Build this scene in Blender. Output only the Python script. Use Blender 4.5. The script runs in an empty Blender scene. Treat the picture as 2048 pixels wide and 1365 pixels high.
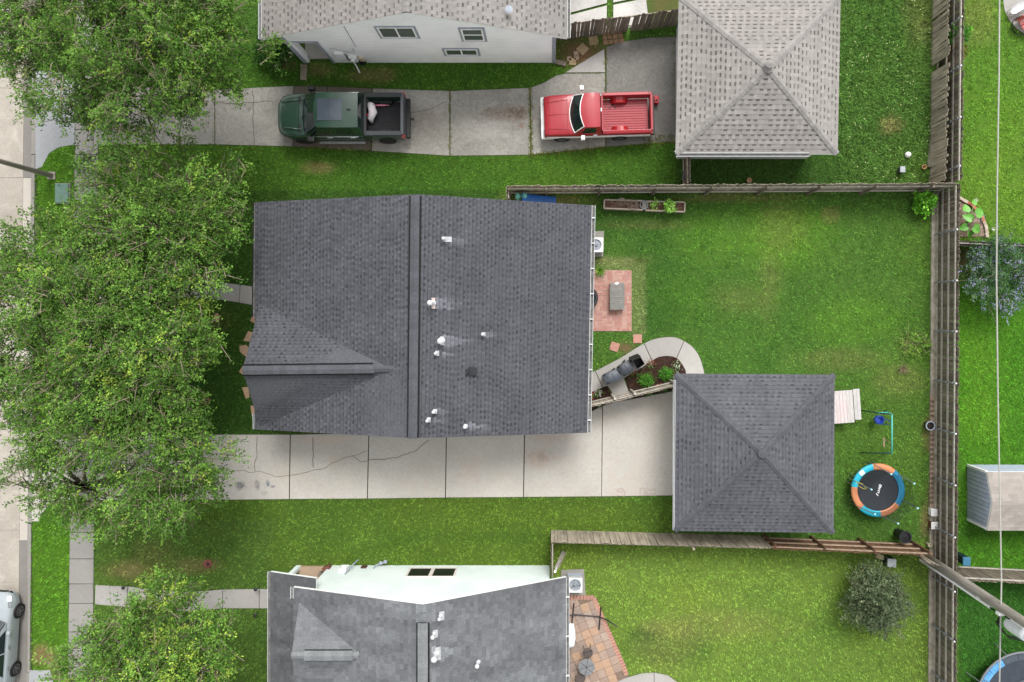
import bpy, math, random
import numpy as np
from mathutils import Vector, Matrix

R = math.radians
random.seed(7)
NPR = np.random.default_rng(11)
scene = bpy.context.scene
COL = scene.collection

# ------------------------------------------------------------------ camera, sky, sun, exposure
CAM_H = 32.0            # drone height in metres
PPM = 44.0              # photo pixels per metre on the ground
NX, NY = 1100.0, 640.0  # point straight below the drone in the photo
FOC = CAM_H * PPM
cam_data = bpy.data.cameras.new('camera')
cam = bpy.data.objects.new('camera', cam_data)
COL.objects.link(cam)
cam.location = (0, 0, CAM_H)
cam_data.sensor_width = 36.0
cam_data.lens = FOC / 2048.0 * 36.0
cam_data.shift_x = (1024 - NX) / 2048.0
cam_data.shift_y = (NY - 682.5) / 2048.0
cam_data.clip_end = 2000
scene.camera = cam

SUN_EL, SUN_AZ = 54.0, 14.0     # azimuth measured from +Y (top of the picture) towards +X
world = bpy.data.worlds.new('World')
scene.world = world
world.use_nodes = True
nt = world.node_tree
sky = nt.nodes.new('ShaderNodeTexSky')
sky.sky_type = 'NISHITA'
sky.sun_disc = False
sky.sun_elevation = R(SUN_EL)
sky.sun_rotation = R(SUN_AZ)
sky.dust_density = 2.0
sky.air_density = 1.0
sky.ozone_density = 1.0
overcast = nt.nodes.new('ShaderNodeHueSaturation')      # thin white cloud over the whole sky
overcast.inputs['Saturation'].default_value = 0.1
nt.links.new(sky.outputs[0], overcast.inputs['Color'])
nt.links.new(overcast.outputs[0], nt.nodes['Background'].inputs[0])
nt.nodes['Background'].inputs[1].default_value = 0.15
sun_data = bpy.data.lights.new('sun', 'SUN')
sun_data.energy = 1.45
sun_data.angle = R(24)
sun_data.color = (1.0, 0.975, 0.94)
sun = bpy.data.objects.new('sun', sun_data)
COL.objects.link(sun)
sd = Vector((math.sin(R(SUN_AZ)) * math.cos(R(SUN_EL)), math.cos(R(SUN_AZ)) * math.cos(R(SUN_EL)), math.sin(R(SUN_EL))))
sun.rotation_euler = sd.to_track_quat('Z', 'Y').to_euler()
sun.location = (0, 0, 60)
vs = scene.view_settings
vs.view_transform = 'Standard'
vs.look = 'None'
vs.exposure = 1.05
vs.gamma = 1.0
vs.use_curve_mapping = False
scene.render.engine = 'CYCLES'
scene.cycles.max_bounces = 5
scene.cycles.diffuse_bounces = 3
scene.cycles.transparent_max_bounces = 6


# ------------------------------------------------------------------ helpers
ALB = 0.68   # photo brightness of a level surface to its reflectance


def S(r, g, b):
    """photo colour (0-255 sRGB) to linear"""
    def f(c):
        c /= 255.0
        return c / 12.92 if c <= 0.04045 else ((c + 0.055) / 1.055) ** 2.4
    return (f(r) * ALB, f(g) * ALB, f(b) * ALB)


def SW(r, g, b):
    """same, for upright painted walls and white plastic"""
    return tuple(min(x / ALB, .86) for x in S(r, g, b))


def at(px, py, h=0.0):
    """point at height h that the survey photo shows at pixel px, py"""
    k = (CAM_H - h) / FOC
    return Vector(((px - NX) * k, (NY - py) * k, h))


def g2(px, py):
    return ((px - NX) / PPM, (NY - py) / PPM)


class MB:
    def __init__(s):
        s.v, s.f, s.m, s.c = [], [], [], []

    def add(s, verts, faces, mi=0, col=None):
        b = len(s.v)
        s.v.extend([tuple(p) for p in verts])
        for f in faces:
            s.f.append(tuple(i + b for i in f))
            s.m.append(mi)
            s.c.append(col)

    def bx(s, x0, x1, y0, y1, z0, z1, mi=0, M=None, col=None):
        v = [Vector(p) for p in ((x0, y0, z0), (x1, y0, z0), (x1, y1, z0), (x0, y1, z0),
                                 (x0, y0, z1), (x1, y0, z1), (x1, y1, z1), (x0, y1, z1))]
        if M is not None:
            v = [M @ p for p in v]
        s.add(v, [(0, 3, 2, 1), (4, 5, 6, 7), (0, 1, 5, 4), (1, 2, 6, 5), (2, 3, 7, 6), (3, 0, 4, 7)], mi, col)

    def bar(s, a, b, w, t, mi=0, up=(0, 0, 1)):
        """box beam from a to b, w wide, t tall"""
        a, b = Vector(a), Vector(b)
        d = (b - a).normalized()
        u = Vector(up)
        if abs(d.dot(u)) > 0.98:
            u = Vector((0, 1, 0))
        y = u.cross(d).normalized()
        z = d.cross(y)
        v = []
        for p in (a, b):
            for (i, j) in ((-1, -1), (1, -1), (1, 1), (-1, 1)):
                v.append(p + y * (i * w / 2) + z * (j * t / 2))
        s.add(v, [(3, 2, 1, 0), (4, 5, 6, 7), (0, 1, 5, 4), (1, 2, 6, 5), (2, 3, 7, 6), (3, 0, 4, 7)], mi)

    def prism(s, poly, z0, z1, mi=0, col=None):
        n = len(poly)
        area = sum(poly[i][0] * poly[(i + 1) % n][1] - poly[(i + 1) % n][0] * poly[i][1] for i in range(n))
        if area < 0:
            poly = poly[::-1]
        v = [(p[0], p[1], z0) for p in poly] + [(p[0], p[1], z1) for p in poly]
        f = [tuple(range(n - 1, -1, -1)), tuple(range(n, 2 * n))]
        f += [(i, (i + 1) % n, n + (i + 1) % n, n + i) for i in range(n)]
        s.add(v, f, mi, col)

    def tube(s, pts, r, n=8, mi=0, caps=True):
        pts = [Vector(p) for p in pts]
        rs = r if isinstance(r, (list, tuple)) else [r] * len(pts)
        v, f = [], []
        for i, p in enumerate(pts):
            d = (pts[min(i + 1, len(pts) - 1)] - pts[max(i - 1, 0)])
            d.normalize()
            u = Vector((0, 0, 1)) if abs(d.z) < 0.9 else Vector((1, 0, 0))
            x = d.cross(u).normalized()
            y = d.cross(x)
            for k in range(n):
                a = 2 * math.pi * k / n
                v.append(p + x * (math.cos(a) * rs[i]) + y * (math.sin(a) * rs[i]))
        for i in range(len(pts) - 1):
            for k in range(n):
                f.append((i * n + k, i * n + (k + 1) % n, (i + 1) * n + (k + 1) % n, (i + 1) * n + k))
        if caps:
            f.append(tuple(range(n - 1, -1, -1)))
            f.append(tuple(range((len(pts) - 1) * n, len(pts) * n)))
        s.add(v, f, mi)

    def lathe(s, prof, n=20, c=(0, 0, 0), mi=0, M=None):
        v, f = [], []
        for (r, z) in prof:
            for k in range(n):
                a = 2 * math.pi * k / n
                p = Vector((math.cos(a) * r, math.sin(a) * r, z))
                if M is not None:
                    p = M @ p
                v.append(p + Vector(c))
        m = len(prof)
        for i in range(m - 1):
            for k in range(n):
                f.append((i * n + k, i * n + (k + 1) % n, (i + 1) * n + (k + 1) % n, (i + 1) * n + k))
        f.append(tuple(range(n - 1, -1, -1)))
        f.append(tuple(range((m - 1) * n, m * n)))
        s.add(v, f, mi)

    def grid(s, rows, mi=0, close=False, flip=False):
        """rows: equal-length lists of points"""
        m, n = len(rows), len(rows[0])
        v = [p for r_ in rows for p in r_]
        f = []
        for i in range(m - 1):
            for k in range(n if close else n - 1):
                q = (i * n + k, i * n + (k + 1) % n, (i + 1) * n + (k + 1) % n, (i + 1) * n + k)
                f.append(q[::-1] if flip else q)
        s.add(v, f, mi)

    def ring(s, cx, cy, r0, r1, z0, z1, a0=0, a1=360, n=32, mi=0):
        full = abs(a1 - a0) >= 359.9
        k = n + (0 if full else 1)
        A = [R(a0 + (a1 - a0) * i / n) for i in range(k)]
        rows = []
        for (r, z) in ((r0, z1), (r1, z1), (r1, z0), (r0, z0), (r0, z1)):
            rows.append([(cx + r * math.cos(a), cy + r * math.sin(a), z) for a in A])
        s.grid(rows, mi, close=full, flip=True)

    def mesh(s, name, mats, smooth=False):
        me = bpy.data.meshes.new(name)
        me.from_pydata(s.v, [], s.f)
        mats = mats if isinstance(mats, (list, tuple)) else [mats]
        for m_ in mats:
            me.materials.append(m_)
        if len(mats) > 1:
            me.polygons.foreach_set('material_index', s.m)
        if any(c is not None for c in s.c):
            ca = me.color_attributes.new('Col', 'FLOAT_COLOR', 'CORNER')
            arr = []
            for f, c in zip(s.f, s.c):
                c = c or (1, 1, 1)
                arr.extend([c[0], c[1], c[2], 1.0] * len(f))
            ca.data.foreach_set('color', arr)
        if smooth:
            me.polygons.foreach_set('use_smooth', [True] * len(me.polygons))
        me.update()
        return me

    def build(s, name, mats, parent=None, smooth=False, world=True, bevel=0, kind=None):
        if parent is not None and world:
            L = parent_world(parent)
            s.v = [(p[0] - L.x, p[1] - L.y, p[2] - L.z) for p in s.v]
        o = bpy.data.objects.new(name, s.mesh(name, mats, smooth))
        COL.objects.link(o)
        o.parent = parent
        if bevel:
            b = o.modifiers.new('soft_edge', 'BEVEL')
            b.width = bevel
            b.segments = 2
            b.limit_method = 'ANGLE'
        if kind:
            o['kind'] = kind
        return o


def parent_world(o):
    L = Vector((0, 0, 0))
    while o is not None:
        L = L + o.location
        o = o.parent
    return L


def tag(o, label, cat, group=None, kind=None):
    o['label'] = label
    if cat:
        o['category'] = cat
    if group:
        o['group'] = group
    if kind:
        o['kind'] = kind
    return o


def thing(name, label, cat, loc=(0, 0, 0), rz=0, group=None):
    o = bpy.data.objects.new(name, None)
    o.empty_display_size = 0.2
    COL.objects.link(o)
    o.location = loc
    o.rotation_euler = (0, 0, rz)
    return tag(o, label, cat, group)


def struct(name, label=None):
    o = bpy.data.objects.new(name, None)
    COL.objects.link(o)
    o['kind'] = 'structure'
    if label:
        o['label'] = label
    return o


def place(name, mesh, loc, rot=(0, 0, 0), parent=None, scale=None):
    """an object that shares mesh data; loc in world, parent unrotated"""
    o = bpy.data.objects.new(name, mesh)
    COL.objects.link(o)
    L = parent_world(parent) if parent is not None else Vector((0, 0, 0))
    o.parent = parent
    o.location = Vector(loc) - L
    o.rotation_euler = rot
    if scale is not None:
        o.scale = scale
    return o


# ------------------------------------------------------------------ materials
def new_mat(name):
    m = bpy.data.materials.new(name)
    m.use_nodes = True
    n = m.node_tree.nodes
    return m, n, m.node_tree.links, n['Principled BSDF']


def mathn(n, l, op, a, b=None, clamp=False):
    k = n.new('ShaderNodeMath')
    k.operation = op
    k.use_clamp = clamp
    for i, x in enumerate((a, b)):
        if x is None:
            continue
        if isinstance(x, (int, float)):
            k.inputs[i].default_value = x
        else:
            l.new(x, k.inputs[i])
    return k.outputs[0]


def mixc(n, l, fac, a, b, mode='MIX'):
    k = n.new('ShaderNodeMix')
    k.data_type = 'RGBA'
    k.blend_type = mode
    for i, x in ((0, fac), (6, a), (7, b)):
        if isinstance(x, (int, float)):
            k.inputs[i].default_value = x
        elif isinstance(x, (tuple, list)):
            k.inputs[i].default_value = (x[0], x[1], x[2], 1)
        else:
            l.new(x, k.inputs[i])
    return k.outputs[2]


def noise(n, l, vec, scale, detail=4, rough=0.55, dist=0.0):
    k = n.new('ShaderNodeTexNoise')
    k.inputs['Scale'].default_value = scale
    k.inputs['Detail'].default_value = detail
    k.inputs['Roughness'].default_value = rough
    k.inputs['Distortion'].default_value = dist
    l.new(vec, k.inputs['Vector'])
    return k.outputs[0]


def ramp(n, l, fac, lo, hi):
    k = n.new('ShaderNodeMapRange')
    k.inputs[1].default_value = lo
    k.inputs[2].default_value = hi
    l.new(fac, k.inputs[0])
    return k.outputs[0]


def position(n):
    return n.new('ShaderNodeNewGeometry').outputs['Position']


def pm(name, c1, c2=None, sc=6.0, rough=0.75, metal=0.0, bump=0.0, bsc=None, dirt=None, dsc=0.8, coat=0.0, spec=0.4, rnd=0.0, stretch=None, local=False, lap=0):
    """general surface: two-tone noise, optional dirt at a larger scale, per-object variation, bump"""
    m, n, l, p = new_mat(name)
    pos = position(n)
    if local:
        pos = n.new('ShaderNodeTexCoord').outputs['Object']
    if stretch:
        mp = n.new('ShaderNodeMapping')
        mp.inputs['Scale'].default_value = stretch
        l.new(pos, mp.inputs[0])
        pos = mp.outputs[0]
    c2 = c2 or tuple(x * 0.8 for x in c1)
    f = ramp(n, l, noise(n, l, pos, sc, 5, 0.6), 0.3, 0.7)
    col = mixc(n, l, f, c1, c2)
    if dirt:
        f2 = ramp(n, l, noise(n, l, pos, dsc, 6, 0.65), 0.48, 0.72)
        col = mixc(n, l, mathn(n, l, 'MULTIPLY', f2, 0.75), col, dirt)
    if rnd:
        oi = n.new('ShaderNodeObjectInfo').outputs['Random']
        val = mathn(n, l, 'ADD', mathn(n, l, 'MULTIPLY', oi, 2 * rnd), 1 - rnd)
        hs = n.new('ShaderNodeHueSaturation')
        l.new(val, hs.inputs['Value'])
        l.new(col, hs.inputs['Color'])
        col = hs.outputs[0]
    l.new(col, p.inputs['Base Color'])
    p.inputs['Roughness'].default_value = rough
    p.inputs['Metallic'].default_value = metal
    p.inputs['Specular IOR Level'].default_value = spec
    if coat:
        p.inputs['Coat Weight'].default_value = coat
        p.inputs['Coat Roughness'].default_value = 0.06
    if lap:
        sp = n.new('ShaderNodeSeparateXYZ')
        l.new(pos, sp.inputs[0])
        fr = mathn(n, l, 'FRACT', mathn(n, l, 'MULTIPLY', sp.outputs[2], 1 / lap))
        b = n.new('ShaderNodeBump')
        b.inputs['Strength'].default_value = 1.0
        b.inputs['Distance'].default_value = 0.03
        b.invert = True
        l.new(fr, b.inputs['Height'])
        l.new(b.outputs[0], p.inputs['Normal'])
    if bump:
        b = n.new('ShaderNodeBump')
        b.inputs['Strength'].default_value = 0.6
        b.inputs['Distance'].default_value = bump
        l.new(noise(n, l, pos, bsc or sc * 4, 5, 0.6), b.inputs['Height'])
        l.new(b.outputs[0], p.inputs['Normal'])
    return m


def concrete(name, c1, c2, speck, stains=(), rough=0.88, rnd=0.03, blot=None, mott=0.3):
    """stains: (px, py, rx_m, ry_m, colour, strength)"""
    m, n, l, p = new_mat(name)
    pos = position(n)
    f1 = ramp(n, l, noise(n, l, pos, 0.55, 6, 0.62, 0.4), 0.32, 0.68)
    col = mixc(n, l, f1, c1, c2)
    f2 = ramp(n, l, noise(n, l, pos, 26, 4, 0.7), 0.3, 0.75)
    col = mixc(n, l, mathn(n, l, 'MULTIPLY', f2, 0.45), col, speck)
    f3 = ramp(n, l, noise(n, l, pos, 3.2, 6, 0.7), 0.56, 0.74)
    col = mixc(n, l, mathn(n, l, 'MULTIPLY', f3, 0.35), col, speck)
    f5 = ramp(n, l, noise(n, l, pos, 8.5, 3, 0.75), 0.36, 0.72)
    col = mixc(n, l, mathn(n, l, 'MULTIPLY', f5, mott), col, speck)
    fine = ramp(n, l, noise(n, l, pos, 9.0, 4, 0.8), 0.3, 0.62)
    if blot:
        f4 = ramp(n, l, noise(n, l, pos, 0.9, 8, 0.75, 0.8), 0.5, 0.68)
        col = mixc(n, l, mathn(n, l, 'MULTIPLY', f4, 0.6), col, blot)
    warp = noise(n, l, pos, 2.6, 4, 0.6)
    for (px, py, rx, ry, sc_, st) in stains:
        w = g2(px, py)
        mp = n.new('ShaderNodeMapping')
        mp.vector_type = 'POINT'
        mp.inputs['Location'].default_value = (-w[0] / rx, -w[1] / ry, 0)
        mp.inputs['Scale'].default_value = (1 / rx, 1 / ry, 0)
        l.new(pos, mp.inputs[0])
        vl = n.new('ShaderNodeVectorMath')
        vl.operation = 'LENGTH'
        l.new(mp.outputs[0], vl.inputs[0])
        d = mathn(n, l, 'ADD', vl.outputs['Value'], mathn(n, l, 'MULTIPLY', mathn(n, l, 'SUBTRACT', warp, 0.5), 1.8))
        k = n.new('ShaderNodeMapRange')
        k.interpolation_type = 'SMOOTHSTEP'
        k.inputs[1].default_value = 1.15
        k.inputs[2].default_value = 0.35
        l.new(d, k.inputs[0])
        col = mixc(n, l, mathn(n, l, 'MULTIPLY', mathn(n, l, 'MULTIPLY', k.outputs[0], fine), st), col, sc_)
    if rnd:
        oi = n.new('ShaderNodeObjectInfo').outputs['Random']
        hs = n.new('ShaderNodeHueSaturation')
        l.new(mathn(n, l, 'ADD', mathn(n, l, 'MULTIPLY', oi, 2 * rnd), 1 - rnd), hs.inputs['Value'])
        l.new(col, hs.inputs['Color'])
        col = hs.outputs[0]
    l.new(col, p.inputs['Base Color'])
    p.inputs['Roughness'].default_value = rough
    p.inputs['Specular IOR Level'].default_value = 0.25
    b = n.new('ShaderNodeBump')
    b.inputs['Strength'].default_value = 0.5
    b.inputs['Distance'].default_value = 0.006
    l.new(noise(n, l, pos, 40, 4, 0.6), b.inputs['Height'])
    l.new(b.outputs[0], p.inputs['Normal'])
    return m


def vertex_col_mat(name, rough=0.9, translucent=0.0, nsc=0, namt=0.0, lsc=0.0, lamt=0.0, spec=0.2):
    m, n, l, p = new_mat(name)
    at_ = n.new('ShaderNodeAttribute')
    at_.attribute_name = 'Col'
    col = at_.outputs['Color']
    pos = position(n)
    for (sc, am) in ((nsc, namt), (lsc, lamt)):
        if am:
            f = noise(n, l, pos, sc, 5, 0.65)
            v = mathn(n, l, 'ADD', mathn(n, l, 'MULTIPLY', ramp(n, l, f, 0.28, 0.72), 2 * am), 1 - am)
            hs = n.new('ShaderNodeHueSaturation')
            l.new(v, hs.inputs['Value'])
            l.new(col, hs.inputs['Color'])
            col = hs.outputs[0]
    l.new(col, p.inputs['Base Color'])
    p.inputs['Roughness'].default_value = rough
    p.inputs['Specular IOR Level'].default_value = spec
    if translucent:
        tr = n.new('ShaderNodeBsdfTranslucent')
        l.new(col, tr.inputs[0])
        mx = n.new('ShaderNodeMixShader')
        mx.inputs[0].default_value = translucent
        l.new(p.outputs[0], mx.inputs[1])
        l.new(tr.outputs[0], mx.inputs[2])
        l.new(mx.outputs[0], n['Material Output'].inputs[0])
    return m


def glass_mat(name, col, rough=0.08):
    m, n, l, p = new_mat(name)
    p.inputs['Base Color'].default_value = (*col, 1)
    p.inputs['Roughness'].default_value = rough
    p.inputs['Specular IOR Level'].default_value = 0.6
    return m


def net_mat(name, col, density):
    """fine mesh seen as a partly see-through sheet"""
    m, n, l, p = new_mat(name)
    p.inputs['Base Color'].default_value = (*col, 1)
    p.inputs['Roughness'].default_value = 0.9
    t = n.new('ShaderNodeBsdfTransparent')
    mx = n.new('ShaderNodeMixShader')
    mx.inputs[0].default_value = density
    l.new(t.outputs[0], mx.inputs[1])
    l.new(p.outputs[0], mx.inputs[2])
    l.new(mx.outputs[0], n['Material Output'].inputs[0])
    return m


MT = {}
MT['grass'] = vertex_col_mat('grass', 0.85, 0.25, spec=0.15)
MT['soil'] = vertex_col_mat('lawn_soil', 0.95, 0, 30, 0.18, 5, 0.12, spec=0.1)
MT['leaf'] = vertex_col_mat('leaf', 0.6, 0.2, spec=0.12)
MT['bark'] = pm('bark', S(120, 108, 92), S(84, 74, 62), 9, 0.9, bump=0.01, stretch=(1, 1, 0.3))
MT['twig'] = pm('twig', S(150, 140, 118), S(110, 98, 80), 9, 0.9)
MT['sh_dark'] = vertex_col_mat('charcoal_shingle', 0.92, 0, 20, 0.16, 0.5, 0.17)
MT['sh_grey'] = vertex_col_mat('grey_shingle', 0.92, 0, 16, 0.2, 0.5, 0.16)
MT['sh_tan'] = vertex_col_mat('tan_shingle', 0.92, 0, 22, 0.12, 0.45, 0.09)
MT['cap_dark'] = pm('charcoal_cap', S(96, 98, 103), S(76, 78, 83), 14, 0.92, rnd=0.12)
MT['cap_grey'] = pm('grey_cap', S(142, 145, 146), S(122, 125, 126), 14, 0.92, rnd=0.1)
MT['cap_tan'] = pm('tan_cap', S(164, 160, 156), S(140, 136, 132), 14, 0.92, rnd=0.13)
MT['slot'] = pm('vent_slot', S(26, 26, 28), S(18, 18, 20), 5, 0.9)
MT['white'] = pm('white_paint', SW(236, 237, 236), SW(222, 224, 223), 2.0, 0.55, dirt=SW(190, 190, 184), dsc=1.4)
MT['whitewall'] = pm('white_siding', SW(238, 238, 238), SW(228, 229, 230), 0.9, 0.6, dirt=SW(212, 212, 210), dsc=0.5, lap=.3)
MT['mint'] = pm('mint_siding', SW(212, 219, 217), SW(202, 211, 208), 0.8, 0.6, dirt=SW(188, 203, 198), dsc=0.6, lap=.3)
MT['greytrim'] = pm('grey_trim', SW(150, 156, 166), SW(132, 138, 148), 4, 0.6)
MT['beige'] = pm('beige_siding', SW(206, 190, 170), SW(188, 172, 152), 3, 0.7)
MT['wood_grey'] = pm('weathered_wood', SW(172, 160, 142), SW(122, 113, 100), 7, 0.9, bump=0.004, rnd=0.18, dirt=SW(84, 80, 70), dsc=1.3, stretch=(1.0, 1.0, 0.2))
MT['wood_dark'] = pm('dark_weathered_wood', SW(126, 115, 100), SW(84, 76, 66), 8, 0.92, bump=0.004, rnd=0.28, dirt=SW(72, 69, 60), dsc=1.5, stretch=(1.0, 1.0, 0.2))
MT['wood_brown'] = pm('brown_stained_wood', S(128, 92, 66), S(92, 64, 46), 7, 0.85, bump=0.003, rnd=0.2)
MT['wood_tan'] = pm('tan_rail_wood', S(186, 164, 140), S(150, 128, 106), 8, 0.85, bump=0.003, rnd=0.12)
MT['wood_light'] = pm('light_rail_wood', SW(176, 170, 160), SW(138, 132, 122), 9, 0.88, bump=0.003, rnd=0.1)
MT['rotboard'] = pm('kick_board', SW(176, 168, 154), SW(140, 132, 116), 4, 0.9, bump=0.004, dirt=SW(112, 108, 92), dsc=1.0)
MT['steel'] = pm('galvanised_steel', S(160, 164, 168), S(132, 136, 140), 12, 0.45, metal=0.15)
MT['pipe'] = pm('pipe_white', S(232, 233, 234), S(214, 216, 217), 8, .5)
MT['flash'] = pm('lead_flashing', S(206, 208, 209), S(176, 178, 180), 9, .5, dirt=S(140, 142, 144), dsc=6)
MT['putty'] = pm('putty_trim', SW(214, 206, 200), SW(204, 196, 190), 4, .6)
MT['black'] = pm('black_plastic', S(30, 31, 33), S(22, 23, 25), 6, 0.45)
MT['rubber'] = pm('tyre_rubber', S(34, 34, 35), S(24, 24, 25), 12, 0.8)
MT['gutter_dark'] = pm('dark_gutter', S(40, 42, 46), S(30, 32, 36), 4, 0.5)
MT['glass'] = glass_mat('car_glass', S(34, 46, 46), 0.04)
MT['gutter_floor'] = pm('gutter_floor', S(150, 150, 148), S(96, 94, 88), 9, .8, dirt=S(70, 66, 58), dsc=2.5)
MT['winglass'] = glass_mat('window_glass', S(92, 104, 94), 0.08)
MT['screen'] = glass_mat('insect_screen', S(22, 26, 27), 0.5)
MT['mulch'] = pm('mulch', S(66, 42, 32), S(36, 24, 20), 22, 0.95, bump=0.03, bsc=18, dirt=S(92, 62, 46), dsc=6)
MT['terracotta'] = pm('terracotta_paver', S(204, 154, 136), S(188, 138, 120), 8, 0.85, bump=0.002, rnd=0.05)
MT['metal_pole'] = pm('pole_metal', SW(158, 148, 140), SW(138, 130, 124), 6, 0.5)


# ------------------------------------------------------------------ lawn colour (species, wear and mowing, with garage shade put into one strip)
def vnoise(x, y, seed=0):
    xi, yi = np.floor(x).astype(np.int64), np.floor(y).astype(np.int64)
    xf, yf = x - xi, y - yi

    def h(a, b):
        n_ = (a * 374761393 + b * 668265263 + seed * 974634) & 0xffffffff
        n_ = ((n_ ^ (n_ >> 13)) * 1274126177) & 0xffffffff
        return ((n_ ^ (n_ >> 16)) & 0xffff) / 65535.0
    u, v = xf * xf * (3 - 2 * xf), yf * yf * (3 - 2 * yf)
    return (h(xi, yi) * (1 - u) + h(xi + 1, yi) * u) * (1 - v) + (h(xi, yi + 1) * (1 - u) + h(xi + 1, yi + 1) * u) * v


def fbm(x, y, sc, seed=0, oct_=4):
    t, a, s = 0, 0.5, 0
    for i in range(oct_):
        t = t + a * vnoise(x * sc, y * sc, seed + i * 17)
        s += a
        a *= 0.55
        sc *= 2.1
    return t / s


def sstep(x, a, b):
    t = np.clip((x - a) / (b - a), 0, 1)
    return t * t * (3 - 2 * t)


def lawn_color(x, y):
    px, py = NX + x * PPM, NY - y * PPM
    n1, n2, n3 = fbm(x, y, 0.16, 1), fbm(x, y, 0.7, 5), fbm(x, y, 2.6, 9)

    def c(r, g, b):
        return np.array(S(r, g, b))[None, :]
    out = np.repeat(c(84, 132, 46), len(x), 0)

    def lay(mask, col):
        nonlocal out
        m = np.clip(mask, 0, 1)[:, None]
        out = out * (1 - m) + col * m

    def box(x0, x1, y0, y1, soft=4):
        return sstep(px, x0 - soft, x0 + soft) * (1 - sstep(px, x1 - soft, x1 + soft)) * sstep(py, y0 - soft, y0 + soft) * (1 - sstep(py, y1 - soft, y1 + soft))

    def spot(cx, cy, rx, ry, k=1.0, w=0.7):
        d = np.hypot((px - cx) / rx, (py - cy) / ry) + (n2 - 0.5) * w + (n3 - 0.5) * w
        return (1 - sstep(d, 0.4, 1.2)) * k * (.35 + .9 * n3)
    lay(box(-900, 75, -900, 2300), c(88, 140, 36))
    lay(box(55, 146, 280, 1365), c(88, 142, 36))                        # verge
    lay(box(190, 1360, 100, 395), c(76, 124, 36))                       # strip along the upper driveway
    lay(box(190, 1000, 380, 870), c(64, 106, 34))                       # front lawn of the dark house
    lay(box(190, 1350, 995, 1140), c(90, 130, 42))                      # strip below the long driveway
    lay(box(190, 545, 1040, 1500), c(88, 128, 46))
    lay(box(1105, 1866, 1085, 1700), c(118, 158, 58))                   # pale lawn of the lower neighbour
    lay(box(1676, 1900, -400, 378), c(80, 122, 46))                     # weedy yard behind the tan garage
    lay(box(1350, 1680, 300, 378), c(68, 110, 38))  # the tan garage's shade on the grass, put into the turf colour
    lay(box(1915, 3000, -900, 482), c(98, 150, 46))
    lay(box(1915, 3000, 482, 1160), c(80, 144, 34))
    lay(box(1915, 3000, 1160, 2400), c(60, 116, 36))
    # natural patchiness
    lay(0.5 * sstep(n1, 0.5, 0.72), out * np.array([[1.32, 1.15, 1.0]]))
    lay(0.4 * sstep(1 - n1, 0.52, 0.75), out * np.array([[0.72, 0.82, 0.8]]))
    lay(0.4 * sstep(n2, 0.55, 0.8), out * np.array([[1.3, 1.2, 1.15]]))
    lay(0.4 * sstep(1 - n2, 0.55, 0.8), out * np.array([[0.68, 0.8, 0.75]]))
    lay(0.35 * sstep(n3, 0.55, 0.8), out * np.array([[1.35, 1.2, 1.2]]))
    straw, dirt_ = c(164, 150, 92), c(134, 106, 74)
    bright = c(112, 172, 44)
    # worn and dry places
    for a in ((640, 335, 40, 16, .5), (1050, 395, 60, 14, .45), (1120, 402, 90, 12, .55), (1470, 395, 160, 10, .4), (1560, 450, 60, 60, .3),
              (1660, 430, 20, 16, .55), (1480, 600, 60, 40, .15), (1540, 560, 30, 90, .2), (735, 150, 60, 20, .5), (640, 140, 40, 18, .5),
              (255, 1140, 60, 26, .5), (395, 1130, 50, 18, .4), (300, 1120, 60, 60, .2), (85, 1310, 26, 24, 1.0), (110, 1330, 20, 24, .6),
              (1440, 1250, 160, 40, .22), (1330, 1290, 70, 60, .3), (1800, 760, 60, 40, .25), (1690, 720, 120, 30, .2), (1780, 250, 26, 20, .5),
              (1840, 40, 40, 80, .2), (1960, 40, 40, 60, .25), (1858, 870, 16, 40, .6), (1850, 1040, 14, 40, .5), (1250, 695, 22, 14, .5),
              (1240, 525, 70, 12, .45), (420, 645, 60, 30, .2), (1300, 450, 90, 10, .3), (1210, 520, 24, 10, .5), (620, 875, 120, 6, .5)):
        lay(spot(*a), straw)
    for a in ((85, 1315, 20, 18, .8), (1248, 697, 16, 12, .9), (412, 1130, 14, 10, .5), (1860, 1010, 10, 60, .55), (572, 128, 30, 14, .7),
              (395, 720, 10, 12, .8), (375, 733, 12, 6, .8), (1160, 110, 60, 40, .95), (1340, 10, 50, 30, .6), (1930, 520, 26, 40, .85), (600, 1130, 30, 6, .7)):
        lay(spot(*a), dirt_)
    for a in ((1560, 470, 120, 80, .5), (1420, 480, 90, 60, .3), (1700, 640, 120, 60, .35), (1960, 830, 60, 60, .5), (1960, 720, 50, 80, .45), (1990, 230, 60, 120, .25), (1360, 600, 60, 60, .2)):
        lay(spot(*a), bright)
    # dark lush patches, trimmed collar round the red patio, mowing tracks
    for a in ((1300, 560, 70, 160, .35), (1330, 640, 60, 40, .4), (1350, 1300, 110, 40, .4), (1280, 1270, 26, 16, .5), (1660, 1260, 60, 60, .15), (1390, 740, 60, 20, .2),
              (1230, 430, 60, 60, .35), (1600, 620, 60, 100, .2), (1190, 1000, 160, 20, .25), (1945, 1060, 40, 20, .4), (950, 1075, 200, 14, .25)):
        lay(spot(*a), c(52, 100, 34))
    collar = np.maximum(box(1180, 1268, 516, 545, 3), box(1260, 1291, 530, 672, 4)) * (0.65 + 0.5 * (n3 - 0.5))
    lay(collar, c(134, 160, 84))
    tr = 0.16 * (np.sin((px + py * 0.05) / 21.0) > 0) * box(1915, 3000, 482, 1160)
    lay(tr, out * 0.75)
    out = out * np.array([[1.28, 1.08, 1.5]])
    return np.clip(out, 0.003, 1)


NOGRASS = []      # ground polygons (photo pixels) without turf


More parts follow.
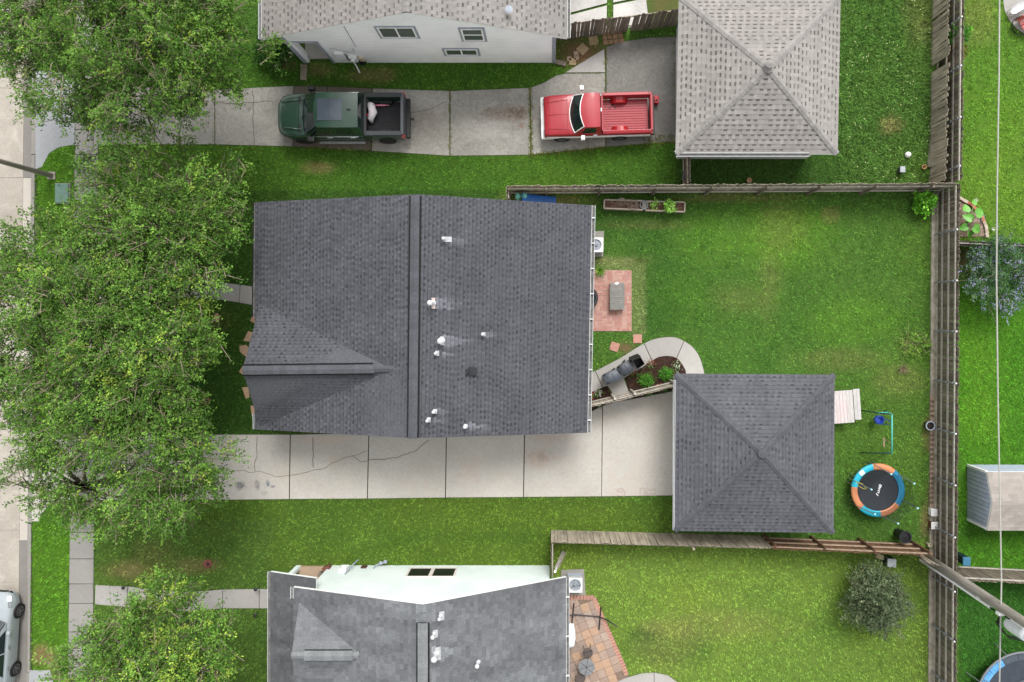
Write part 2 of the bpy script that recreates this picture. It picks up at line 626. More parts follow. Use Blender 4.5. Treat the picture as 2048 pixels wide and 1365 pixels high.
def inside(poly, px, py):
    r = np.zeros(len(px), bool)
    n_ = len(poly)
    for i in range(n_):
        x0, y0 = poly[i]
        x1, y1 = poly[(i + 1) % n_]
        if y0 == y1:
            continue
        hit = ((y0 > py) != (y1 > py)) & (px < (x1 - x0) * (py - y0) / (y1 - y0) + x0)
        r ^= hit
    return r


def kerb_x(py):
    return 72 - 12 * (py - 160) / 1200.0


# ground: one sheet, finely divided where the camera looks, running on to the horizon
gx0, gx1, gy0, gy1, st = -27.0, 23.5, -18.0, 16.5, 0.25
xs = np.concatenate([[-600, -200, -60], np.arange(gx0, gx1 + 0.01, st), [60, 200, 600]])
ys = np.concatenate([[-600, -200, -60], np.arange(gy0, gy1 + 0.01, st), [60, 200, 600]])
X, Y = np.meshgrid(xs, ys)
X, Y = X.ravel(), Y.ravel()
kx = (kerb_x(NY - np.clip(Y, -40, 40) * PPM) - 1 - NX) / PPM
Z = np.where(X < kx, -0.16, 0.0)
nxs, nys = len(xs), len(ys)
idx = np.arange(nxs * nys).reshape(nys, nxs)
q = np.stack([idx[:-1, :-1], idx[:-1, 1:], idx[1:, 1:], idx[1:, :-1]], -1).reshape(-1, 4)
me = bpy.data.meshes.new('ground')
me.from_pydata(np.stack([X, Y, Z], 1).tolist(), [], q.tolist())
ca = me.color_attributes.new('Col', 'FLOAT_COLOR', 'POINT')
gc = lawn_color(X, Y) * np.array([[0.62, 0.6, 0.62]])
ca.data.foreach_set('color', np.concatenate([gc, np.ones((len(gc), 1))], 1).ravel().astype(np.float32))
me.materials.append(MT['soil'])
ground = bpy.data.objects.new('ground', me)
COL.objects.link(ground)
tag(ground, 'green lawns of all the gardens and verges', None, kind='structure')

# ------------------------------------------------------------------ concrete: street, kerb, pavement, driveways, paths
c_street = concrete('street_concrete', S(204, 196, 184), S(182, 174, 162), S(150, 142, 130), blot=S(216, 208, 196))
c_gutter = concrete('gutter_concrete', S(158, 153, 146), S(142, 138, 132), S(120, 116, 110))
c_patch = concrete('new_gutter_concrete', S(216, 208, 197), S(206, 198, 186), S(180, 172, 162))
c_kerb = concrete('kerb_concrete', S(178, 174, 166), S(158, 154, 146), S(130, 126, 120))
c_walk = concrete('pavement_concrete', S(176, 172, 166), S(160, 157, 152), S(136, 132, 128), rnd=0.08)
c_path = concrete('path_concrete', S(196, 192, 186), S(182, 178, 172), S(156, 152, 148), rnd=0.04)
c_drive = concrete('driveway_concrete', S(222, 217, 208), S(207, 201, 192), S(168, 162, 154), rnd=0.03, mott=0.36, blot=S(204, 190, 174), stains=(
    (482, 972, 0.30, 0.22, S(70, 76, 82), 0.9), (515, 970, 0.14, 0.26, S(104, 102, 112), 0.7), (536, 966, 0.09, 0.18, S(70, 100, 124), 0.9),
    (546, 973, 0.14, 0.08, S(130, 116, 132), 0.8), (530, 985, 0.2, 0.1, S(140, 134, 128), 0.6), (1075, 918, 0.8, 0.5, S(196, 166, 146), 0.6), (1085, 917, 0.3, 0.2, S(150, 134, 124), 0.5),
    (1100, 875, 0.9, 0.4, S(206, 176, 156), 0.45), (640, 880, 1.6, 0.22, S(222, 192, 172), 0.5), (940, 940, 0.6, 0.9, S(210, 184, 166), 0.4), (1325, 830, 0.3, 1.6, S(196, 186, 166), 0.5),
    (1240, 985, 0.7, 0.22, S(206, 186, 172), 0.55), (1300, 985, 0.7, 0.2, S(196, 184, 174), 0.55), (720, 955, 0.5, 0.6, S(186, 182, 176), 0.5), (1250, 940, 0.8, 0.4, S(196, 194, 188), 0.5)))
c_old = concrete('old_driveway_concrete', S(192, 188, 179), S(166, 162, 154), S(116, 113, 106), rnd=0.05, mott=0.6, blot=S(192, 189, 180), stains=(
    (1015, 228, 1.5, 0.42, S(126, 106, 92), 0.85), (1035, 226, 0.7, 0.3, S(104, 86, 74), 0.7), (1043, 253, 0.16, 0.12, S(150, 104, 82), 0.8), (860, 245, 0.9, 0.8, S(150, 138, 124), 0.5),
    (960, 260, 1.6, 0.6, S(206, 201, 192), 0.6), (860, 200, 1.4, 0.5, S(206, 201, 192), 0.4), (480, 210, 1.0, 0.3, S(134, 130, 124), 0.5)))
c_oldgrey = concrete('dark_driveway_concrete', S(154, 151, 145), S(134, 131, 126), S(98, 96, 92), rnd=0.03, mott=0.6, blot=S(122, 119, 113))
c_strip = concrete('dirty_strip_concrete', S(140, 130, 118), S(116, 108, 98), S(92, 86, 78), blot=S(110, 84, 66))
c_apron = concrete('apron_concrete', S(190, 192, 194), S(174, 176, 178), S(142, 144, 146))
c_joint = pm('joint_filler', S(84, 78, 68), S(60, 56, 48), 8, 0.95)
c_mossjoint = pm('mossy_joint', S(96, 98, 56), S(70, 74, 44), 9, 0.95)
c_crack = pm('crack_line', S(118, 110, 100), S(96, 90, 82), 12, 0.95)


def shrink(pts, d):
    cx, cy = sum(p[0] for p in pts) / len(pts), sum(p[1] for p in pts) / len(pts)
    out = []
    for (x, y) in pts:
        L = math.hypot(x - cx, y - cy)
        out.append((x + (cx - x) * d / L, y + (cy - y) * d / L))
    return out


SLAB_N = [0]


def slabs(parent, polys, mat, z=0.03, gap=0.02, name='slab', joint=None, turf=True, z0=-0.12):
    """each concrete panel is its own object; a thin bed under the panels shows in the joints"""
    for poly in polys:
        w = [g2(*p) for p in poly]
        m = MB()
        m.prism(shrink(w, gap), z0, z)
        m.build(name, mat, parent, bevel=0.008)
        b = MB()
        SLAB_N[0] += 1
        b.prism(w, z0 - 0.02, z - 0.022 - 0.0003 * (SLAB_N[0] % 9))
        b.build('joint_bed', joint or c_joint, parent)
        if turf:
            NOGRASS.append(poly)


def quads(top, bot):
    """panels between two polylines with the same number of points"""
    return [[top[i], top[i + 1], bot[i + 1], bot[i]] for i in range(len(top) - 1)]


road = struct('road', 'pale concrete street running up the picture edge')
yy = [-700, -330, -60, 175, 355, 620, 880, 1062, 1168, 1290, 1560, 2000]
slabs(road, [[(-420, yy[i]), (kerb_x(yy[i]) - 27, yy[i]), (kerb_x(yy[i + 1]) - 27, yy[i + 1]), (-420, yy[i + 1])] for i in range(len(yy) - 1)],
      c_street, z=-0.10, gap=0.012, turf=False, z0=-0.2)
NOGRASS.append([(-700, -400), (kerb_x(-400), -400), (kerb_x(1700), 1700), (-700, 1700)])
gutter = struct('gutter', 'grey gutter pan beside the kerb')
gy = [(-700, 355, c_gutter), (355, 1083, c_patch), (1083, 2000, c_gutter)]
for (a, b, mt_) in gy:
    slabs(gutter, [[(kerb_x(a) - 27, a), (kerb_x(a) - 11, a), (kerb_x(b) - 11, b), (kerb_x(b) - 27, b)]], mt_, z=-0.095, gap=0.006, turf=False, z0=-0.2)
kerb = struct('kerb', 'low rolled concrete kerb along the street')


def kerb_run(y0, y1, top, mat):
    m = MB()
    rows = []
    n_ = max(2, int((y1 - y0) / 60))
    for i in range(n_ + 1):
        y = y0 + (y1 - y0) * i / n_
        kx_ = kerb_x(y)
        rows.append([(*g2(kx_ - 11, y), -0.2), (*g2(kx_ - 11, y), -0.09), (*g2(kx_ - 8, y), -0.09 + (top + 0.09) * 0.55), (*g2(kx_ - 4, y), top), (*g2(kx_, y), top), (*g2(kx_, y), -0.2)])
    m.grid(rows, flip=False)
    m.build('kerb_section', mat, kerb, smooth=False)


for (a, b, t_) in ((-700, 140, 0.03), (142, 308, -0.03), (310, 860, 0.03), (862, 1046, -0.03), (1048, 1345, 0.03), (1347, 2000, -0.03)):
    kerb_run(a, b, t_, c_kerb)

pavement = struct('pavement', 'grey concrete pavement of square panels beside the verge')
ys_ = [-160, -105, -50, 5, 60, 110, 160, 210, 260, 310, 358, 402, 455, 505, 555, 605, 655, 705, 755, 805, 855, 905, 955, 1003, 1065, 1118, 1168, 1207, 1264, 1320, 1375, 1430]


def wl(y):
    return 150 - 14 * (y - 300) / 1065.0


def wr(y):
    return 197 - 11 * (y - 300) / 1065.0


slabs(pavement, [[(wl(ys_[i]), ys_[i]), (wr(ys_[i]), ys_[i]), (wr(ys_[i + 1]), ys_[i + 1]), (wl(ys_[i + 1]), ys_[i + 1])] for i in range(len(ys_) - 1)], c_walk)

apron_a = struct('driveway_apron', 'pale grey apron between street and upper driveway')
slabs(apron_a, [[(kerb_x(142), 142), (wl(142), 142), (wl(305), 290), (118, 296), (98, 308), (84, 335), (kerb_x(340), 340)]], c_apron, z=0.012)
drive_up = struct('driveway', 'old grey driveway with the two pickups on it')
top_ = [(197, 168), (310, 176), (430, 180), (588, 172)]
bot_ = [(197, 292), (310, 290), (430, 290), (586, 294)]
slabs(drive_up, quads(top_, bot_), c_old)
slabs(drive_up, quads([(588, 172), (655, 173), (745, 177)], [(586, 294), (655, 298), (743, 303)]), c_strip, z=0.024, gap=0.03)
slabs(drive_up, quads([(745, 177), (900, 182), (1060, 176)], [(743, 303), (900, 313), (1062, 311)]), c_old, joint=c_mossjoint, gap=0.03)
slabs(drive_up, [[(1060, 176), (1088, 165), (1112, 151), (1130, 147), (1211, 147), (1212, 295), (1062, 311)]], c_old, joint=c_mossjoint, gap=0.03)
slabs(drive_up, [[(1130, 146), (1209, 98), (1211, 146)]], c_path, gap=0.02)
slabs(drive_up, [[(1212, 94), (1240, 84), (1300, 75), (1362, 73), (1362, 284), (1300, 288), (1212, 295)]], c_oldgrey, joint=c_mossjoint, gap=0.03)

apron_b = struct('driveway_apron', 'pale apron between street and long driveway under the trees')
slabs(apron_b, [[(kerb_x(862), 862), (100, 872), (wl(880), 880), (wl(1000), 1000), (100, 1010), (82, 1030), (78, 1044), (kerb_x(1046), 1044)]], c_drive, z=0.012)
drive = struct('driveway', 'long pale driveway beside the dark roofed house')
slabs(drive, quads([(194, 868), (388, 869), (581, 869), (738, 866), (893, 864), (1049, 862)],
                   [(192, 1001), (388, 1001), (579, 999), (735, 998), (891, 996), (1047, 995)]), c_drive, gap=0.028)
slabs(drive, [[(1049, 862), (1174, 860), (1177, 826), (1190, 819), (1205, 812), (1203, 994), (1047, 995)]], c_drive, gap=0.028)
slabs(drive, [[(1205, 811), (1225, 804), (1262, 798), (1346, 782), (1345, 992), (1203, 994)]], c_drive, gap=0.028)

# cracks and rusty stencil-like outlines left on the slab
cracks = [[(440, 943), (476, 942), (490, 941), (498, 945), (513, 943), (530, 946), (540, 949), (553, 954), (580, 951)],
          [(580, 951), (600, 948), (630, 940), (652, 936), (665, 926), (690, 915), (705, 912), (722, 924), (736, 922)],
          [(705, 912), (720, 908), (735, 902)], [(738, 920), (770, 919), (800, 913), (828, 904), (845, 890), (858, 880)],
          [(515, 872), (515, 912), (510, 925), (511, 942)], [(627, 875), (627, 905), (627, 936)], [(430, 205), (460, 208), (500, 206), (545, 203)], [(505, 180), (508, 205), (506, 240), (509, 288)],
          [(800, 228), (850, 222), (895, 204)], [(1290, 172), (1300, 150), (1308, 138)]]


def ribbon(m, pts, w, z, mi=0):
    pts = [Vector((*g2(*p), z)) for p in pts]
    rows = []
    for i, p in enumerate(pts):
        d = pts[min(i + 1, len(pts) - 1)] - pts[max(i - 1, 0)]
        s_ = Vector((-d.y, d.x, 0)).normalized() * w / 2
        rows.append([p - s_, p + s_])
    m.grid(rows, mi, flip=True)


def jag(pts, amp=1.2, step=7):
    out = [pts[0]]
    for a, b in zip(pts, pts[1:]):
        L = math.hypot(b[0] - a[0], b[1] - a[1])
        k = max(1, int(L / step))
        for i in range(1, k + 1):
            t = i / k
            o_ = amp if i < k else 0
            out.append((a[0] + (b[0] - a[0]) * t + random.uniform(-o_, o_), a[1] + (b[1] - a[1]) * t + random.uniform(-o_, o_)))
    return out


for i, cpts in enumerate(cracks):
    m = MB()
    ribbon(m, jag(cpts), random.uniform(0.018, 0.03), 0.0345)
    m.build('crack', c_crack, drive if i < 6 else drive_up)
c_rust = pm('rust_mark', S(186, 168, 156), S(172, 152, 140), 16, 0.95)
for pts in ([(1233, 984), (1236, 979), (1242, 977), (1247, 980), (1249, 985), (1248, 993)], [(1237, 984), (1242, 983), (1246, 985)], [(1233, 992), (1238, 991)],
            [(1280, 978), (1280, 992)], [(1281, 978), (1287, 976), (1290, 980), (1289, 991)], [(1294, 977), (1297, 980), (1306, 980), (1309, 977), (1312, 983), (1309, 988), (1296, 988)], [(1293, 983), (1294, 991)]):
    m = MB()
    ribbon(m, pts, 0.035, 0.0345)
    m.build('rust_mark', c_rust, drive)

front_path = struct('footpath', 'pale front path from the dark roofed house to the pavement')
slabs(front_path, quads([(197, 560), (260, 560), (330, 558), (400, 560), (440, 564), (481, 570), (528, 576)], [(196, 602), (260, 602), (330, 598), (400, 598), (440, 600), (479, 606), (528, 615)]), c_path, gap=0.014)
low_path = struct('footpath', 'grey front path crossing the lower left lawn')
slabs(low_path, quads([(191, 1170), (256, 1173), (320, 1181), (384, 1184), (446, 1179), (519, 1178), (600, 1178)], [(190, 1209), (254, 1214), (318, 1221), (384, 1223), (445, 1217), (519, 1217), (600, 1218)]), c_path, gap=0.014)
curved = struct('footpath', 'curved pale path from back door to garage')


def smooth_line(pts, k=5):
    """Catmull-Rom through the points; point i lands at index i * k"""
    out = []
    for i in range(len(pts) - 1):
        p0, p1, p2, p3 = pts[max(i - 1, 0)], pts[i], pts[i + 1], pts[min(i + 2, len(pts) - 1)]
        for j in range(k):
            t = j / k
            out.append(tuple(.5 * (2 * b_ + (c_ - a_) * t + (2 * a_ - 5 * b_ + 4 * c_ - d_) * t * t + (3 * b_ - a_ - 3 * c_ + d_) * t ** 3) for a_, b_, c_, d_ in zip(p0, p1, p2, p3)))
    return out + [pts[-1]]


c_out = smooth_line([(1150, 752), (1190, 742), (1240, 716), (1288, 687), (1314, 677), (1345, 674), (1368, 682), (1388, 697), (1401, 718), (1409, 748), (1409, 765)])
c_in = smooth_line([(1150, 798), (1206, 776), (1258, 752), (1304, 722), (1318, 715), (1337, 713), (1353, 717), (1364, 730), (1371, 745), (1371, 765)])
slabs(curved, [c_out[a_:b_ + 1] + c_in[c_:d_ + 1][::-1] for a_, b_, c_, d_ in ((0, 5, 0, 5), (5, 15, 5, 15), (15, 30, 15, 30), (30, 50, 30, 45))], c_path, gap=0.016)
slabs(curved, [[(1214, 771), (1247, 754), (1258, 784), (1228, 793)]], c_path, gap=0.012, z=0.022)
slabs(curved, [[(1224, 800), (1261, 792), (1263, 797), (1225, 805)]], concrete('threshold_concrete', S(216, 214, 208), S(206, 204, 198), S(180, 178, 172)), z=0.05, gap=0.004, name='threshold')
se_path = struct('footpath', 'curved pale path end at the bottom of the lower garden')
slabs(se_path, [[(1215, 1372), (1250, 1356), (1285, 1346), (1308, 1345), (1309, 1420), (1215, 1420)], [(1308, 1345), (1335, 1350), (1358, 1366), (1372, 1390), (1372, 1420), (1309, 1420)]], c_path, gap=0.014)
slabs(struct('driveway_apron', 'grey apron at the lower end of the street verge'), [[(58, 1340), (100, 1340), (112, 1380), (112, 1460), (58, 1460)]], c_apron, z=0.012)
ne_patio = struct('patio', 'curved pale patio of the upper right neighbour')
arc = [(2005, -90), (2005, 0), (2008, 22), (2018, 42), (2032, 58), (2050, 70), (2090, 84), (2180, 84), (2180, -90)]
slabs(ne_patio, [arc], c_path, gap=0.01)

# peeling painted pads behind the upper fence
pads = struct('patio', 'old pads with peeling white paint behind the upper fence')
c_peel = concrete('peeling_paint', S(214, 210, 204), S(150, 146, 140), S(236, 234, 230), blot=S(226, 224, 220))
slabs(pads, [[(1130, 34), (1214, 12), (1213, 66), (1130, 80)], [(1226, 11), (1292, -2), (1298, 50), (1226, 62)], [(1130, -60), (1214, -60), (1214, 8), (1130, 30)], [(1226, -60), (1290, -60), (1292, -6), (1226, 7)]], c_peel, z=0.06, gap=0.01)
NOGRASS.append([(1295, -80), (1370, -80), (1370, 40), (1295, 50)])

# mulch beds
beds = struct('planting_bed', 'dark mulch beds along the wicket fence')


def bed(px_poly, z=0.05):
    m = MB()
    w = [g2(*p) for p in px_poly]
    m.prism(w, -0.05, z)
    m.build('mulch_bed', MT['mulch'], beds, bevel=0.02)
    NOGRASS.append(px_poly)


bed([(1250, 756)] + c_in[10:] + [(1346, 768), (1259, 784)])
bed([(1160, 794), (1213, 772), (1226, 793), (1160, 806)])
bed([(1160, 812), (1222, 799), (1224, 804), (1206, 811), (1178, 825), (1160, 834)])
bed([(1263, 792), (1346, 770), (1346, 781), (1263, 797)])
# chips of bark lying on the mulch: uncountable
m = MB()
for i in range(1500):
    px, py = random.uniform(1178, 1370), random.uniform(714, 825)
    if any(bool(inside(p, np.array([px]), np.array([py]))[0]) for p in NOGRASS[-4:]):
        x, y = g2(px, py)
        M_ = Matrix.Translation((x, y, 0.055)) @ Matrix.Rotation(random.uniform(0, 6.3), 4, 'Z') @ Matrix.Rotation(random.uniform(-.5, .5), 4, 'X')
        s_ = random.uniform(0.5, 1.4)
        v_ = random.uniform(0.6, 2.2)
        m.bx(-.035 * s_, .035 * s_, -.012 * s_, .012 * s_, 0, .012, M=M_, col=tuple(c_ * v_ for c_ in S(64, 40, 30)))
o = m.build('mulch_chips', vertex_col_mat('bark_chip', 0.95), None)
tag(o, 'brown bark chips scattered over the planting beds', None, kind='stuff')


# ------------------------------------------------------------------ roofs
def to_px(p):
    k = FOC / (CAM_H - p[2])
    return NX + p[0] * k, NY - p[1] * k


def shingle(m, poly, E, pitch, base, var, dash=None, dfrac=0.55, tooth=1.12, tint=None, jit=0.12, rw=None, skip=0.22, band=0.0):
    """courses of overlapping tabs on one planar slope; poly starts with its eave edge"""
    a, b = Vector(poly[0]), Vector(poly[1])
    u = (b - a).normalized()
    nrm = u.cross(Vector(poly[2]) - a).normalized()
    if nrm.z < 0:
        nrm = -nrm
    v = nrm.cross(u)
    if v.z < 0:
        v = -v
    P2 = [((Vector(p) - a).dot(u), (Vector(p) - a).dot(v)) for p in poly]
    vmax = max(p[1] for p in P2)

    def span(t):
        t = min(max(t, 1e-4), vmax - 1e-4)
        xs_ = []
        for i in range(len(P2)):
            (u0, v0), (u1, v1) = P2[i], P2[(i + 1) % len(P2)]
            if (v0 <= t < v1) or (v1 <= t < v0):
                xs_.append(u0 + (u1 - u0) * (t - v0) / (v1 - v0))
        return (min(xs_), max(xs_)) if len(xs_) > 1 else None
    rows = int(math.ceil(vmax / E))
    for j in range(rows):
        rowf = random.uniform(.95, 1.05)
        v0, v1 = j * E, min((j + 1) * E, vmax)
        s0, s1 = span(v0 + 1e-3), span(v1 - 1e-3)
        if not s0 or not s1:
            continue
        lo, hi = min(s0[0], s1[0]), max(s0[1], s1[1])
        t = lo - random.random() * 0.02 - (pitch / 2 if j % 2 else 0)
        k = 0
        while t < hi:
            if rw:
                w = random.uniform(*rw)
            else:
                w = pitch * (0.47 if k % 2 == 0 else 0.53) * random.uniform(1 - jit, 1 + jit)
            is_tooth = k % 2 == 0
            e0, e1 = t, t + w
            t += w
            k += 1
            q0 = (max(e0, s0[0]), min(e1, s0[1]))
            q1 = (max(e0, s1[0]), min(e1, s1[1]))
            if q0[1] <= q0[0] and q1[1] <= q1[0]:
                continue
            q0 = (q0[0], max(q0)) if q0[1] >= q0[0] else ((q0[0] + q0[1]) / 2,) * 2
            q1 = (q1[0], max(q1)) if q1[1] >= q1[0] else ((q1[0] + q1[1]) / 2,) * 2
            hgt = 0.016 if is_tooth or rw else 0.009
            f = rowf * random.uniform(1 - var, 1 + var) * (tooth if is_tooth and not rw else 1.0)
            cen = a + u * ((q0[0] + q0[1]) / 2) + v * ((v0 + v1) / 2)
            tf = tint(cen) if tint else 1.0
            c = tuple(x * f * tf for x in base)
            A = a + u * q0[0] + v * v0
            B = a + u * q0[1] + v * v0
            C = a + u * q1[1] + v * v1
            D = a + u * q1[0] + v * v1
            up0, up1 = nrm * hgt, nrm * 0.004
            if dash and not is_tooth and random.random() > skip:
                f_ = random.uniform(0.75, 1.5)
                dc = tuple(x * f_ * tf for x in dash)  # dash stands for the printed band and natural shade, both in its colour
                E_ = A.lerp(D, 1 - dfrac)
                F_ = B.lerp(C, 1 - dfrac)
                um = up0.lerp(up1, 1 - dfrac)
                m.add([A + up0, B + up0, F_ + um, E_ + um], [(0, 1, 2, 3)], 0, c)
                m.add([E_ + um, F_ + um, C + up1, D + up1], [(0, 1, 2, 3)], 0, dc)
            else:
                if band:  # darker top strip: printed shadow band plus overlap shade put into the colour
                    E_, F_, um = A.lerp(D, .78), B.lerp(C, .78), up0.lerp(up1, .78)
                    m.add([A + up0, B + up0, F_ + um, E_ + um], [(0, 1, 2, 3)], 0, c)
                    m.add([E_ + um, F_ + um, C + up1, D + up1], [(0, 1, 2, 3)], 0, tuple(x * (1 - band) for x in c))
                else:
                    m.add([A + up0, B + up0, C + up1, D + up1], [(0, 1, 2, 3)], 0, c)
            m.add([A, B, B + up0, A + up0], [(0, 1, 2, 3)], 0, tuple(x * 0.7 for x in c))


def slab_roof(m, polys, t=0.14, mi_top=0, mi_side=1):
    for poly in polys:
        n_ = len(poly)
        top = [Vector(p) - Vector((0, 0, 0.006)) for p in poly]
        bot = [p - Vector((0, 0, t)) for p in top]
        nr = (top[1] - top[0]).cross(top[2] - top[0])
        if nr.z < 0:
            top, bot = top[::-1], bot[::-1]
        m.add(top + bot, [tuple(range(n_))], mi_top)
        m.add(top + bot, [tuple(range(2 * n_ - 1, n_ - 1, -1))] + [(i, n_ + i, n_ + (i + 1) % n_, (i + 1) % n_) for i in range(n_)], mi_side)


def cap_mesh(name, mat, L=0.27, w=0.13, drop=0.05):
    m = MB()
    for s_ in (-1, 1):
        pts = [(0, 0, 0.03), (L, 0, 0.016), (L, s_ * w, 0.016 - drop), (0, s_ * w, 0.03 - drop)]
        if s_ < 0:
            pts = pts[::-1]
        m.add(pts, [(0, 1, 2, 3)])
        lo = [(0, 0, 0.03), (0, 0, 0.0), (0, s_ * w, -drop), (0, s_ * w, 0.03 - drop)]
        m.add(lo if s_ > 0 else lo[::-1], [(0, 1, 2, 3)])
        ed = [(0, s_ * w, 0.03 - drop), (L, s_ * w, 0.016 - drop), (L, s_ * w, -drop), (0, s_ * w, -drop)]
        m.add(ed[::-1] if s_ > 0 else ed, [(0, 1, 2, 3)])
    return m.mesh(name, mat)


CAPS = {k: cap_mesh('ridge_cap', MT['cap_' + k]) for k in ('dark', 'grey', 'tan')}
CAPS['dark_flat'] = cap_mesh('ridge_cap', MT['cap_dark'], 0.3, 0.17, 0.045)
CAPS['grey_flat'] = cap_mesh('ridge_cap', MT['cap_grey'], 0.3, 0.19, 0.045)


def caps_along(parent, p0, p1, key, step=0.21, lift=0.012):
    p0, p1 = Vector(p0), Vector(p1)
    d = p1 - p0
    L = d.length
    n_ = max(1, int(L / step))
    yaw = math.atan2(d.y, d.x)
    pitch = -math.asin(d.z / L)
    for i in range(n_):
        p = p0 + d * (i / n_) + Vector((0, 0, lift))
        place('ridge_cap', CAPS[key], p, (0, pitch, yaw + random.uniform(-.02, .02)), parent)


def gutter_run(parent, p0, p1, mat, w=0.12, d=0.1, name='gutter', joints=0):
    """open channel: floor and two walls"""
    p0, p1 = Vector(p0), Vector(p1)
    m = MB()
    u = (p1 - p0).normalized()
    s_ = Vector((-u.y, u.x, 0)) * w / 2
    z = Vector((0, 0, 1))
    fl = MB()
    fl.bar(p0 - z * d / 2, p1 - z * d / 2, w, 0.012)
    for k in (-1, 1):
        m.bar(p0 + s_ * k, p1 + s_ * k, 0.016, d)
    o_ = m.build(name, mat, parent)
    fl.build('gutter_floor', MT['gutter_floor'], o_)
    for i in range(joints):
        j = MB()
        p = p0.lerp(p1, (i + 0.5) / joints)
        j.bx(p.x - 0.08, p.x + 0.08, p.y - 0.02, p.y + 0.02, p.z - 0.03, p.z + d / 2 + 0.012)
        j.build('gutter_bracket', mat, o_)
    return o_


def box_walls(parent, x0, x1, y0, y1, h, mat, t=0.15, name='wall'):
    """four separate walls butted end to end"""
    for (a, b, c, d) in ((x0, x1, y0, y0 + t), (x0, x1, y1 - t, y1), (x0, x0 + t, y0 + t, y1 - t), (x1 - t, x1, y0 + t, y1 - t)):
        m = MB()
        m.bx(a, b, c, d, 0, h)
        m.build(name, mat, parent)
    NOGRASS.append([(NX + x * PPM, NY - y * PPM) for x, y in ((x0, y0), (x1, y0), (x1, y1), (x0, y1))])


def window_on_wall(parent, x0, x1, z0, z1, yf, out, frame, trim=None, glass=None, split='v', tw=0.09):
    """window in a wall that faces along y; yf wall face, out = +1/-1 outward direction"""
    def yb(a, b):
        return (min(yf + out * a, yf + out * b), max(yf + out * a, yf + out * b))
    f = MB()
    fw = 0.06
    for (a, b, c, d) in ((x0, x1, z0, z0 + fw), (x0, x1, z1 - fw, z1), (x0, x0 + fw, z0 + fw, z1 - fw), (x1 - fw, x1, z0 + fw, z1 - fw)):
        y = yb(0.002, 0.05)
        f.bx(a, b, y[0], y[1], c, d)
    xm, zm = (x0 + x1) / 2, (z0 + z1) / 2
    y = yb(0.002, 0.04)
    if split == 'v':
        f.bx(xm - 0.03, xm + 0.03, y[0], y[1], z0 + fw, z1 - fw)
    else:
        f.bx(x0 + fw, x1 - fw, y[0], y[1], zm - 0.025, zm + 0.025)
    w = f.build('window', frame, parent)
    if trim:
        t = MB()
        y = yb(0.002, 0.03)
        for (a, b, c, d) in ((x0 - tw, x1 + tw, z0 - tw, z0), (x0 - tw, x1 + tw, z1, z1 + tw), (x0 - tw, x0, z0, z1), (x1, x1 + tw, z0, z1)):
            t.bx(a, b, y[0], y[1], c, d)
        t.build('window_trim', trim, w)
    y = yb(0.003, 0.018)
    panes = ((x0 + fw, xm - 0.03, z0 + fw, z1 - fw), (xm + 0.03, x1 - fw, z0 + fw, z1 - fw)) if split == 'v' else ((x0 + fw, x1 - fw, z0 + fw, zm - 0.025), (x0 + fw, x1 - fw, zm + 0.025, z1 - fw))
    for (a, b, c, d) in panes:
        g = MB()
        g.bx(a, b, y[0], y[1], c, d)
        g.build('pane', glass or MT['winglass'], w)
    return w


def vent_pipe(parent, px, py, h_base, up=0.35, r=0.06, plate=(0.3, 0.22), downhill=(1, 0, -0.3), cap='dome', plate_mat=None, d0=0.28):
    p = at(px, py, h_base)
    m = MB()
    top = p + Vector((0, 0, up))
    m.tube([p - Vector((0, 0, 0.1)), top], r, 12)
    if cap == 'dome':
        m.lathe([(r * 1.25, 0), (r * 1.5, .03), (r * 1.3, .08), (r * .4, .11)], 14, (top.x, top.y, top.z - 0.02))
    else:
        m.lathe([(r * 1.05, 0), (r * 1.55, .02), (r * 1.55, .07), (r * .7, .12)], 16, (top.x, top.y, top.z - 0.02))
    m.lathe([(r * 1.9, 0), (r * 1.5, 0.06), (r * 1.05, 0.12)], 14, p)
    o_ = m.build('vent_pipe', MT['pipe'], parent, smooth=False)
    d = Vector(downhill).normalized()
    s_ = Vector((-d.y, d.x, 0)).normalized()
    nr = d.cross(s_).normalized()
    if nr.z < 0:
        nr = -nr
    c = p + d * (plate[0] / 2 - 0.06) + nr * 0.024
    q = []
    for dz in (0, 0.008):
        for (i, j) in ((-1, -1), (1, -1), (1, 1), (-1, 1)):
            q.append(c + d * (i * plate[0] / 2) + s_ * (j * plate[1] / 2) + nr * dz)
    f = MB()
    f.add(q, [(3, 2, 1, 0), (4, 5, 6, 7), (0, 1, 5, 4), (1, 2, 6, 5), (2, 3, 7, 6), (3, 0, 4, 7)])
    f.build('flashing', plate_mat or MT['flash'], o_)
    return o_


# ---- the dark roofed house in the middle
EH, RH = 2.9, 4.87
house = thing('house', 'large single storey house with dark charcoal shingle roof in the middle of the lot', 'house', at(830, 640, 0))
eTL, eTR, eBR, eBL = at(511, 405, EH), at(1183, 411, EH), at(1174, 866, EH), at(509, 859, EH)
rT, rB = at(831, 389, RH), at(826, 877, RH)
gh = 4.62
gF, gBk = at(487, 741, gh), at(790, 738, gh)
g1, g2_ = at(519, 606, EH + 0.02), at(519, 857, EH + 0.02)
g1.x = g2_.x = gF.x - 0.04
gF.x = gF.x - 0.04
slope_w = [eBL, eTL, rT, rB]
slope_e = [eTR, eBR, rB, rT]
gab_n = [Vector((-6.2, g1.y, EH + .02)), g1, gF, gBk]
gab_s = [g2_, Vector((-6.2, g2_.y, EH + .02)), gBk, gF]
m = MB()
slab_roof(m, [slope_w, slope_e])
slab_roof(m, [gab_n, gab_s], t=0.1)
roof = m.build('roof', [MT['cap_dark'], MT['gutter_dark']], house)
STREAKS = [(893, 480, 40, 9), (866, 607, 62, 15), (884, 682, 62, 12), (880, 707, 32, 7), (968, 668, 28, 6), (873, 823, 26, 7), (862, 840, 34, 7), (938, 853, 46, 7)]


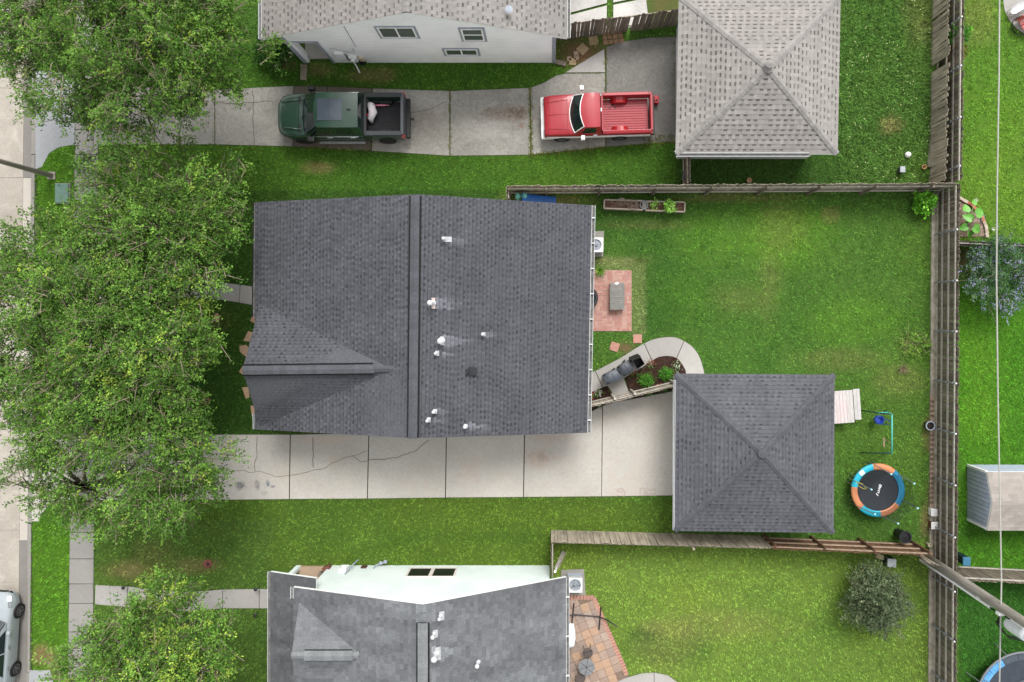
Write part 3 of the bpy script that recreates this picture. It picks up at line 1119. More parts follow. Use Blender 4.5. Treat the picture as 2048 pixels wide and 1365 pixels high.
def main_tint(p):
    px, py = to_px(p)
    f = 1.0
    for (sx, sy, ln, w) in STREAKS:
        if sx < px < sx + ln:
            t = (px - sx) / ln
            if abs(py - sy - 3 * t) < w * (1 - 0.6 * t):
                f += 1.0 * (1 - t * 0.85)
    if abs(px - 829) < 40:
        f *= 1.0 + 0.16 * (1 - abs(px - 829) / 40)
    if 512 < px < 526 and 785 < py < 800 and (px > 521 or py < 790):
        f *= 0.6
    return f


DK, DKD = S(87, 88, 93), S(66, 67, 72)
m = MB()
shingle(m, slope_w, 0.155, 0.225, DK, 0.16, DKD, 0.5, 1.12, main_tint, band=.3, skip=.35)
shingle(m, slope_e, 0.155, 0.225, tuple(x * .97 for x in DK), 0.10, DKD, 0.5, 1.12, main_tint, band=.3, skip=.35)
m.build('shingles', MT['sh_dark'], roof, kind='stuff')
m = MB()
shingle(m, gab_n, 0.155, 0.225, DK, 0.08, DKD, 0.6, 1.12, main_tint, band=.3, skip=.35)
shingle(m, gab_s, 0.155, 0.225, tuple(x * .95 for x in DK), 0.08, tuple(x * 1.3 for x in DKD), 0.5, 1.08, main_tint, band=.25, skip=.35)  # south slope base darkened: its shade is put into the colour
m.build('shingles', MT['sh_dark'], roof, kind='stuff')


def ridge_vent(parent, p0, p1, key, half=0.19, rise=0.075, drop=0.045):
    """raised ventilated ridge: dark slots down both sides, capped pieces on top"""
    p0, p1 = Vector(p0), Vector(p1)
    u = (p1 - p0).normalized()
    s_ = Vector((-u.y, u.x, 0))
    m_ = MB()
    for k in (-1, 1):
        m_.bar(p0 + s_ * k * (half + 0.01) + Vector((0, 0, rise - drop - 0.03)), p1 + s_ * k * (half + 0.01) + Vector((0, 0, rise - drop - 0.03)), 0.075, 0.03)
        m_.bar(p0 + s_ * k * half * .5, p1 + s_ * k * half * .5, half, 0.04)
    o_ = m_.build('ridge_vent', MT['slot'], parent)
    caps_along(parent, p0, p1, key, 0.24, rise - 0.012)
    return o_


d_ = (rB - rT).normalized()
ridge_vent(roof, rT + d_ * 0.06 + Vector((0, 0, .02)), rB - d_ * 0.06 + Vector((0, 0, .02)), 'dark_flat')
ridge_vent(roof, gF + Vector((0.03, 0, .0)), at(746, 738, gh), 'dark_flat', drop=0.07)
caps_along(roof, at(747, 738, gh), gBk, 'dark', 0.22, 0.02)
gutter_run(roof, eTR + Vector((0.09, 0, -0.03)), eBR + Vector((0.09, 0, -0.03)), MT['pipe'], 0.13, 0.11, joints=9)
gutter_run(roof, eTL + Vector((-0.05, 0, -0.05)), at(509, 634, EH) + Vector((-0.05, 0, -0.05)), MT['gutter_dark'], 0.11, 0.09)
gutter_run(roof, at(508, 828, EH) + Vector((-0.03, 0, -0.05)), eBL + Vector((-0.03, 0, -0.05)), MT['pipe'], 0.06, 0.09)
hx0, hx1, hy0, hy1 = eTL.x + 0.35, eTR.x - 0.4, eBL.y + 0.25, eTL.y - 0.25
siding = pm('house_siding', SW(196, 190, 180), SW(178, 172, 162), 3, 0.7)
box_walls(house, hx0, hx1, hy0, hy1, 2.72, siding)
for y_, sgn in ((hy0, -1), (hy1, 1)):      # gable ends
    t_ = MB()
    xr = (rT.x + rB.x) / 2
    y2 = y_ - sgn * 0.12
    a_, b_ = min(y_, y2), max(y_, y2)
    t_.add([(hx0, a_, 2.72), (hx1, a_, 2.72), (xr, a_, 4.7), (hx0, b_, 2.72), (hx1, b_, 2.72), (xr, b_, 4.7)], [(0, 1, 2), (5, 4, 3), (0, 3, 4, 1), (1, 4, 5, 2), (2, 5, 3, 0)])
    t_.build('gable_wall', siding, house)
t_ = MB()
t_.add([(hx0 - .12, g1.y - .3, 2.72), (hx0 - .12, g2_.y + .3, 2.72), (hx0 - .12, gF.y, 4.4), (hx0, g1.y - .3, 2.72), (hx0, g2_.y + .3, 2.72), (hx0, gF.y, 4.4)], [(2, 1, 0), (3, 4, 5), (0, 1, 4, 3), (1, 2, 5, 4), (2, 0, 3, 5)])
t_.build('gable_wall', siding, house)


def h_main(px):   # height of the east slope under photo column px
    x = (px - NX) / FOC * (CAM_H - 4.2)
    t = (x - rT.x) / (eTR.x - rT.x)
    return RH + (EH - RH) * t


redplate = pm('red_edged_flashing', S(226, 214, 208), S(206, 160, 140), 30, 0.6)
for (px, py, up, r, pl, cp, pmat) in ((889, 479, .3, .045, (.34, .2), 'dome', None), (866, 607, .7, .065, (.14, .42), 'hat', redplate), (883, 682, .3, .075, (.16, .34), 'hat', None),
                                      (873, 707, .26, .04, (.16, .2), 'dome', None), (966, 669, .22, .04, (.16, .16), 'dome', None), (869, 823, .26, .045, (.16, .18), 'dome', None),
                                      (857, 840, .3, .045, (.14, .2), 'dome', None), (931, 853, .2, .05, (.14, .16), 'dome', None)):
    vent_pipe(roof, px, py, h_main(px) + 0.0, up, r, pl, (1, 0, -0.29), cp, pmat)
m = MB()
p = at(936, 743, h_main(936))
m.tube([p, p + Vector((0, 0, .2))], .06, 10)
m.bx(p.x, p.x + .34, p.y - .16, p.y + .16, p.z - .03, p.z + 0.03)
m.build('vent_stub', MT['gutter_dark'], roof)


# ---- hip roofed garages
def hip_garage(label, cor, apex, key, E, pitch, base, dash, tooth, wall_mat, inset, fascia, smat, dfr=0.5, vr=0.11):
    c = [Vector(p) for p in cor]          # TL, TR, BR, BL seen from above
    ctr = sum(c, Vector()) / 4
    t = thing('garage', label, 'garage', (ctr.x, ctr.y, 0))
    pl = [[c[1], c[0], apex], [c[2], c[1], apex], [c[3], c[2], apex], [c[0], c[3], apex]]
    m_ = MB()
    slab_roof(m_, pl, 0.16)
    rf = m_.build('roof', [MT['cap_' + key], fascia], t)
    m_ = MB()
    for p_ in pl:
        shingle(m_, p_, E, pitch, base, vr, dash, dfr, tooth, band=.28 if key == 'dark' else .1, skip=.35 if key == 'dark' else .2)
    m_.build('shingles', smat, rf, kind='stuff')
    for p_ in c:
        caps_along(rf, p_, apex, key, 0.2, 0.02)
    m_ = MB()
    m_.lathe([(.2, -.06), (.2, .03), (.05, .06)], 8, apex + Vector((0, 0, .02)))
    m_.build('peak_cap', MT['cap_' + key], rf)
    x0, x1 = c[0].x + inset[0], c[1].x - inset[1]
    y0, y1 = c[3].y + inset[2], c[0].y - inset[3]
    box_walls(t, x0, x1, y0, y1, 2.5, wall_mat)
    m_ = MB()
    for i in range(4):                      # overhead door panels on the driveway side
        m_.bx(x0 - 0.035, x0 - 0.004, (y0 + y1) / 2 - 2.4, (y0 + y1) / 2 + 2.4, 0.05 + i * .53, 0.05 + i * .53 + .51)
    m_.build('garage_door', MT['white'], t)
    return t, rf, (x0, x1, y0, y1)


gar_s = hip_garage('square garage with dark charcoal hip roof at the end of the pale driveway',
                   [at(1351, 748, 2.62), at(1669, 750, 2.62), at(1667, 1066, 2.62), at(1349, 1062, 2.62)], at(1525, 907, 4.0), 'dark', 0.17, 0.26,
                   S(97, 98, 103), S(76, 77, 82), 1.06, MT['white'], (.34, .5, .3, .3), MT['gutter_dark'], MT['sh_dark'], vr=0.12)
gar_n = hip_garage('square garage with light tan hip roof beside the red pickup',
                   [at(1359, -8, 2.62), at(1681, -8, 2.62), at(1675, 308, 2.62), at(1352, 308, 2.62)], at(1537, 137, 4.05), 'tan', 0.2, 0.3,
                   S(158, 153, 148), S(104, 100, 96), 1.05, MT['white'], (.34, .5, .38, .3), MT['white'], MT['sh_tan'], dfr=0.38)
gutter_run(gar_n[1], at(1352, 310, 2.6), at(1618, 310, 2.6), MT['pipe'], 0.14, 0.12)
m = MB()
m.lathe([(.2, 0), (.2, .02), (.12, .05), (.12, .16), (.17, .18), (.03, .24)], 16, at(1537, 131, 4.1))
m.build('roof_turbine_vent', MT['cap_tan'], gar_n[1])
gutter_run(gar_s[1], at(1349, 760, 2.6), at(1347, 1060, 2.6), MT['pipe'], 0.05, 0.1)

# ---- upper neighbour: white gable wall towards us
up_h = thing('house', 'white walled house with tan shingle roof behind the two pickups', 'house', at(830, 40, 0))
WY = 11.68
WX0, WX1 = -11.1, 0.16
xr, zr, pit = -5.4, 5.6, 0.385


def zr_at(x):
    return zr - pit * abs(x - xr)


ridge_y0, ridge_y1 = WY - 0.16, WY + 12.0
xl, xrr = xr - 6.42, xr + 6.1
s_w = [Vector((xl, ridge_y0, zr_at(xl))), Vector((xl, ridge_y1, zr_at(xl))), Vector((xr, ridge_y1, zr)), Vector((xr, ridge_y0, zr))]
s_e = [Vector((xrr, ridge_y1, zr_at(xrr))), Vector((xrr, ridge_y0, zr_at(xrr))), Vector((xr, ridge_y0, zr)), Vector((xr, ridge_y1, zr))]
m = MB()
slab_roof(m, [s_w, s_e], 0.16)
rf_u = m.build('roof', [MT['cap_tan'], MT['white']], up_h)


def crop(poly, y1):
    return [Vector((p.x, min(p.y, y1), p.z)) for p in poly]


m = MB()
shingle(m, crop(s_w, 15.5), 0.2, 0.3, S(152, 147, 143), 0.09, S(108, 103, 100), 0.4, 1.06)
shingle(m, crop(s_e, 15.5), 0.2, 0.3, S(150, 146, 142), 0.09, S(108, 103, 100), 0.4, 1.06)
m.build('shingles', MT['sh_tan'], rf_u, kind='stuff')
caps_along(rf_u, Vector((xr, ridge_y0 + .02, zr)), Vector((xr, 15.5, zr)), 'tan', 0.2, 0.02)
gutter_run(rf_u, Vector((xl - .07, ridge_y0, zr_at(xl) - .03)), Vector((xl - .07, ridge_y1, zr_at(xl) - .03)), MT['pipe'], 0.12, 0.1)
gutter_run(rf_u, Vector((xrr + .07, ridge_y0, zr_at(xrr) - .03)), Vector((xrr + .07, ridge_y1, zr_at(xrr) - .03)), MT['pipe'], 0.12, 0.1)
OX0, OX1, OH = -10.92, -9.85, 2.38      # porch opening
m = MB()
zt = lambda x: zr_at(x) - 0.17
front = [[(OX1, 0), (WX1, 0), (WX1, zt(WX1)), (xr, zt(xr)), (OX1, zt(OX1))], [(WX0, OH), (OX1, OH), (OX1, zt(OX1)), (WX0, zt(WX0))], [(WX0, 0), (OX0, 0), (OX0, OH), (WX0, OH)]]
for poly in front:
    n_ = len(poly)
    m.add([(x, WY, z) for x, z in poly] + [(x, WY + .15, z) for x, z in poly], [tuple(range(n_)), tuple(range(2 * n_ - 1, n_ - 1, -1))] + [((i + 1) % n_, i, n_ + i, n_ + (i + 1) % n_) for i in range(n_)])
m.build('gable_wall', MT['whitewall'], up_h)
m = MB()
m.bx(OX1, OX1 + .1, WY + .15, WY + 1.6, 0, 2.6)
m.bx(WX0, OX1 + .1, WY + 1.6, WY + 1.7, 0, 2.6)
m.build('porch_wall', MT['whitewall'], up_h)
m = MB()
m.bx(WX0, WX0 + .12, WY + .15, WY + .4, 0, 2.6)
m.build('porch_post', MT['whitewall'], up_h)
m = MB()
m.bx(WX0, OX1, WY + .16, WY + 1.6, 0, 0.1)
m.build('porch_floor', c_path, up_h)
for (a, b) in ((WX0, WX0), (WX1, WX1)):
    m = MB()
    m.bx(a - .15, a + .15, WY + 1.7, ridge_y1 - .3, 0, 3.1)
    m.build('wall', MT['whitewall'], up_h)
NOGRASS.append([(NX + x * PPM, NY - y * PPM) for x, y in ((WX0 - .1, WY), (WX1 + .1, WY), (WX1 + .1, 30), (WX0 - .1, 30))])
for (x, w_, z) in ((WX0, .1, zt(WX0)), (WX1, .1, zt(WX1))):    # grey corner boards
    m = MB()
    m.bx(x - .07, x + .09, WY - .03, WY - .003, 0, z)
    m.build('corner_board', MT['greytrim'], up_h)
m = MB()
for (a, b, c, d) in ((OX0, OX1 + .1, OH, OH + .1), (OX1, OX1 + .1, 0, OH)):
    m.bx(a, b, WY - .03, WY - .003, c, d)
m.build('opening_trim', MT['greytrim'], up_h)
m = MB()
m.bx(OX0, OX1, WY + .02, WY + .13, OH - .16, OH - .02)
m.build('opening_header', MT['white'], up_h)


def on_wall(px, py, wy=WY):
    d = wy * FOC / (NY - py)
    return (px - NX) / FOC * d, CAM_H - d


for (a, b, c, d, sp) in ((762, 54, 836, 75, 'v'), (925, 57, 970, 81, 'h'), (890, 98, 957, 110, 'v')):
    x0, z1 = on_wall(a, b)
    x1, z0 = on_wall(c, d)
    x0b, _ = on_wall(a + 3, d)
    window_on_wall(up_h, min(x0, x0b), x1, z0, z1, WY, -1, MT['white'], MT['greytrim'], MT['winglass'], sp)
# meter, boxes, conduits and cable on the white wall
mx, mz = on_wall(700, 112)
m = MB()
m.bx(mx - .55, mx - .15, WY - .14, WY - .002, .75, 1.4)
m.build('electric_box', MT['white'], up_h, bevel=.01)
m = MB()
m.bx(mx - .05, mx + .3, WY - .16, WY - .002, .5, .95)
m.lathe([(.1, 0), (.1, .09), (.05, .1)], 14, (mx + .1, WY - .16, .8), M=Matrix.Rotation(R(90), 4, 'X'))
m.build('electric_meter', MT['white'], up_h)
m = MB()
m.bx(mx + .36, mx + .55, WY - .11, WY - .002, .45, .8)
m.build('phone_box', MT['beige'], up_h)
m = MB()
m.tube([(mx - .1, WY - .1, 1.3), (mx - .05, WY - .2, 1.0), (mx + .02, WY - .2, .7), (mx + .1, WY - .18, .45)], .022, 6)
m.build('service_cable', MT['black'], up_h)
m = MB()
m.tube([(mx + .1, WY - .2, .6), (mx + .13, WY - .26, .25), (mx + .2, WY - .45, .03)], .035, 8)
m.build('conduit', MT['white'], up_h)
m = MB()
m.tube([(mx + .35, WY - .1, 1.35), (mx - .5, WY - .03, 1.72), (mx - .62, WY - .03, 1.72)], .012, 5)
m.tube([(mx + .35, WY - .03, 1.35), (mx + .35, WY - .03, 1.74)], .012, 5)
m.tube([on_wall(683, 44)[0:1] + (WY - .02,) + on_wall(683, 44)[1:], on_wall(712, 94)[0:1] + (WY - .02,) + on_wall(712, 94)[1:]], .014, 5)
m.build('wall_cable', MT['greytrim'], up_h)
m = MB()
m.lathe([(.14, 0), (.155, .03), (.08, .05)], 12, at(1018, 20, 4.43))
m.build('roof_vent', MT['greytrim'], rf_u)

# ---- lower neighbour: mint gable wall, grey roof
low_h = thing('house', 'mint white house with mottled grey roof at the bottom of the picture', 'house', at(840, 1300, 0))
LY = -11.16
YB = -27.0
lA, lR, lE = at(587, 1180, 3.9), at(846, 1211, 5.6), at(1132, 1148, 2.8)
for p in (lA, lR, lE):
    p.y = -10.68
lwB, lrB, leB = Vector((lA.x, YB, lA.z)), Vector((lR.x, YB, lR.z)), Vector((lE.x, YB, lE.z))
ls_w = [lwB, lA, lR, lrB]
ls_e = [lE, leB, lrB, lR]
pA, pB = at(541, 1140, 2.35), at(632, 1164, 3.1)
pA.y = pB.y = -10.62
porch_roof = [Vector((pA.x, YB, pA.z)), pA, pB, Vector((pB.x, YB, pB.z))]
dr = at(583, 1311, 4.82), at(722, 1311, 4.82)
d1, d2 = at(603, 1198, 3.92), at(590, 1424, 3.92)
d1.x = d2.x = dr[0].x
xin = -7.2
lg_n = [Vector((xin, d1.y, 3.92)), d1, dr[0], dr[1]]
lg_s = [d2, Vector((xin, d2.y, 3.92)), dr[1], dr[0]]
m = MB()
slab_roof(m, [ls_w, ls_e, porch_roof])
slab_roof(m, [lg_n, lg_s], 0.1)
rf_l = m.build('roof', [MT['cap_grey'], MT['white']], low_h)
GR = S(116, 118, 121)


def cy(poly, y0=-17.5):
    return [Vector((p.x, max(p.y, y0), p.z)) for p in poly]


def low_tint(p):
    px, py = to_px(p)
    f = 0.94 + 0.38 * (float(vnoise(np.array([p.x * .9]), np.array([p.y * 2.6]), 3)[0]) - .5)
    if 866 < px < 930 and abs(py - 1312 + (px - 866) * 0.25) < 16 * (1 - (px - 866) / 90):
        f *= 1.5
    if 830 < px < 870:
        f *= 1.15
    return f


m = MB()
shingle(m, cy(ls_w), 0.17, 0.3, GR, 0.16, None, rw=(.12, .26), tint=low_tint)
shingle(m, cy(ls_e), 0.17, 0.3, GR, 0.16, None, rw=(.12, .26), tint=low_tint)
shingle(m, cy(porch_roof), 0.17, 0.3, tuple(x * .72 for x in GR), 0.14, None, rw=(.12, .26), tint=low_tint)
m.build('shingles', MT['sh_grey'], rf_l, kind='stuff')
m = MB()
shingle(m, lg_n, 0.17, 0.3, tuple(x * 1.18 for x in GR), 0.10, None, rw=(.2, .36))  # north slope base lightened: light from that side put into the colour
shingle(m, lg_s, 0.17, 0.3, GR, 0.14, None, rw=(.12, .26), tint=low_tint)
m.build('shingles', MT['sh_grey'], rf_l, kind='stuff')
caps_along(rf_l, lR + Vector((0, -.02, 0)), Vector((lR.x, -11.3, lR.z)), 'grey', 0.2, 0.02)
ridge_vent(rf_l, Vector((lR.x, -11.35, lR.z + .02)), Vector((lR.x, -17.4, lR.z + .02)), 'grey_flat', half=0.2)
ridge_vent(rf_l, dr[0] + Vector((.5, 0, .0)), dr[1] + Vector((-.35, 0, .0)), 'grey_flat', half=0.16, drop=0.07)
caps_along(rf_l, dr[0], dr[0] + Vector((.5, 0, 0)), 'grey', .2, .02)
caps_along(rf_l, dr[1] + Vector((-.35, 0, 0)), dr[1], 'grey', .2, .02)
gutter_run(rf_l, pA + Vector((-.06, 0, -.04)), Vector((pA.x - .06, YB, pA.z - .04)), MT['pipe'], 0.12, 0.1, joints=0)
gutter_run(rf_l, lA + Vector((-.06, 0, -.03)), Vector((lA.x - .06, d1.y - .0, lA.z - .03)), MT['pipe'], 0.11, 0.1)
gutter_run(rf_l, Vector((lA.x - .06, d2.y + .7, lA.z - .03)), Vector((lA.x - .06, YB, lA.z - .03)), MT['pipe'], 0.11, 0.1)
gutter_run(rf_l, lE + Vector((.07, 0, -.03)), leB + Vector((.07, 0, -.03)), MT['pipe'], 0.11, 0.1, joints=10)
lx0, lx1 = lA.x + .25, (1099 - NX) / PPM
lsl_w, lsl_e = (lR.z - lA.z) / (lR.x - lA.x), (lR.z - lE.z) / (lE.x - lR.x)
m = MB()
P0x = (597 - NX) / PPM
poly = [(lx0, 0), (lx1, 0), (lx1, lR.z - lsl_e * (lx1 - lR.x) - .17), (lR.x, lR.z - .17), (lx0, lA.z + lsl_w * .25 - .17)]
hole0, hole1, hh = P0x + .0, (660 - NX) / PPM, 2.2
polys = [[(hole1, 0), (lx1, 0), (lx1, poly[2][1]), (lR.x, poly[3][1]), (hole1, lA.z + lsl_w * (hole1 - lA.x) - .17)], [(lx0, hh), (hole1, hh), (hole1, lA.z + lsl_w * (hole1 - lA.x) - .17), (lx0, poly[4][1])]]
for pl in polys:
    n_ = len(pl)
    m.add([(x, LY, z) for x, z in pl] + [(x, LY - .15, z) for x, z in pl], [tuple(range(n_ - 1, -1, -1)), tuple(range(n_, 2 * n_))] + [(i, (i + 1) % n_, n_ + (i + 1) % n_, n_ + i) for i in range(n_)])
m.build('gable_wall', MT['mint'], low_h)
m = MB()          # porch end wall with its opening: post, header
m.bx(P0x - .1, P0x + .12, LY - .15, LY, 0, 2.3)
m.build('porch_post', MT['mint'], low_h)
m = MB()
m.bx(pA.x + .4, lx0, LY - .15, LY, 2.06, 2.3)
m.build('porch_header', MT['mint'], low_h)
m = MB()
m.bx(pA.x + .35, hole1, LY - 1.7, LY - .02, 0, 0.12)
m.build('porch_floor', pm('porch_boards', S(196, 170, 144), S(176, 150, 126), 5, .8), low_h)
m = MB()
m.bx(hole1 + .0, hole1 + .12, LY - 8, LY - .15, 0, 2.6)
m.build('porch_wall', MT['mint'], low_h)
m = MB()
m.bx(lx1 - .15, lx1, YB + .3, LY - .15, 0, 2.5)
m.build('wall', MT['mint'], low_h)
NOGRASS.append([(555, 1132), (1101, 1132), (1101, 1900), (555, 1900)])


def on_low(px, py):
    d = -LY * FOC / (py - NY)
    return (px - NX) / FOC * d, CAM_H - d


for (a, b, c, d) in ((822, 1138, 856, 1154), (870, 1138, 906, 1154)):
    x0, z0 = on_low(a, b)
    x1, z1 = on_low(c, d)
    f = MB()
    xa, xb = x0 + .02, x1
    y0, y1 = LY + .003, LY + .04
    for (p_, q_, r_, s_) in ((xa - .08, xb + .08, z0 - .08, z0), (xa - .08, xb + .08, z1, z1 + .08), (xa - .08, xa, z0, z1), (xb, xb + .08, z0, z1)):
        f.bx(p_, q_, y0, y1, r_, s_)
    w = f.build('window', MT['putty'], low_h)
    g = MB()
    g.bx(xa, xb, LY + .003, LY + .02, z0, z1)
    g.build('pane', MT['screen'], w)
mx, mz = on_low(690, 1139)
m = MB()
m.bx(mx - .2, mx + .15, LY + .002, LY + .15, .35, .9)
m.lathe([(.09, 0), (.09, .09), (.04, .1)], 12, (mx, LY + .15, .7), M=Matrix.Rotation(R(-90), 4, 'X'))
m.build('electric_meter', MT['white'], low_h)
m = MB()
m.tube([(mx + .2, LY + .06, 1.2), (mx + .35, LY + .2, .5), (mx + .45, LY + .25, .02)], .035, 7)
m.build('conduit', MT['greytrim'], low_h)
m = MB()
x_, z_ = on_low(730, 1133)
m.bx(x_ - .12, x_ + .12, LY + .002, LY + .06, .15, .42)
m.build('brick_vent', pm('vent_brown', S(96, 66, 54), S(70, 48, 40), 30, .9), low_h)
m = MB()
x_ = on_low(770, 1125)[0]
m.tube([(x_ - .3, LY + .04, .5), (x_ - .25, LY + .12, .3), (x_, LY + .16, .2), (x_ + .18, LY + .2, .25)], .03, 7)
m.lathe([(.07, 0), (.09, .1), (.03, .16)], 10, (x_ + .15, LY + .22, .1))
m.lathe([(.07, 0), (.09, .1), (.03, .16)], 10, (x_ - .05, LY + .16, .1))
m.build('gas_meter', MT['greytrim'], low_h)


def h_low(px):
    x = (px - NX) / FOC * (CAM_H - 5.2)
    return lR.z - lsl_e * (x - lR.x)


for (px, py, up, r, pl, cp) in ((877, 1236, .3, .045, (.2, .34), 'dome'), (864, 1272, .3, .05, (.2, .3), 'hat'), (868, 1312, .45, .07, (.24, .5), 'hat'), (952, 1328, .35, .055, (.2, .44), 'hat')):
    vent_pipe(rf_l, px + 4, py - 4, h_low(px + 4), up, r, pl, (1, 0, -0.5), cp)

# ---- small shed, upper right garden
SX = (1934 - NX) / PPM
sy0, sy1 = (NY - 931) / PPM, (NY - 1039) / PPM
ym = (sy0 + sy1) / 2
shed = thing('shed', 'small grey blue garden shed with pale tan shingle roof', 'shed', (SX + 2, ym, 0))
eh, rh = 1.5, 1.86
xE = SX + 5.5
y_a, y_b = sy0 + .02, sy1 - .06
r0, r1 = Vector((SX - .02, ym, rh)), Vector((xE, ym, rh))
sN = [Vector((xE, y_a, eh)), Vector((SX - .02, y_a, eh)), r0, r1]
sS = [Vector((SX - .02, y_b, eh)), Vector((xE, y_b, eh)), r1, r0]
m = MB()
slab_roof(m, [sN, sS], .09)
rf_s = m.build('roof', [MT['cap_tan'], MT['white']], shed)
m = MB()
TS = S(168, 160, 152)
shingle(m, sN, 0.155, 0.36, TS, 0.10, None, rw=(.26, .38))
shingle(m, sS, 0.155, 0.36, TS, 0.10, None, rw=(.26, .38))
m.build('shingles', MT['sh_tan'], rf_s, kind='stuff')
shedm = pm('shed_siding', SW(172, 182, 198), SW(154, 164, 180), 3, .7, rnd=.05)
N = 13
for i in range(N):            # vertical boards of the gable wall, each with its own edge
    ya = sy0 + (sy1 - sy0) * i / N
    yb_ = sy0 + (sy1 - sy0) * (i + 1) / N
    zz = lambda y: rh - (rh - eh) * abs(y - ym) / (sy0 - ym) - .1
    m = MB()
    g_ = .008
    pts = [(ya - g_, 0), (yb_ + g_, 0), (yb_ + g_, zz(yb_)), (ya - g_, zz(ya))]
    m.add([(SX, y, z) for y, z in pts] + [(SX + .03, y, z) for y, z in pts], [(0, 1, 2, 3), (7, 6, 5, 4), (1, 0, 4, 5), (2, 1, 5, 6), (3, 2, 6, 7), (0, 3, 7, 4)])
    m.build('board', shedm, shed)
m = MB()
m.bx(SX + .035, SX + .07, sy1, sy0, 0, eh - .1)
m.build('wall', pm('shed_shadow_gap', S(96, 104, 116), S(84, 92, 104), 3, .8), shed)
m = MB()
for y in (sy0, sy1):
    m.bx(SX + .08, xE - .1, y - .03, y + .03, 0, eh - .1)
m.build('wall', shedm, shed)
for y in (sy0, sy1):
    m = MB()
    m.bx(SX - .03, SX + .07, y - .05, y + .05, 0, eh - .09)
    m.build('corner_board', MT['white'], shed)
NOGRASS.append([(1934, 931), (2200, 931), (2200, 1039), (1934, 1039)])


# ------------------------------------------------------------------ fences
def picket_mesh(mat, h, w=0.135, t=0.018, ear=True, name='picket'):
    m_ = MB()
    e = 0.03 if ear else 0.0
    prof = [(-w / 2, 0), (w / 2, 0), (w / 2, h - e), (w / 2 - e, h), (-w / 2 + e, h), (-w / 2, h - e)]
    n_ = len(prof)
    v = [(x, 0, z) for x, z in prof] + [(x, t, z) for x, z in prof]
    m_.add(v, [tuple(range(n_)), tuple(range(2 * n_ - 1, n_ - 1, -1))] + [((i + 1) % n_, i, n_ + i, n_ + (i + 1) % n_) for i in range(n_)])
    return m_.mesh(name, mat)


def fence(label, a, b, h, mat, rails=(), rail_mat=None, rail_side=1, posts=(), post_kind='wood', post_mat=None, w=0.142, group=None, tilt=0.012, hj=0.03, kick=None, missing=(), skew=0.0, name='fence', rail_h=0.09):
    """pickets stand one by one from a to b (ground points); rails and posts on rail_side (+1 = left of a->b)"""
    a, b = Vector((*a, 0)), Vector((*b, 0))
    d = b - a
    L = d.length
    u = d / L
    s_ = Vector((-u.y, u.x, 0)) * rail_side
    yaw = math.atan2(u.y, u.x)
    t = thing(name, label, 'fence', a, 0, group)
    ms = [picket_mesh(mat, h + dz, ear=True) for dz in (-hj, 0, hj * .6)]
    n_ = int(L / w)
    for i in range(n_):
        if i in missing:
            continue
        p = a + u * (w * (i + .5) * L / (n_ * w)) + s_ * random.uniform(-.006, .006)
        place('picket', random.choice(ms), p, (random.uniform(-tilt, tilt), skew + random.uniform(-tilt, tilt), yaw), t)
    rs = s_ * (0.02 + 0.045) if True else s_
    for z in rails:
        m_ = MB()
        m_.bar(a + rs * 1.0 + Vector((0, 0, z)), b + rs + Vector((0, 0, z)), 0.045, rail_h)
        m_.build('rail', rail_mat or mat, t)
    if kick:
        m_ = MB()
        m_.bar(a + s_ * .06 + Vector((0, 0, kick[0] / 2)), b + s_ * .06 + Vector((0, 0, kick[0] / 2)), 0.05, kick[0])
        m_.build('kick_board', kick[1], t)
        m_ = MB()
        m_.bar(a + s_ * .17 + Vector((0, 0, .04)), b + s_ * .17 + Vector((0, 0, .04)), 0.16, .09)
        m_.build('base_timber', kick[1], t)
    for f in posts:
        p = a + u * f + s_ * .13
        m_ = MB()
        if post_kind == 'wood':
            m_.bar(p, p + Vector((0, 0, h + .02)), .09, .09)
            o_ = m_.build('post', post_mat or rail_mat or mat, t)
        else:
            m_.tube([p, p + Vector((0, 0, h + .02))], .03, 8)
            o_ = m_.build('post', MT['steel'], t)
            c_ = MB()
            c_.lathe([(.036, 0), (.036, .03), (.012, .055)], 10, p + Vector((0, 0, h + .02)))
            c_.build('post_cap', MT['white'], o_)
            for z in rails:
                c_ = MB()
                c_.bx(p.x - .045, p.x + .045, p.y - .045, p.y + .045, z - .03, z + .03)
                c_.build('bracket', MT['steel'], o_)
    return t


def gp(px, py):
    return g2(px, py)


# back fence (upright pickets, inside face with rails and steel posts)
f_s, f_n = gp(1866, 1420), gp(1873, 383)
Lb = math.hypot(f_s[0] - f_n[0], f_s[1] - f_n[1])
pst = [(1420 - y) / PPM for y in (1340, 1246, 1152, 1050, 952, 855, 760, 662, 566, 470)]
fence('long weathered back fence with rails and steel posts, kick board at its foot', f_s, f_n, 1.84, MT['wood_dark'], (0.62, 1.12, 1.62), MT['wood_light'], 1, pst, 'steel', kick=(.24, MT['rotboard']))
fence('weathered rail fence with steel posts behind the old board fence, upper right', gp(1879, 376), gp(1884, -60), 1.78, MT['wood_dark'], (1.1, 1.62), MT['wood_light'], 1, [0.6, 2.7, 4.9, 7.0, 9.2], 'steel')
fence('old grey board fence with gaps beside the weedy yard', gp(1858, 372), gp(1866, -60), 1.42, MT['wood_grey'], (.4, 1.1), MT['wood_dark'], -1, (), hj=.08, tilt=.03, missing=(36, 37, 52), skew=0.0)
m = MB()
M_ = Matrix.Translation((*gp(1858, 292), 0.02)) @ Matrix.Rotation(R(-6), 4, 'Z') @ Matrix.Rotation(R(22), 4, 'Y')
m.bx(-.02, .02, -1.0, 1.0, 0, .75, M=M_)
tag(m.build('plywood_sheet', pm('old_plywood', S(168, 158, 144), S(140, 130, 116), 6, .9)), 'grey plywood sheet leaning against the old board fence', 'board')
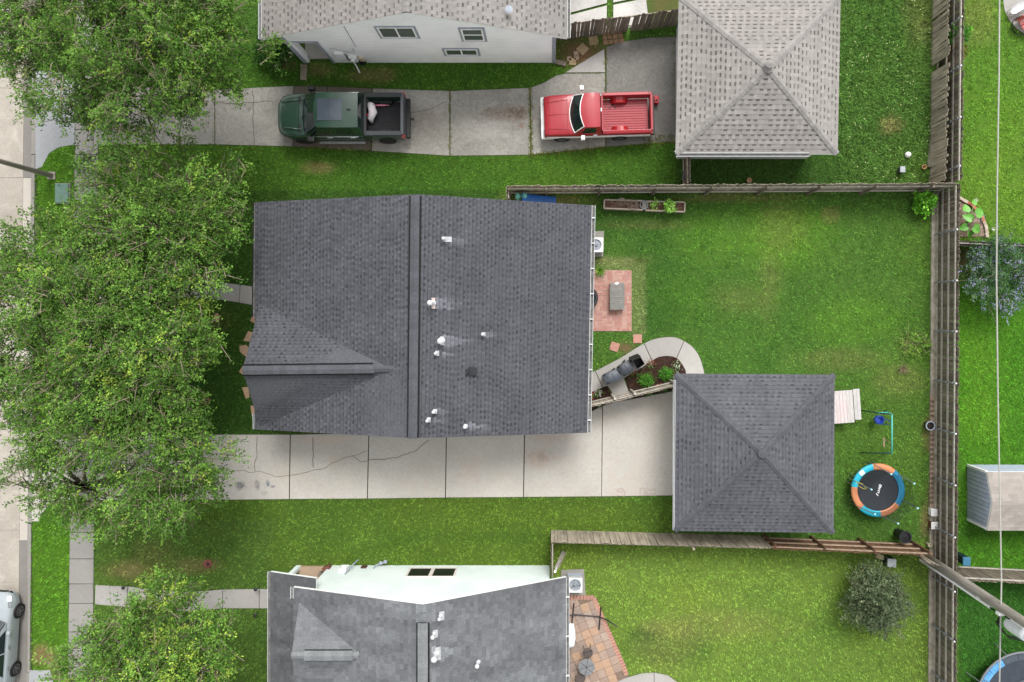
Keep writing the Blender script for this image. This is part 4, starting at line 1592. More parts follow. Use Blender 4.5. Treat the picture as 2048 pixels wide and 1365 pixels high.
# lot's upper fence
N_POSTS = [(px - 1018) / PPM for px in (1022, 1093, 1196, 1303, 1408, 1512, 1613, 1718, 1825)]
fence('grey brown fence with light rails along the upper edge of the back garden', gp(1018, 387), gp(1872, 382), 1.78, MT['wood_grey'], (.4, 1.45), MT['wood_light'], -1, N_POSTS, 'wood', MT['wood_dark'])
fence('short grey fence wing between upper fence and dark roofed house', gp(1018, 387), gp(1018, 408), 1.78, MT['wood_grey'], (.4, 1.45), MT['wood_light'], 1)
fence('dark old fence wing under the tan garage corner', gp(1366, 322), gp(1367, 378), 1.6, MT['wood_dark'], (.4, 1.3), MT['wood_grey'], -1)
# lot's lower fence: grey boards, then the brown stained side with rails
fence('grey board fence under the lower edge of the charcoal garage roof', gp(1102, 1061), gp(1520, 1072), 1.72, MT['wood_grey'], (.5, 1.5), MT['wood_grey'], -1, [6.15], 'wood', hj=.02)
fence('brown stained fence with tan rails behind the charcoal garage', gp(1522, 1074), gp(1826, 1087), 1.72, MT['wood_brown'], (.35, .98, 1.6), MT['wood_tan'], 1, [.1, 2.25, 4.4, 6.75], 'wood', MT['wood_brown'])
fence('grey fence wing beside the mint house', gp(1102, 1061), gp(1102, 1130), 1.72, MT['wood_dark'], (.5, 1.5), MT['wood_light'], 1)
fence('short grey fence piece behind the power pole', gp(1806, 1094), gp(1866, 1118), 1.72, MT['wood_grey'], (.5, 1.5), MT['wood_grey'], -1)
# neighbours' fences
fence('grey board fence between tan roofed house and tan garage', gp(1108, 83), gp(1362, 51), 1.75, MT['wood_dark'], (.5, 1.5), MT['wood_grey'], 1, hj=.05, tilt=.02, missing=(23,))
fence('low fence between the round flower bed and the lilac shrub', gp(1880, 489), gp(2100, 499), 1.35, MT['wood_dark'], (.4, 1.2), MT['wood_light'], -1, [1.9, 3.6], 'wood', MT['wood_light'])
fence('grey fence with light rails right of the power pole', gp(1872, 1133), gp(2120, 1146), 1.75, MT['wood_dark'], (.1, 1.55), MT['wood_light'], 1)
# wicket fence by the mulch beds
wf = [gp(1160, 810), gp(1228, 794), gp(1260, 786), gp(1347, 765)]
fence('grey fence left of the wicket gate', wf[0], wf[1], 1.7, MT['wood_grey'], (.35, 1.5), MT['wood_light'], 1, [1.5], 'wood')
fence('grey fence right of the wicket gate', wf[2], wf[3], 1.7, MT['wood_grey'], (.35, 1.5), MT['wood_light'], 1, [.05, 1.9], 'wood')
fence('grey wicket gate standing between the mulch beds', wf[1], wf[2], 1.65, MT['wood_grey'], (.25, .85, 1.45), MT['wood_light'], 1, name='gate')['category'] = 'gate'


# ------------------------------------------------------------------ vehicles (local: x from nose to tail, y across, z up)
def car_paint(name, c, c2=None, rough=0.28):
    return pm(name, c, c2 or tuple(x * .92 for x in c), 3, rough, coat=.25, spec=.4, local=True)


chrome = pm('chrome', SW(210, 212, 214), SW(180, 182, 184), 8, .18, metal=.9)
red_lens = pm('red_lens', S(176, 26, 30), S(140, 16, 20), 9, .2, coat=.5)
clear_lens = pm('clear_lens', S(150, 156, 158), S(120, 126, 130), 9, .12, coat=.6)
rim_m = pm('alloy_rim', S(150, 152, 154), S(120, 122, 124), 9, .3, metal=.7)
rim_dark = pm('dark_rim', S(62, 63, 66), S(44, 45, 48), 9, .35, metal=.5)
bedliner = pm('bed_liner', S(38, 38, 42), S(28, 28, 31), 26, .75, bump=.004, local=True)


def lerp(a, b, t):
    return a + (b - a) * t


def wheel(parent, x, y, r, w, rim, side, spokes=6):
    m_ = MB()
    M_ = Matrix.Rotation(R(90), 4, 'X')
    m_.lathe([(r * .62, -w / 2), (r * .93, -w / 2), (r, -w * .32), (r, w * .32), (r * .93, w / 2), (r * .62, w / 2)], 26, (x, y, r), M=M_)
    o_ = m_.build('wheel', MT['rubber'], parent, world=False)
    k = MB()
    ys_o = y + side * (w / 2 - .01)
    k.ring(0, 0, r * .54, r * .64, -.02, .02, n=24)
    for i in range(spokes):
        a = 2 * math.pi * i / spokes
        k.bar((0, 0, 0), (math.cos(a) * r * .56, math.sin(a) * r * .56, 0), .07, .03)
    k.lathe([(.06, -.03), (.06, .03), (.03, .04)], 10)
    k.v = [tuple((Matrix.Translation((x, ys_o, r)) @ M_) @ Vector(p)) for p in k.v]
    k.build('rim', rim, o_, world=False)
    return o_


def skin_rows(stations, f):
    return [f(*s_) for s_ in stations]


def body_profile(x, w, zt, zb, crown, edge=.09, tuck=.03):
    h_ = [(-w + tuck, zb), (-w, zb + .18), (-w, zt - edge * 1.6), (-w + edge * .35, zt - edge * .5), (-w + edge * 1.1, zt - edge * .08), (-w * .72, zt + crown * .45), (-w * .36, zt + crown * .9)]
    pts = h_ + [(0, zt + crown)] + [(-y, z) for y, z in h_[::-1]]
    return [(x, y, z) for y, z in pts]


def greenhouse(parent, paint, glass, xb, xt, xrt, xrb, wb, wt, zb, zt, bow, doors, frame=None, crown=.03, rear=True):
    """windshield base/top, roof rear top, rear base; belt half width wb, roof half width wt"""
    n_ = 8
    ts = [-1 + 2 * i / n_ for i in range(n_ + 1)]

    def line(x, w, z, bw, cr=0):
        return [(x - bw * (1 - t * t), t * w, z + cr * (1 - t * t)) for t in ts]
    base, top = line(xb, wb * .95, zb, bow), line(xt, wt * .97, zt - .03, bow * .8, crown)
    r_ = MB()
    rows = [top]
    for i in range(1, 6):
        f = i / 5
        rows.append(line(lerp(xt, xrt, f), wt * (.97 + .03 * math.sin(math.pi * f)), zt - .03 + .05 * math.sin(math.pi * f) ** .6, bow * .8 * (1 - f), crown))
    r_.grid(rows)
    ed = [list(r[0]) for r in rows], [list(r[-1]) for r in rows]
    for e, sg in ((ed[0], -1), (ed[1], 1)):
        r_.grid([[tuple(p) for p in e], [(p[0], p[1] + sg * .02, p[2] - .07) for p in e]], flip=sg < 0)
    rear_top = rows[-1]
    rbase = line(xrb, wb * .95, zb, 0)
    if not rear:
        r_.grid([rear_top, rbase])
    # pillars: side skin below the roof edge
    for sg in (-1, 1):
        A = (xb - 0.0, sg * wb * .95, zb)
        B = (xt, sg * (wt * .97), zt - .06)
        C = (xrt, sg * wt * .97, zt - .06)
        D = (xrb, sg * wb * .95, zb)
        q = [A, B, C, D]
        r_.add(q, [(0, 1, 2, 3) if sg > 0 else (3, 2, 1, 0)])
    roof_o = r_.build('cab_roof', paint, parent, smooth=True, world=False)
    g = MB()
    g.grid([[(p[0] + .012, p[1] * .94, p[2] + .012) for p in base], [(p[0] + .0, p[1] * .94, p[2] + .008) for p in top]])
    ws = g.build('windshield', glass, parent, smooth=True, world=False)
    if frame:
        k = MB()
        loop = [(p[0] + .004, p[1] * .96, p[2] + .02) for p in base] + [(p[0], p[1] * .96, p[2] + .018) for p in top[::-1]]
        k.tube(loop + [loop[0]], .02, 6)
        k.build('windshield_trim', frame, ws, world=False)
    if rear:
        g = MB()
        g.grid([rear_top, [(p[0], p[1] * .97, p[2]) for p in rbase]])
        g.build('rear_skin', paint, parent, world=False, smooth=True)
        g = MB()
        rt_ = [(p[0] + .006, p[1] * .86, p[2] - .03) for p in rear_top]
        rb_ = [(lerp(a[0], b[0], .8) + .012, b[1] * .86, lerp(a[2], b[2], .8)) for a, b in zip(rear_top, rbase)]
        g.grid([rt_, rb_])
        g.build('rear_window', glass, parent, smooth=True, world=False)
    for sg in (-1, 1):
        for (x0, x1, x2, x3) in doors:      # bottom front, top front, top rear, bottom rear
            yb_, yt_ = wb * .95, wt * .97
            def pt(x, f):
                return (x, sg * (lerp(yb_, yt_, f) + .008), lerp(zb, zt - .06, f))
            q = [pt(x0, .06), pt(x1, .9), pt(x2, .9), pt(x3, .06)]
            g = MB()
            g.add(q, [(0, 1, 2, 3) if sg > 0 else (3, 2, 1, 0)])
            g.build('side_window', glass, parent, world=False)
    return roof_o, ws


# ---- dark green crew cab pickup
gp_paint = car_paint('dark_green_paint', S(44, 72, 58), S(38, 64, 51))
G0 = at(556, 236, 1.0)
gt = thing('pickup_truck', 'dark green crew cab pickup with black bed, parked on the old driveway', 'pickup truck', (G0.x, 8.98, 0.03), 0)
W = .96
st_ = [(-.04, .46, .86, .45, .02), (.0, .58, .95, .42, .03), (.1, .73, 1.02, .4, .04), (.28, .87, 1.09, .36, .05), (.55, .94, 1.12, .36, .06), (.75, W, 1.13, .36, .06), (1.15, W, 1.15, .36, .05), (1.3, W, 1.14, .36, .0), (2.4, W, 1.13, .36, .0), (3.82, W, 1.14, .36, .0)]
m = MB()
rows = [body_profile(x, w, zt_, zb, cr) for (x, w, zt_, zb, cr) in st_]
m.grid(rows, flip=False)
m.add(rows[0], [tuple(range(len(rows[0])))])
m.add(rows[-1], [tuple(range(len(rows[-1]) - 1, -1, -1))])
gbody = m.build('body', gp_paint, gt, smooth=True, world=False)
for sg in (-1, 1):
    m = MB()
    m.tube([(.22, sg * .55, 1.115), (.6, sg * .6, 1.17), (1.12, sg * .66, 1.185)], [.03, .045, .04], 8)
    m.build('hood_ridge', gp_paint, gbody, smooth=True, world=False)
roof_o, ws = greenhouse(gt, gp_paint, MT['glass'], 1.22, 1.95, 3.74, 3.85, .97, .76, 1.14, 1.86, .13, ((1.5, 2.0, 2.62, 2.6), (2.68, 2.7, 3.42, 3.5)))
m = MB()
m.bx(1.0, 1.1, -.78, .78, 1.13, 1.185)
m.build('cowl', MT['black'], gt, world=False, bevel=.02)
for sg in (-.25, .35):
    m = MB()
    m.tube([(1.12, sg, 1.2), (1.2, sg + .35, 1.24), (1.24, sg + .42, 1.26)], .012, 5)
    m.build('wiper', MT['black'], gt, world=False)
m = MB()
m.bx(2.02, 3.08, -.47, .47, 1.885, 1.915)
o = m.build('sunroof', glass_mat('sunroof_glass', S(70, 78, 88), .1), gt, world=False, bevel=.03)
m = MB()
m.bx(2.53, 2.545, -.46, .46, 1.914, 1.92)
m.build('sunroof_seam', MT['black'], o, world=False)
m = MB()
m.bx(3.28, 3.46, -.03, .03, 1.88, 1.94)
m.build('antenna', MT['black'], gt, world=False, bevel=.02)
# bed
m = MB()
m.bx(3.88, 5.42, -.72, .72, .62, .66)
for i in range(12):
    y = -.66 + i * .12
    m.bx(3.95, 5.38, y - .03, y + .03, .66, .675)
m.build('bed_floor', bedliner, gt, world=False)
for sg in (-1, 1):
    m = MB()
    o_, i_ = sg * W, sg * .74
    q = [(3.86, o_, .42), (3.86, o_, 1.22), (3.86, i_, 1.26), (3.86, i_, .62)]
    q2 = [(5.5, sg * (W - .02), .46), (5.5, sg * (W - .02), 1.22), (5.5, i_, 1.26), (5.5, i_, .62)]
    m.add(q + q2, [(0, 1, 5, 4), (1, 2, 6, 5), (2, 3, 7, 6), (3, 0, 4, 7), (3, 2, 1, 0), (4, 5, 6, 7)] if sg > 0 else [(4, 5, 1, 0), (5, 6, 2, 1), (6, 7, 3, 2), (7, 4, 0, 3), (0, 1, 2, 3), (7, 6, 5, 4)])
    s_o = m.build('bed_side', gp_paint, gt, world=False, bevel=.02)
    m = MB()
    m.bx(3.86, 5.5, min(o_ * .97, i_), max(o_ * .97, i_), 1.255, 1.275)
    m.build('bed_rail', pm('rail_cap', S(58, 62, 66), S(48, 52, 56), 8, .55), s_o, world=False, bevel=.01)
    m = MB()
    m.bx(4.42, 5.0, min(sg * .56, sg * .735), max(sg * .56, sg * .735), .66, .9)
    m.build('wheel_well', bedliner, s_o, world=False, bevel=.05)
m = MB()
m.bx(5.44, 5.58, -.9, .9, .6, 1.26)
tg = m.build('tailgate', pm('tailgate_grey', S(72, 78, 82), S(62, 68, 72), 6, .45, coat=.4), gt, world=False, bevel=.02)
m = MB()
m.bx(3.84, 3.9, -.74, .74, .62, 1.22)
m.build('bulkhead', bedliner, gt, world=False)
m = MB()
m.bx(3.84, 3.97, -.9, .9, 1.23, 1.285)
m.build('tonneau_rail', MT['black'], gt, world=False, bevel=.015)
m = MB()
m.bx(5.56, 5.74, -.88, .88, .42, .62)
m.build('bumper', MT['black'], gt, world=False, bevel=.03)
m = MB()
m.bx(5.7, 5.9, -.05, .05, .42, .5)
m.build('tow_hitch', MT['black'], gt, world=False)
m = MB()
m.bx(-.08, .12, -.6, .6, .4, .68)
m.build('bumper', MT['black'], gt, world=False, bevel=.04)
for sg in (-1, 1):
    m = MB()
    m.bx(5.46, 5.6, min(sg * .84, sg * .975), max(sg * .84, sg * .975), .8, 1.18)
    m.build('tail_light', red_lens, gt, world=False, bevel=.015)
    m = MB()
    m.bx(-.14, .14, -.05, .05, .76, .9, M=Matrix.Translation((.16, sg * .77, 0)) @ Matrix.Rotation(sg * R(42), 4, 'Z'))
    m.build('headlight', clear_lens, gt, world=False, bevel=.02)
    m = MB()
    m.bx(1.42, 1.72, min(sg * 1.02, sg * 1.22), max(sg * 1.02, sg * 1.22), 1.12, 1.36)
    m.bx(1.5, 1.58, min(sg * .94, sg * 1.05), max(sg * .94, sg * 1.05), 1.14, 1.2)
    m.build('mirror', MT['black'], gt, world=False, bevel=.04)
    m = MB()
    m.bx(1.65, 3.7, min(sg * .98, sg * 1.09), max(sg * .98, sg * 1.09), .36, .41)
    m.build('running_board', pm('step_alloy', S(190, 192, 192), S(150, 152, 152), 9, .4, metal=.4), gt, world=False, bevel=.01)
    for x in (2.2, 3.2):
        m = MB()
        m.bx(x, x + .24, min(sg * .955, sg * 1.0), max(sg * .955, sg * 1.0), 1.0, 1.04)
        m.build('door_handle', chrome, gt, world=False, bevel=.008)
    m = MB()
    m.bx(1.5, 3.6, min(sg * .965, sg * .985), max(sg * .965, sg * .985), 1.135, 1.155)
    m.build('window_trim', chrome, gt, world=False)
    for x in (.98, 4.7):
        wheel(gt, x, sg * .87, .39, .27, rim_dark, sg)

for (a_, b_) in (((.98, -.8, 1.165), (.98, .8, 1.165)),):
    m = MB()
    m.tube([a_, (.98, 0, 1.215), b_], .008, 5)
    m.build('hood_seam', MT['black'], gbody, world=False)
for sg in (-1, 1):
    for x in (1.45, 2.64, 3.62):
        m = MB()
        m.bx(x - .006, x + .006, min(sg * .958, sg * .966), max(sg * .958, sg * .966), .45, 1.1)
        m.build('door_seam', MT['black'], gbody, world=False)
# things lying in the green pickup's bed
bx_, by_ = G0.x, 8.98


def gb(px, py, h=.95):
    return at(px, py, h)


m = MB()
pts = [gb(735, 205, .8), gb(742, 212, 1.0), gb(746, 225, 1.02), gb(741, 238, .9), gb(744, 246, .8)]
m.tube(pts, [.06, .17, .19, .15, .06], 10)
m.tube([gb(737, 205, .85), gb(733, 200, .8)], .04, 6)
tag(m.build('laundry_bag', pm('white_cloth', S(240, 236, 236), S(216, 206, 210), 14, .9, bump=.02, bsc=10), smooth=True), 'white cloth bag lying in the black truck bed', 'bag')
m = MB()
m.tube([gb(735, 231, .7), gb(735, 231, .95)], .085, 12)
m.lathe([(.085, 0), (.04, .06), (.04, .1)], 12, gb(735, 231, .95))
tag(m.build('red_bottle', pm('red_plastic', S(214, 38, 40), S(190, 26, 30), 8, .4)), 'red plastic bottle standing in the black truck bed', 'bottle')
m = MB()
m.tube([gb(748, 211, .9), gb(766, 211, .82), gb(779, 211, .78)], [.028, .045, .015], 8)
tag(m.build('folded_umbrella', pm('pink_cloth', S(224, 80, 120), S(236, 190, 200), 6, .7), smooth=True), 'pink and white folded umbrella in the black truck bed', 'umbrella')

# ---- red regular cab pickup
r_paint = car_paint('faded_red_paint', S(180, 42, 54), S(170, 34, 46), .42)
r_dark = car_paint('red_paint', S(186, 34, 40), S(170, 26, 32))
Rloc = Vector(((1088 - NX) * (CAM_H - .95) / FOC, 8.99, 0.03))
rt = thing('pickup_truck', 'red regular cab pickup with white side stripe and empty ribbed bed', 'pickup truck', Rloc, R(1.6))
W = .9
st_ = [(.0, .84, .86, .40, .0), (.06, .87, .96, .36, .01), (.3, .89, .99, .36, .03), (.8, W, 1.03, .36, .04), (1.12, W, 1.05, .36, .03), (1.25, W, 1.04, .36, 0), (2.5, W, 1.05, .36, 0)]
m = MB()
rows = [body_profile(x, w, z_, zb, cr, .06) for (x, w, z_, zb, cr) in st_]
m.grid(rows)
m.add(rows[0], [tuple(range(len(rows[0])))])
m.add(rows[-1], [tuple(range(len(rows[-1]) - 1, -1, -1))])
rbody = m.build('body', r_paint, rt, smooth=True, world=False)
for sg, y0_, y1_ in ((-1, .6, .66), (1, .55, .64), (0, 0, 0)):
    m = MB()
    m.tube([(.16, sg * y0_, 1.005 if sg else 1.035), (.6, sg * (y0_ + y1_) / 2, 1.055 if sg else 1.06), (1.08, sg * y1_, 1.075 if sg else 1.085)], .008, 5)
    m.build('hood_seam', r_dark, rbody, world=False)
m = MB()
m.tube([(1.02, -.86, 1.06), (1.02, 0, 1.095), (1.02, .86, 1.06)], .007, 5)
m.build('hood_seam', r_dark, rbody, world=False)
greenhouse(rt, r_paint, MT['glass'], 1.32, 1.72, 2.42, 2.5, .9, .75, 1.05, 1.62, .2, ((1.62, 1.82, 2.24, 2.26),), frame=MT['white'], crown=.025)
m = MB()
m.bx(2.56, 4.62, -.72, .72, .58, .61)
m.build('bed_floor', r_paint, rt, world=False)
for i in range(13):
    y = -.66 + i * .11
    m = MB()
    m.bx(2.62, 4.58, y - .03, y + .03, .61, .632)
    m.build('bed_rib', r_paint, rt, world=False, bevel=.006)
for sg in (-1, 1):
    m = MB()
    o_, i_ = sg * W, sg * .76
    q = [(2.56, o_, .40), (2.56, o_, 1.08), (2.56, i_, 1.12), (2.56, i_, .58)]
    q2 = [(4.72, o_, .44), (4.72, o_, 1.08), (4.72, i_, 1.12), (4.72, i_, .58)]
    m.add(q + q2, [(0, 1, 5, 4), (1, 2, 6, 5), (2, 3, 7, 6), (3, 0, 4, 7), (3, 2, 1, 0), (4, 5, 6, 7)] if sg > 0 else [(4, 5, 1, 0), (5, 6, 2, 1), (6, 7, 3, 2), (7, 4, 0, 3), (0, 1, 2, 3), (7, 6, 5, 4)])
    s_o = m.build('bed_side', r_paint, rt, world=False, bevel=.018)
    for x in (2.66, 4.62):
        m = MB()
        m.lathe([(.028, 0), (.028, .012), (.01, .014)], 10, (x, sg * .83, 1.098))
        m.build('stake_hole', MT['black'], s_o, world=False)
    m = MB()
    rows = []
    for i in range(9):
        a = math.pi * i / 8
        rows.append([(3.35 - .42 * math.cos(a), sg * .765, .6 + .34 * math.sin(a)), (3.35 - .36 * math.cos(a), sg * .52, .6 + .3 * math.sin(a))])
    m.grid(rows, flip=sg > 0)
    m.add([r[1] for r in rows], [tuple(range(9))])
    m.build('wheel_well', r_dark, s_o, world=False, smooth=False)
    m = MB()
    m.bx(.1, 4.7, min(sg * .885, sg * .93), max(sg * .885, sg * .93), .56, .74)
    m.build('side_stripe', MT['white'], rt, world=False, bevel=.01)
    m = MB()
    m.bx(1.6, 1.76, min(sg * 1.0, sg * 1.18), max(sg * 1.0, sg * 1.18), 1.08, 1.3)
    m.tube([(1.66, sg * .9, 1.0), (1.62, sg * 1.02, 1.1), (1.6, sg * 1.2, 1.2)], .02, 6)
    m.build('mirror', MT['white'], rt, world=False, bevel=.02)
    m = MB()
    m.bx(2.15, 2.32, min(sg * .9, sg * .94), max(sg * .9, sg * .94), .92, .96)
    m.build('door_handle', chrome, rt, world=False)
    m = MB()
    m.bx(4.7, 4.78, min(sg * .78, sg * .91), max(sg * .78, sg * .91), .62, .95)
    m.build('tail_light', red_lens, rt, world=False, bevel=.01)
    m = MB()
    m.bx(-.03, .06, min(sg * .55, sg * .8), max(sg * .55, sg * .8), .62, .8)
    m.build('headlight', clear_lens, rt, world=False, bevel=.01)
    for x in (.78, 3.36):
        wheel(rt, x, sg * .83, .34, .24, rim_m, sg, 5)
m = MB()
m.bx(4.68, 4.78, -.78, .78, .56, 1.1)
m.build('tailgate', r_paint, rt, world=False, bevel=.015)
m = MB()
m.bx(2.52, 2.6, -.76, .76, .58, 1.1)
m.build('bulkhead', r_paint, rt, world=False, bevel=.01)
m = MB()
m.bx(-.14, .03, -.88, .88, .42, .6)
m.bx(-.13, .4, -.93, -.88, .42, .6)
m.bx(-.13, .4, .88, .93, .42, .6)
m.build('bumper', MT['white'], rt, world=False, bevel=.02)
m = MB()
m.bx(4.78, 4.92, -.86, .86, .42, .58)
m.build('bumper', MT['black'], rt, world=False, bevel=.02)
m = MB()
m.bx(2.455, 2.5, -.07, .07, 1.58, 1.64)
m.build('cargo_lamp', MT['white'], rt, world=False)
# cross wrench lying in the bed, red can behind the tailgate
p = at(1225, 210, .66)
xw = thing('cross_wrench', 'dark cross shaped wheel wrench lying in the red truck bed', 'wrench', p)
for a in (48, -48):
    m = MB()
    d_ = Vector((math.cos(R(a)), math.sin(R(a)), 0)) * .24
    m.tube([p - d_ + Vector((0, 0, .01)), p + d_ + Vector((0, 0, .01))], .014, 6)
    m.build('bar', MT['black'], xw)
p = at(1311, 201, .2)
can = thing('fuel_can', 'small red fuel can on the driveway behind the red pickup', 'fuel can', (p.x, p.y, .03))
m = MB()
m.bx(p.x - .13, p.x + .13, p.y - .17, p.y + .17, .03, .36)
m.build('body', pm('red_can', S(214, 40, 52), S(186, 26, 38), 8, .45), can, bevel=.03)
m = MB()
m.lathe([(.04, 0), (.04, .05), (.02, .06)], 10, (p.x + .02, p.y - .04, .36))
m.build('cap', MT['black'], can)
m = MB()
m.tube([(p.x - .06, p.y - .12, .36), (p.x - .06, p.y - .08, .44), (p.x - .06, p.y + .08, .44), (p.x - .06, p.y + .12, .36)], .018, 6)
m.build('handle', red_lens, can)

# ---- silver car at the kerb (nose up the picture)
s_paint = car_paint('silver_paint', S(176, 184, 188), S(168, 176, 180), .25)
sc = thing('car', 'silver parked car at the kerb, lower left edge', 'car', (-24.79, -12.2, -0.095), R(-93.5))
W = .88
st_ = [(.0, .52, .52, .3, .0), (.06, .66, .62, .26, .02), (.25, .8, .7, .22, .05), (.6, .87, .8, .2, .07), (1.05, W, .89, .2, .06), (1.3, W, .92, .2, .0), (2.4, W, .93, .2, 0), (3.6, W, .95, .2, 0), (4.1, .86, .96, .24, .02), (4.42, .78, .92, .3, .02), (4.52, .66, .8, .36, 0)]
m = MB()
rows = [body_profile(x, w, z_, zb, cr, .12, .04) for (x, w, z_, zb, cr) in st_]
m.grid(rows)
m.add(rows[0], [tuple(range(len(rows[0])))])
m.add(rows[-1], [tuple(range(len(rows[-1]) - 1, -1, -1))])
m.build('body', s_paint, sc, smooth=True, world=False)
greenhouse(sc, s_paint, MT['glass'], 1.15, 1.85, 3.2, 4.0, .85, .6, .92, 1.45, .16, ((1.5, 1.95, 2.5, 2.5), (2.56, 2.56, 3.15, 3.6)))
for sg in (-1, 1):
    for x in (.88, 3.5):
        wheel(sc, x, sg * .82, .33, .22, rim_m, sg, 5)
    m = MB()
    m.bx(1.5, 1.66, min(sg * .9, sg * 1.06), max(sg * .9, sg * 1.06), .92, 1.06)
    m.build('mirror', s_paint, sc, world=False, bevel=.03)
    m = MB()
    rows = [[(.1, sg * .58, .66), (.1, sg * .72, .6)], [(.3, sg * .66, .75), (.3, sg * .8, .68)], [(.55, sg * .76, .82), (.55, sg * .85, .74)]]
    m.grid([[(a[0], a[1], a[2] + .012) for a in r] for r in rows], flip=sg < 0)
    m.build('headlight', clear_lens, sc, world=False)
    for x in (2.2, 3.15):
        m = MB()
        m.bx(x, x + .2, min(sg * .87, sg * .92), max(sg * .87, sg * .92), .8, .84)
        m.build('door_handle', chrome, sc, world=False, bevel=.008)
    m = MB()
    m.bx(4.3, 4.46, min(sg * .6, sg * .8), max(sg * .6, sg * .8), .72, .9)
    m.build('tail_light', red_lens, sc, world=False, bevel=.02)
m = MB()
m.bx(-.03, .03, -.4, .4, .34, .5)
m.build('grille', MT['black'], sc, world=False, bevel=.02)


# ------------------------------------------------------------------ vegetation
def leaf_mesh(name, P, D, N_, L, Wd, cols, mats, stems=None):
    """P leaf bases, D directions, N_ normals (n,3); rhombus leaves with a slight fold; cols per leaf"""
    n_ = len(P)
    Sd = np.cross(D, N_)
    Sd /= np.linalg.norm(Sd, axis=1, keepdims=True) + 1e-9
    L = np.broadcast_to(np.asarray(L, float), (n_,))[:, None]
    Wd = np.broadcast_to(np.asarray(Wd, float), (n_,))[:, None]
    mid = P + D * L * .5
    V = np.stack([P, mid + Sd * Wd * .5 + N_ * Wd * .12, P + D * L, mid - Sd * Wd * .5 + N_ * Wd * .12], 1).reshape(-1, 3)
    F = np.arange(4 * n_).reshape(-1, 4)
    C = np.repeat(cols, 4, 0)
    me_ = bpy.data.meshes.new(name)
    sv, sf = (stems if stems is not None else (np.zeros((0, 3)), np.zeros((0, 4), int)))
    nv, nf = len(V) + len(sv), len(F) + len(sf)
    me_.vertices.add(nv)
    me_.vertices.foreach_set('co', np.concatenate([V, sv]).astype(np.float32).ravel())
    me_.loops.add(nf * 4)
    me_.loops.foreach_set('vertex_index', np.concatenate([F, sf + len(V)]).astype(np.int32).ravel())
    me_.polygons.add(nf)
    me_.polygons.foreach_set('loop_start', np.arange(0, nf * 4, 4, dtype=np.int32))
    me_.polygons.foreach_set('loop_total', np.full(nf, 4, np.int32))
    for k in mats:
        me_.materials.append(k)
    mi = np.zeros(nf, np.int32)
    mi[len(F):] = 1 if len(mats) > 1 else 0
    me_.polygons.foreach_set('material_index', mi)
    me_.update(calc_edges=True)
    ca_ = me_.color_attributes.new('Col', 'FLOAT_COLOR', 'POINT')
    C = np.concatenate([C, np.full((len(sv), 3), .3)])
    ca_.data.foreach_set('color', np.concatenate([C, np.ones((nv, 1))], 1).astype(np.float32).ravel())
    return me_


def unit(a):
    return a / (np.linalg.norm(a, axis=1, keepdims=True) + 1e-9)


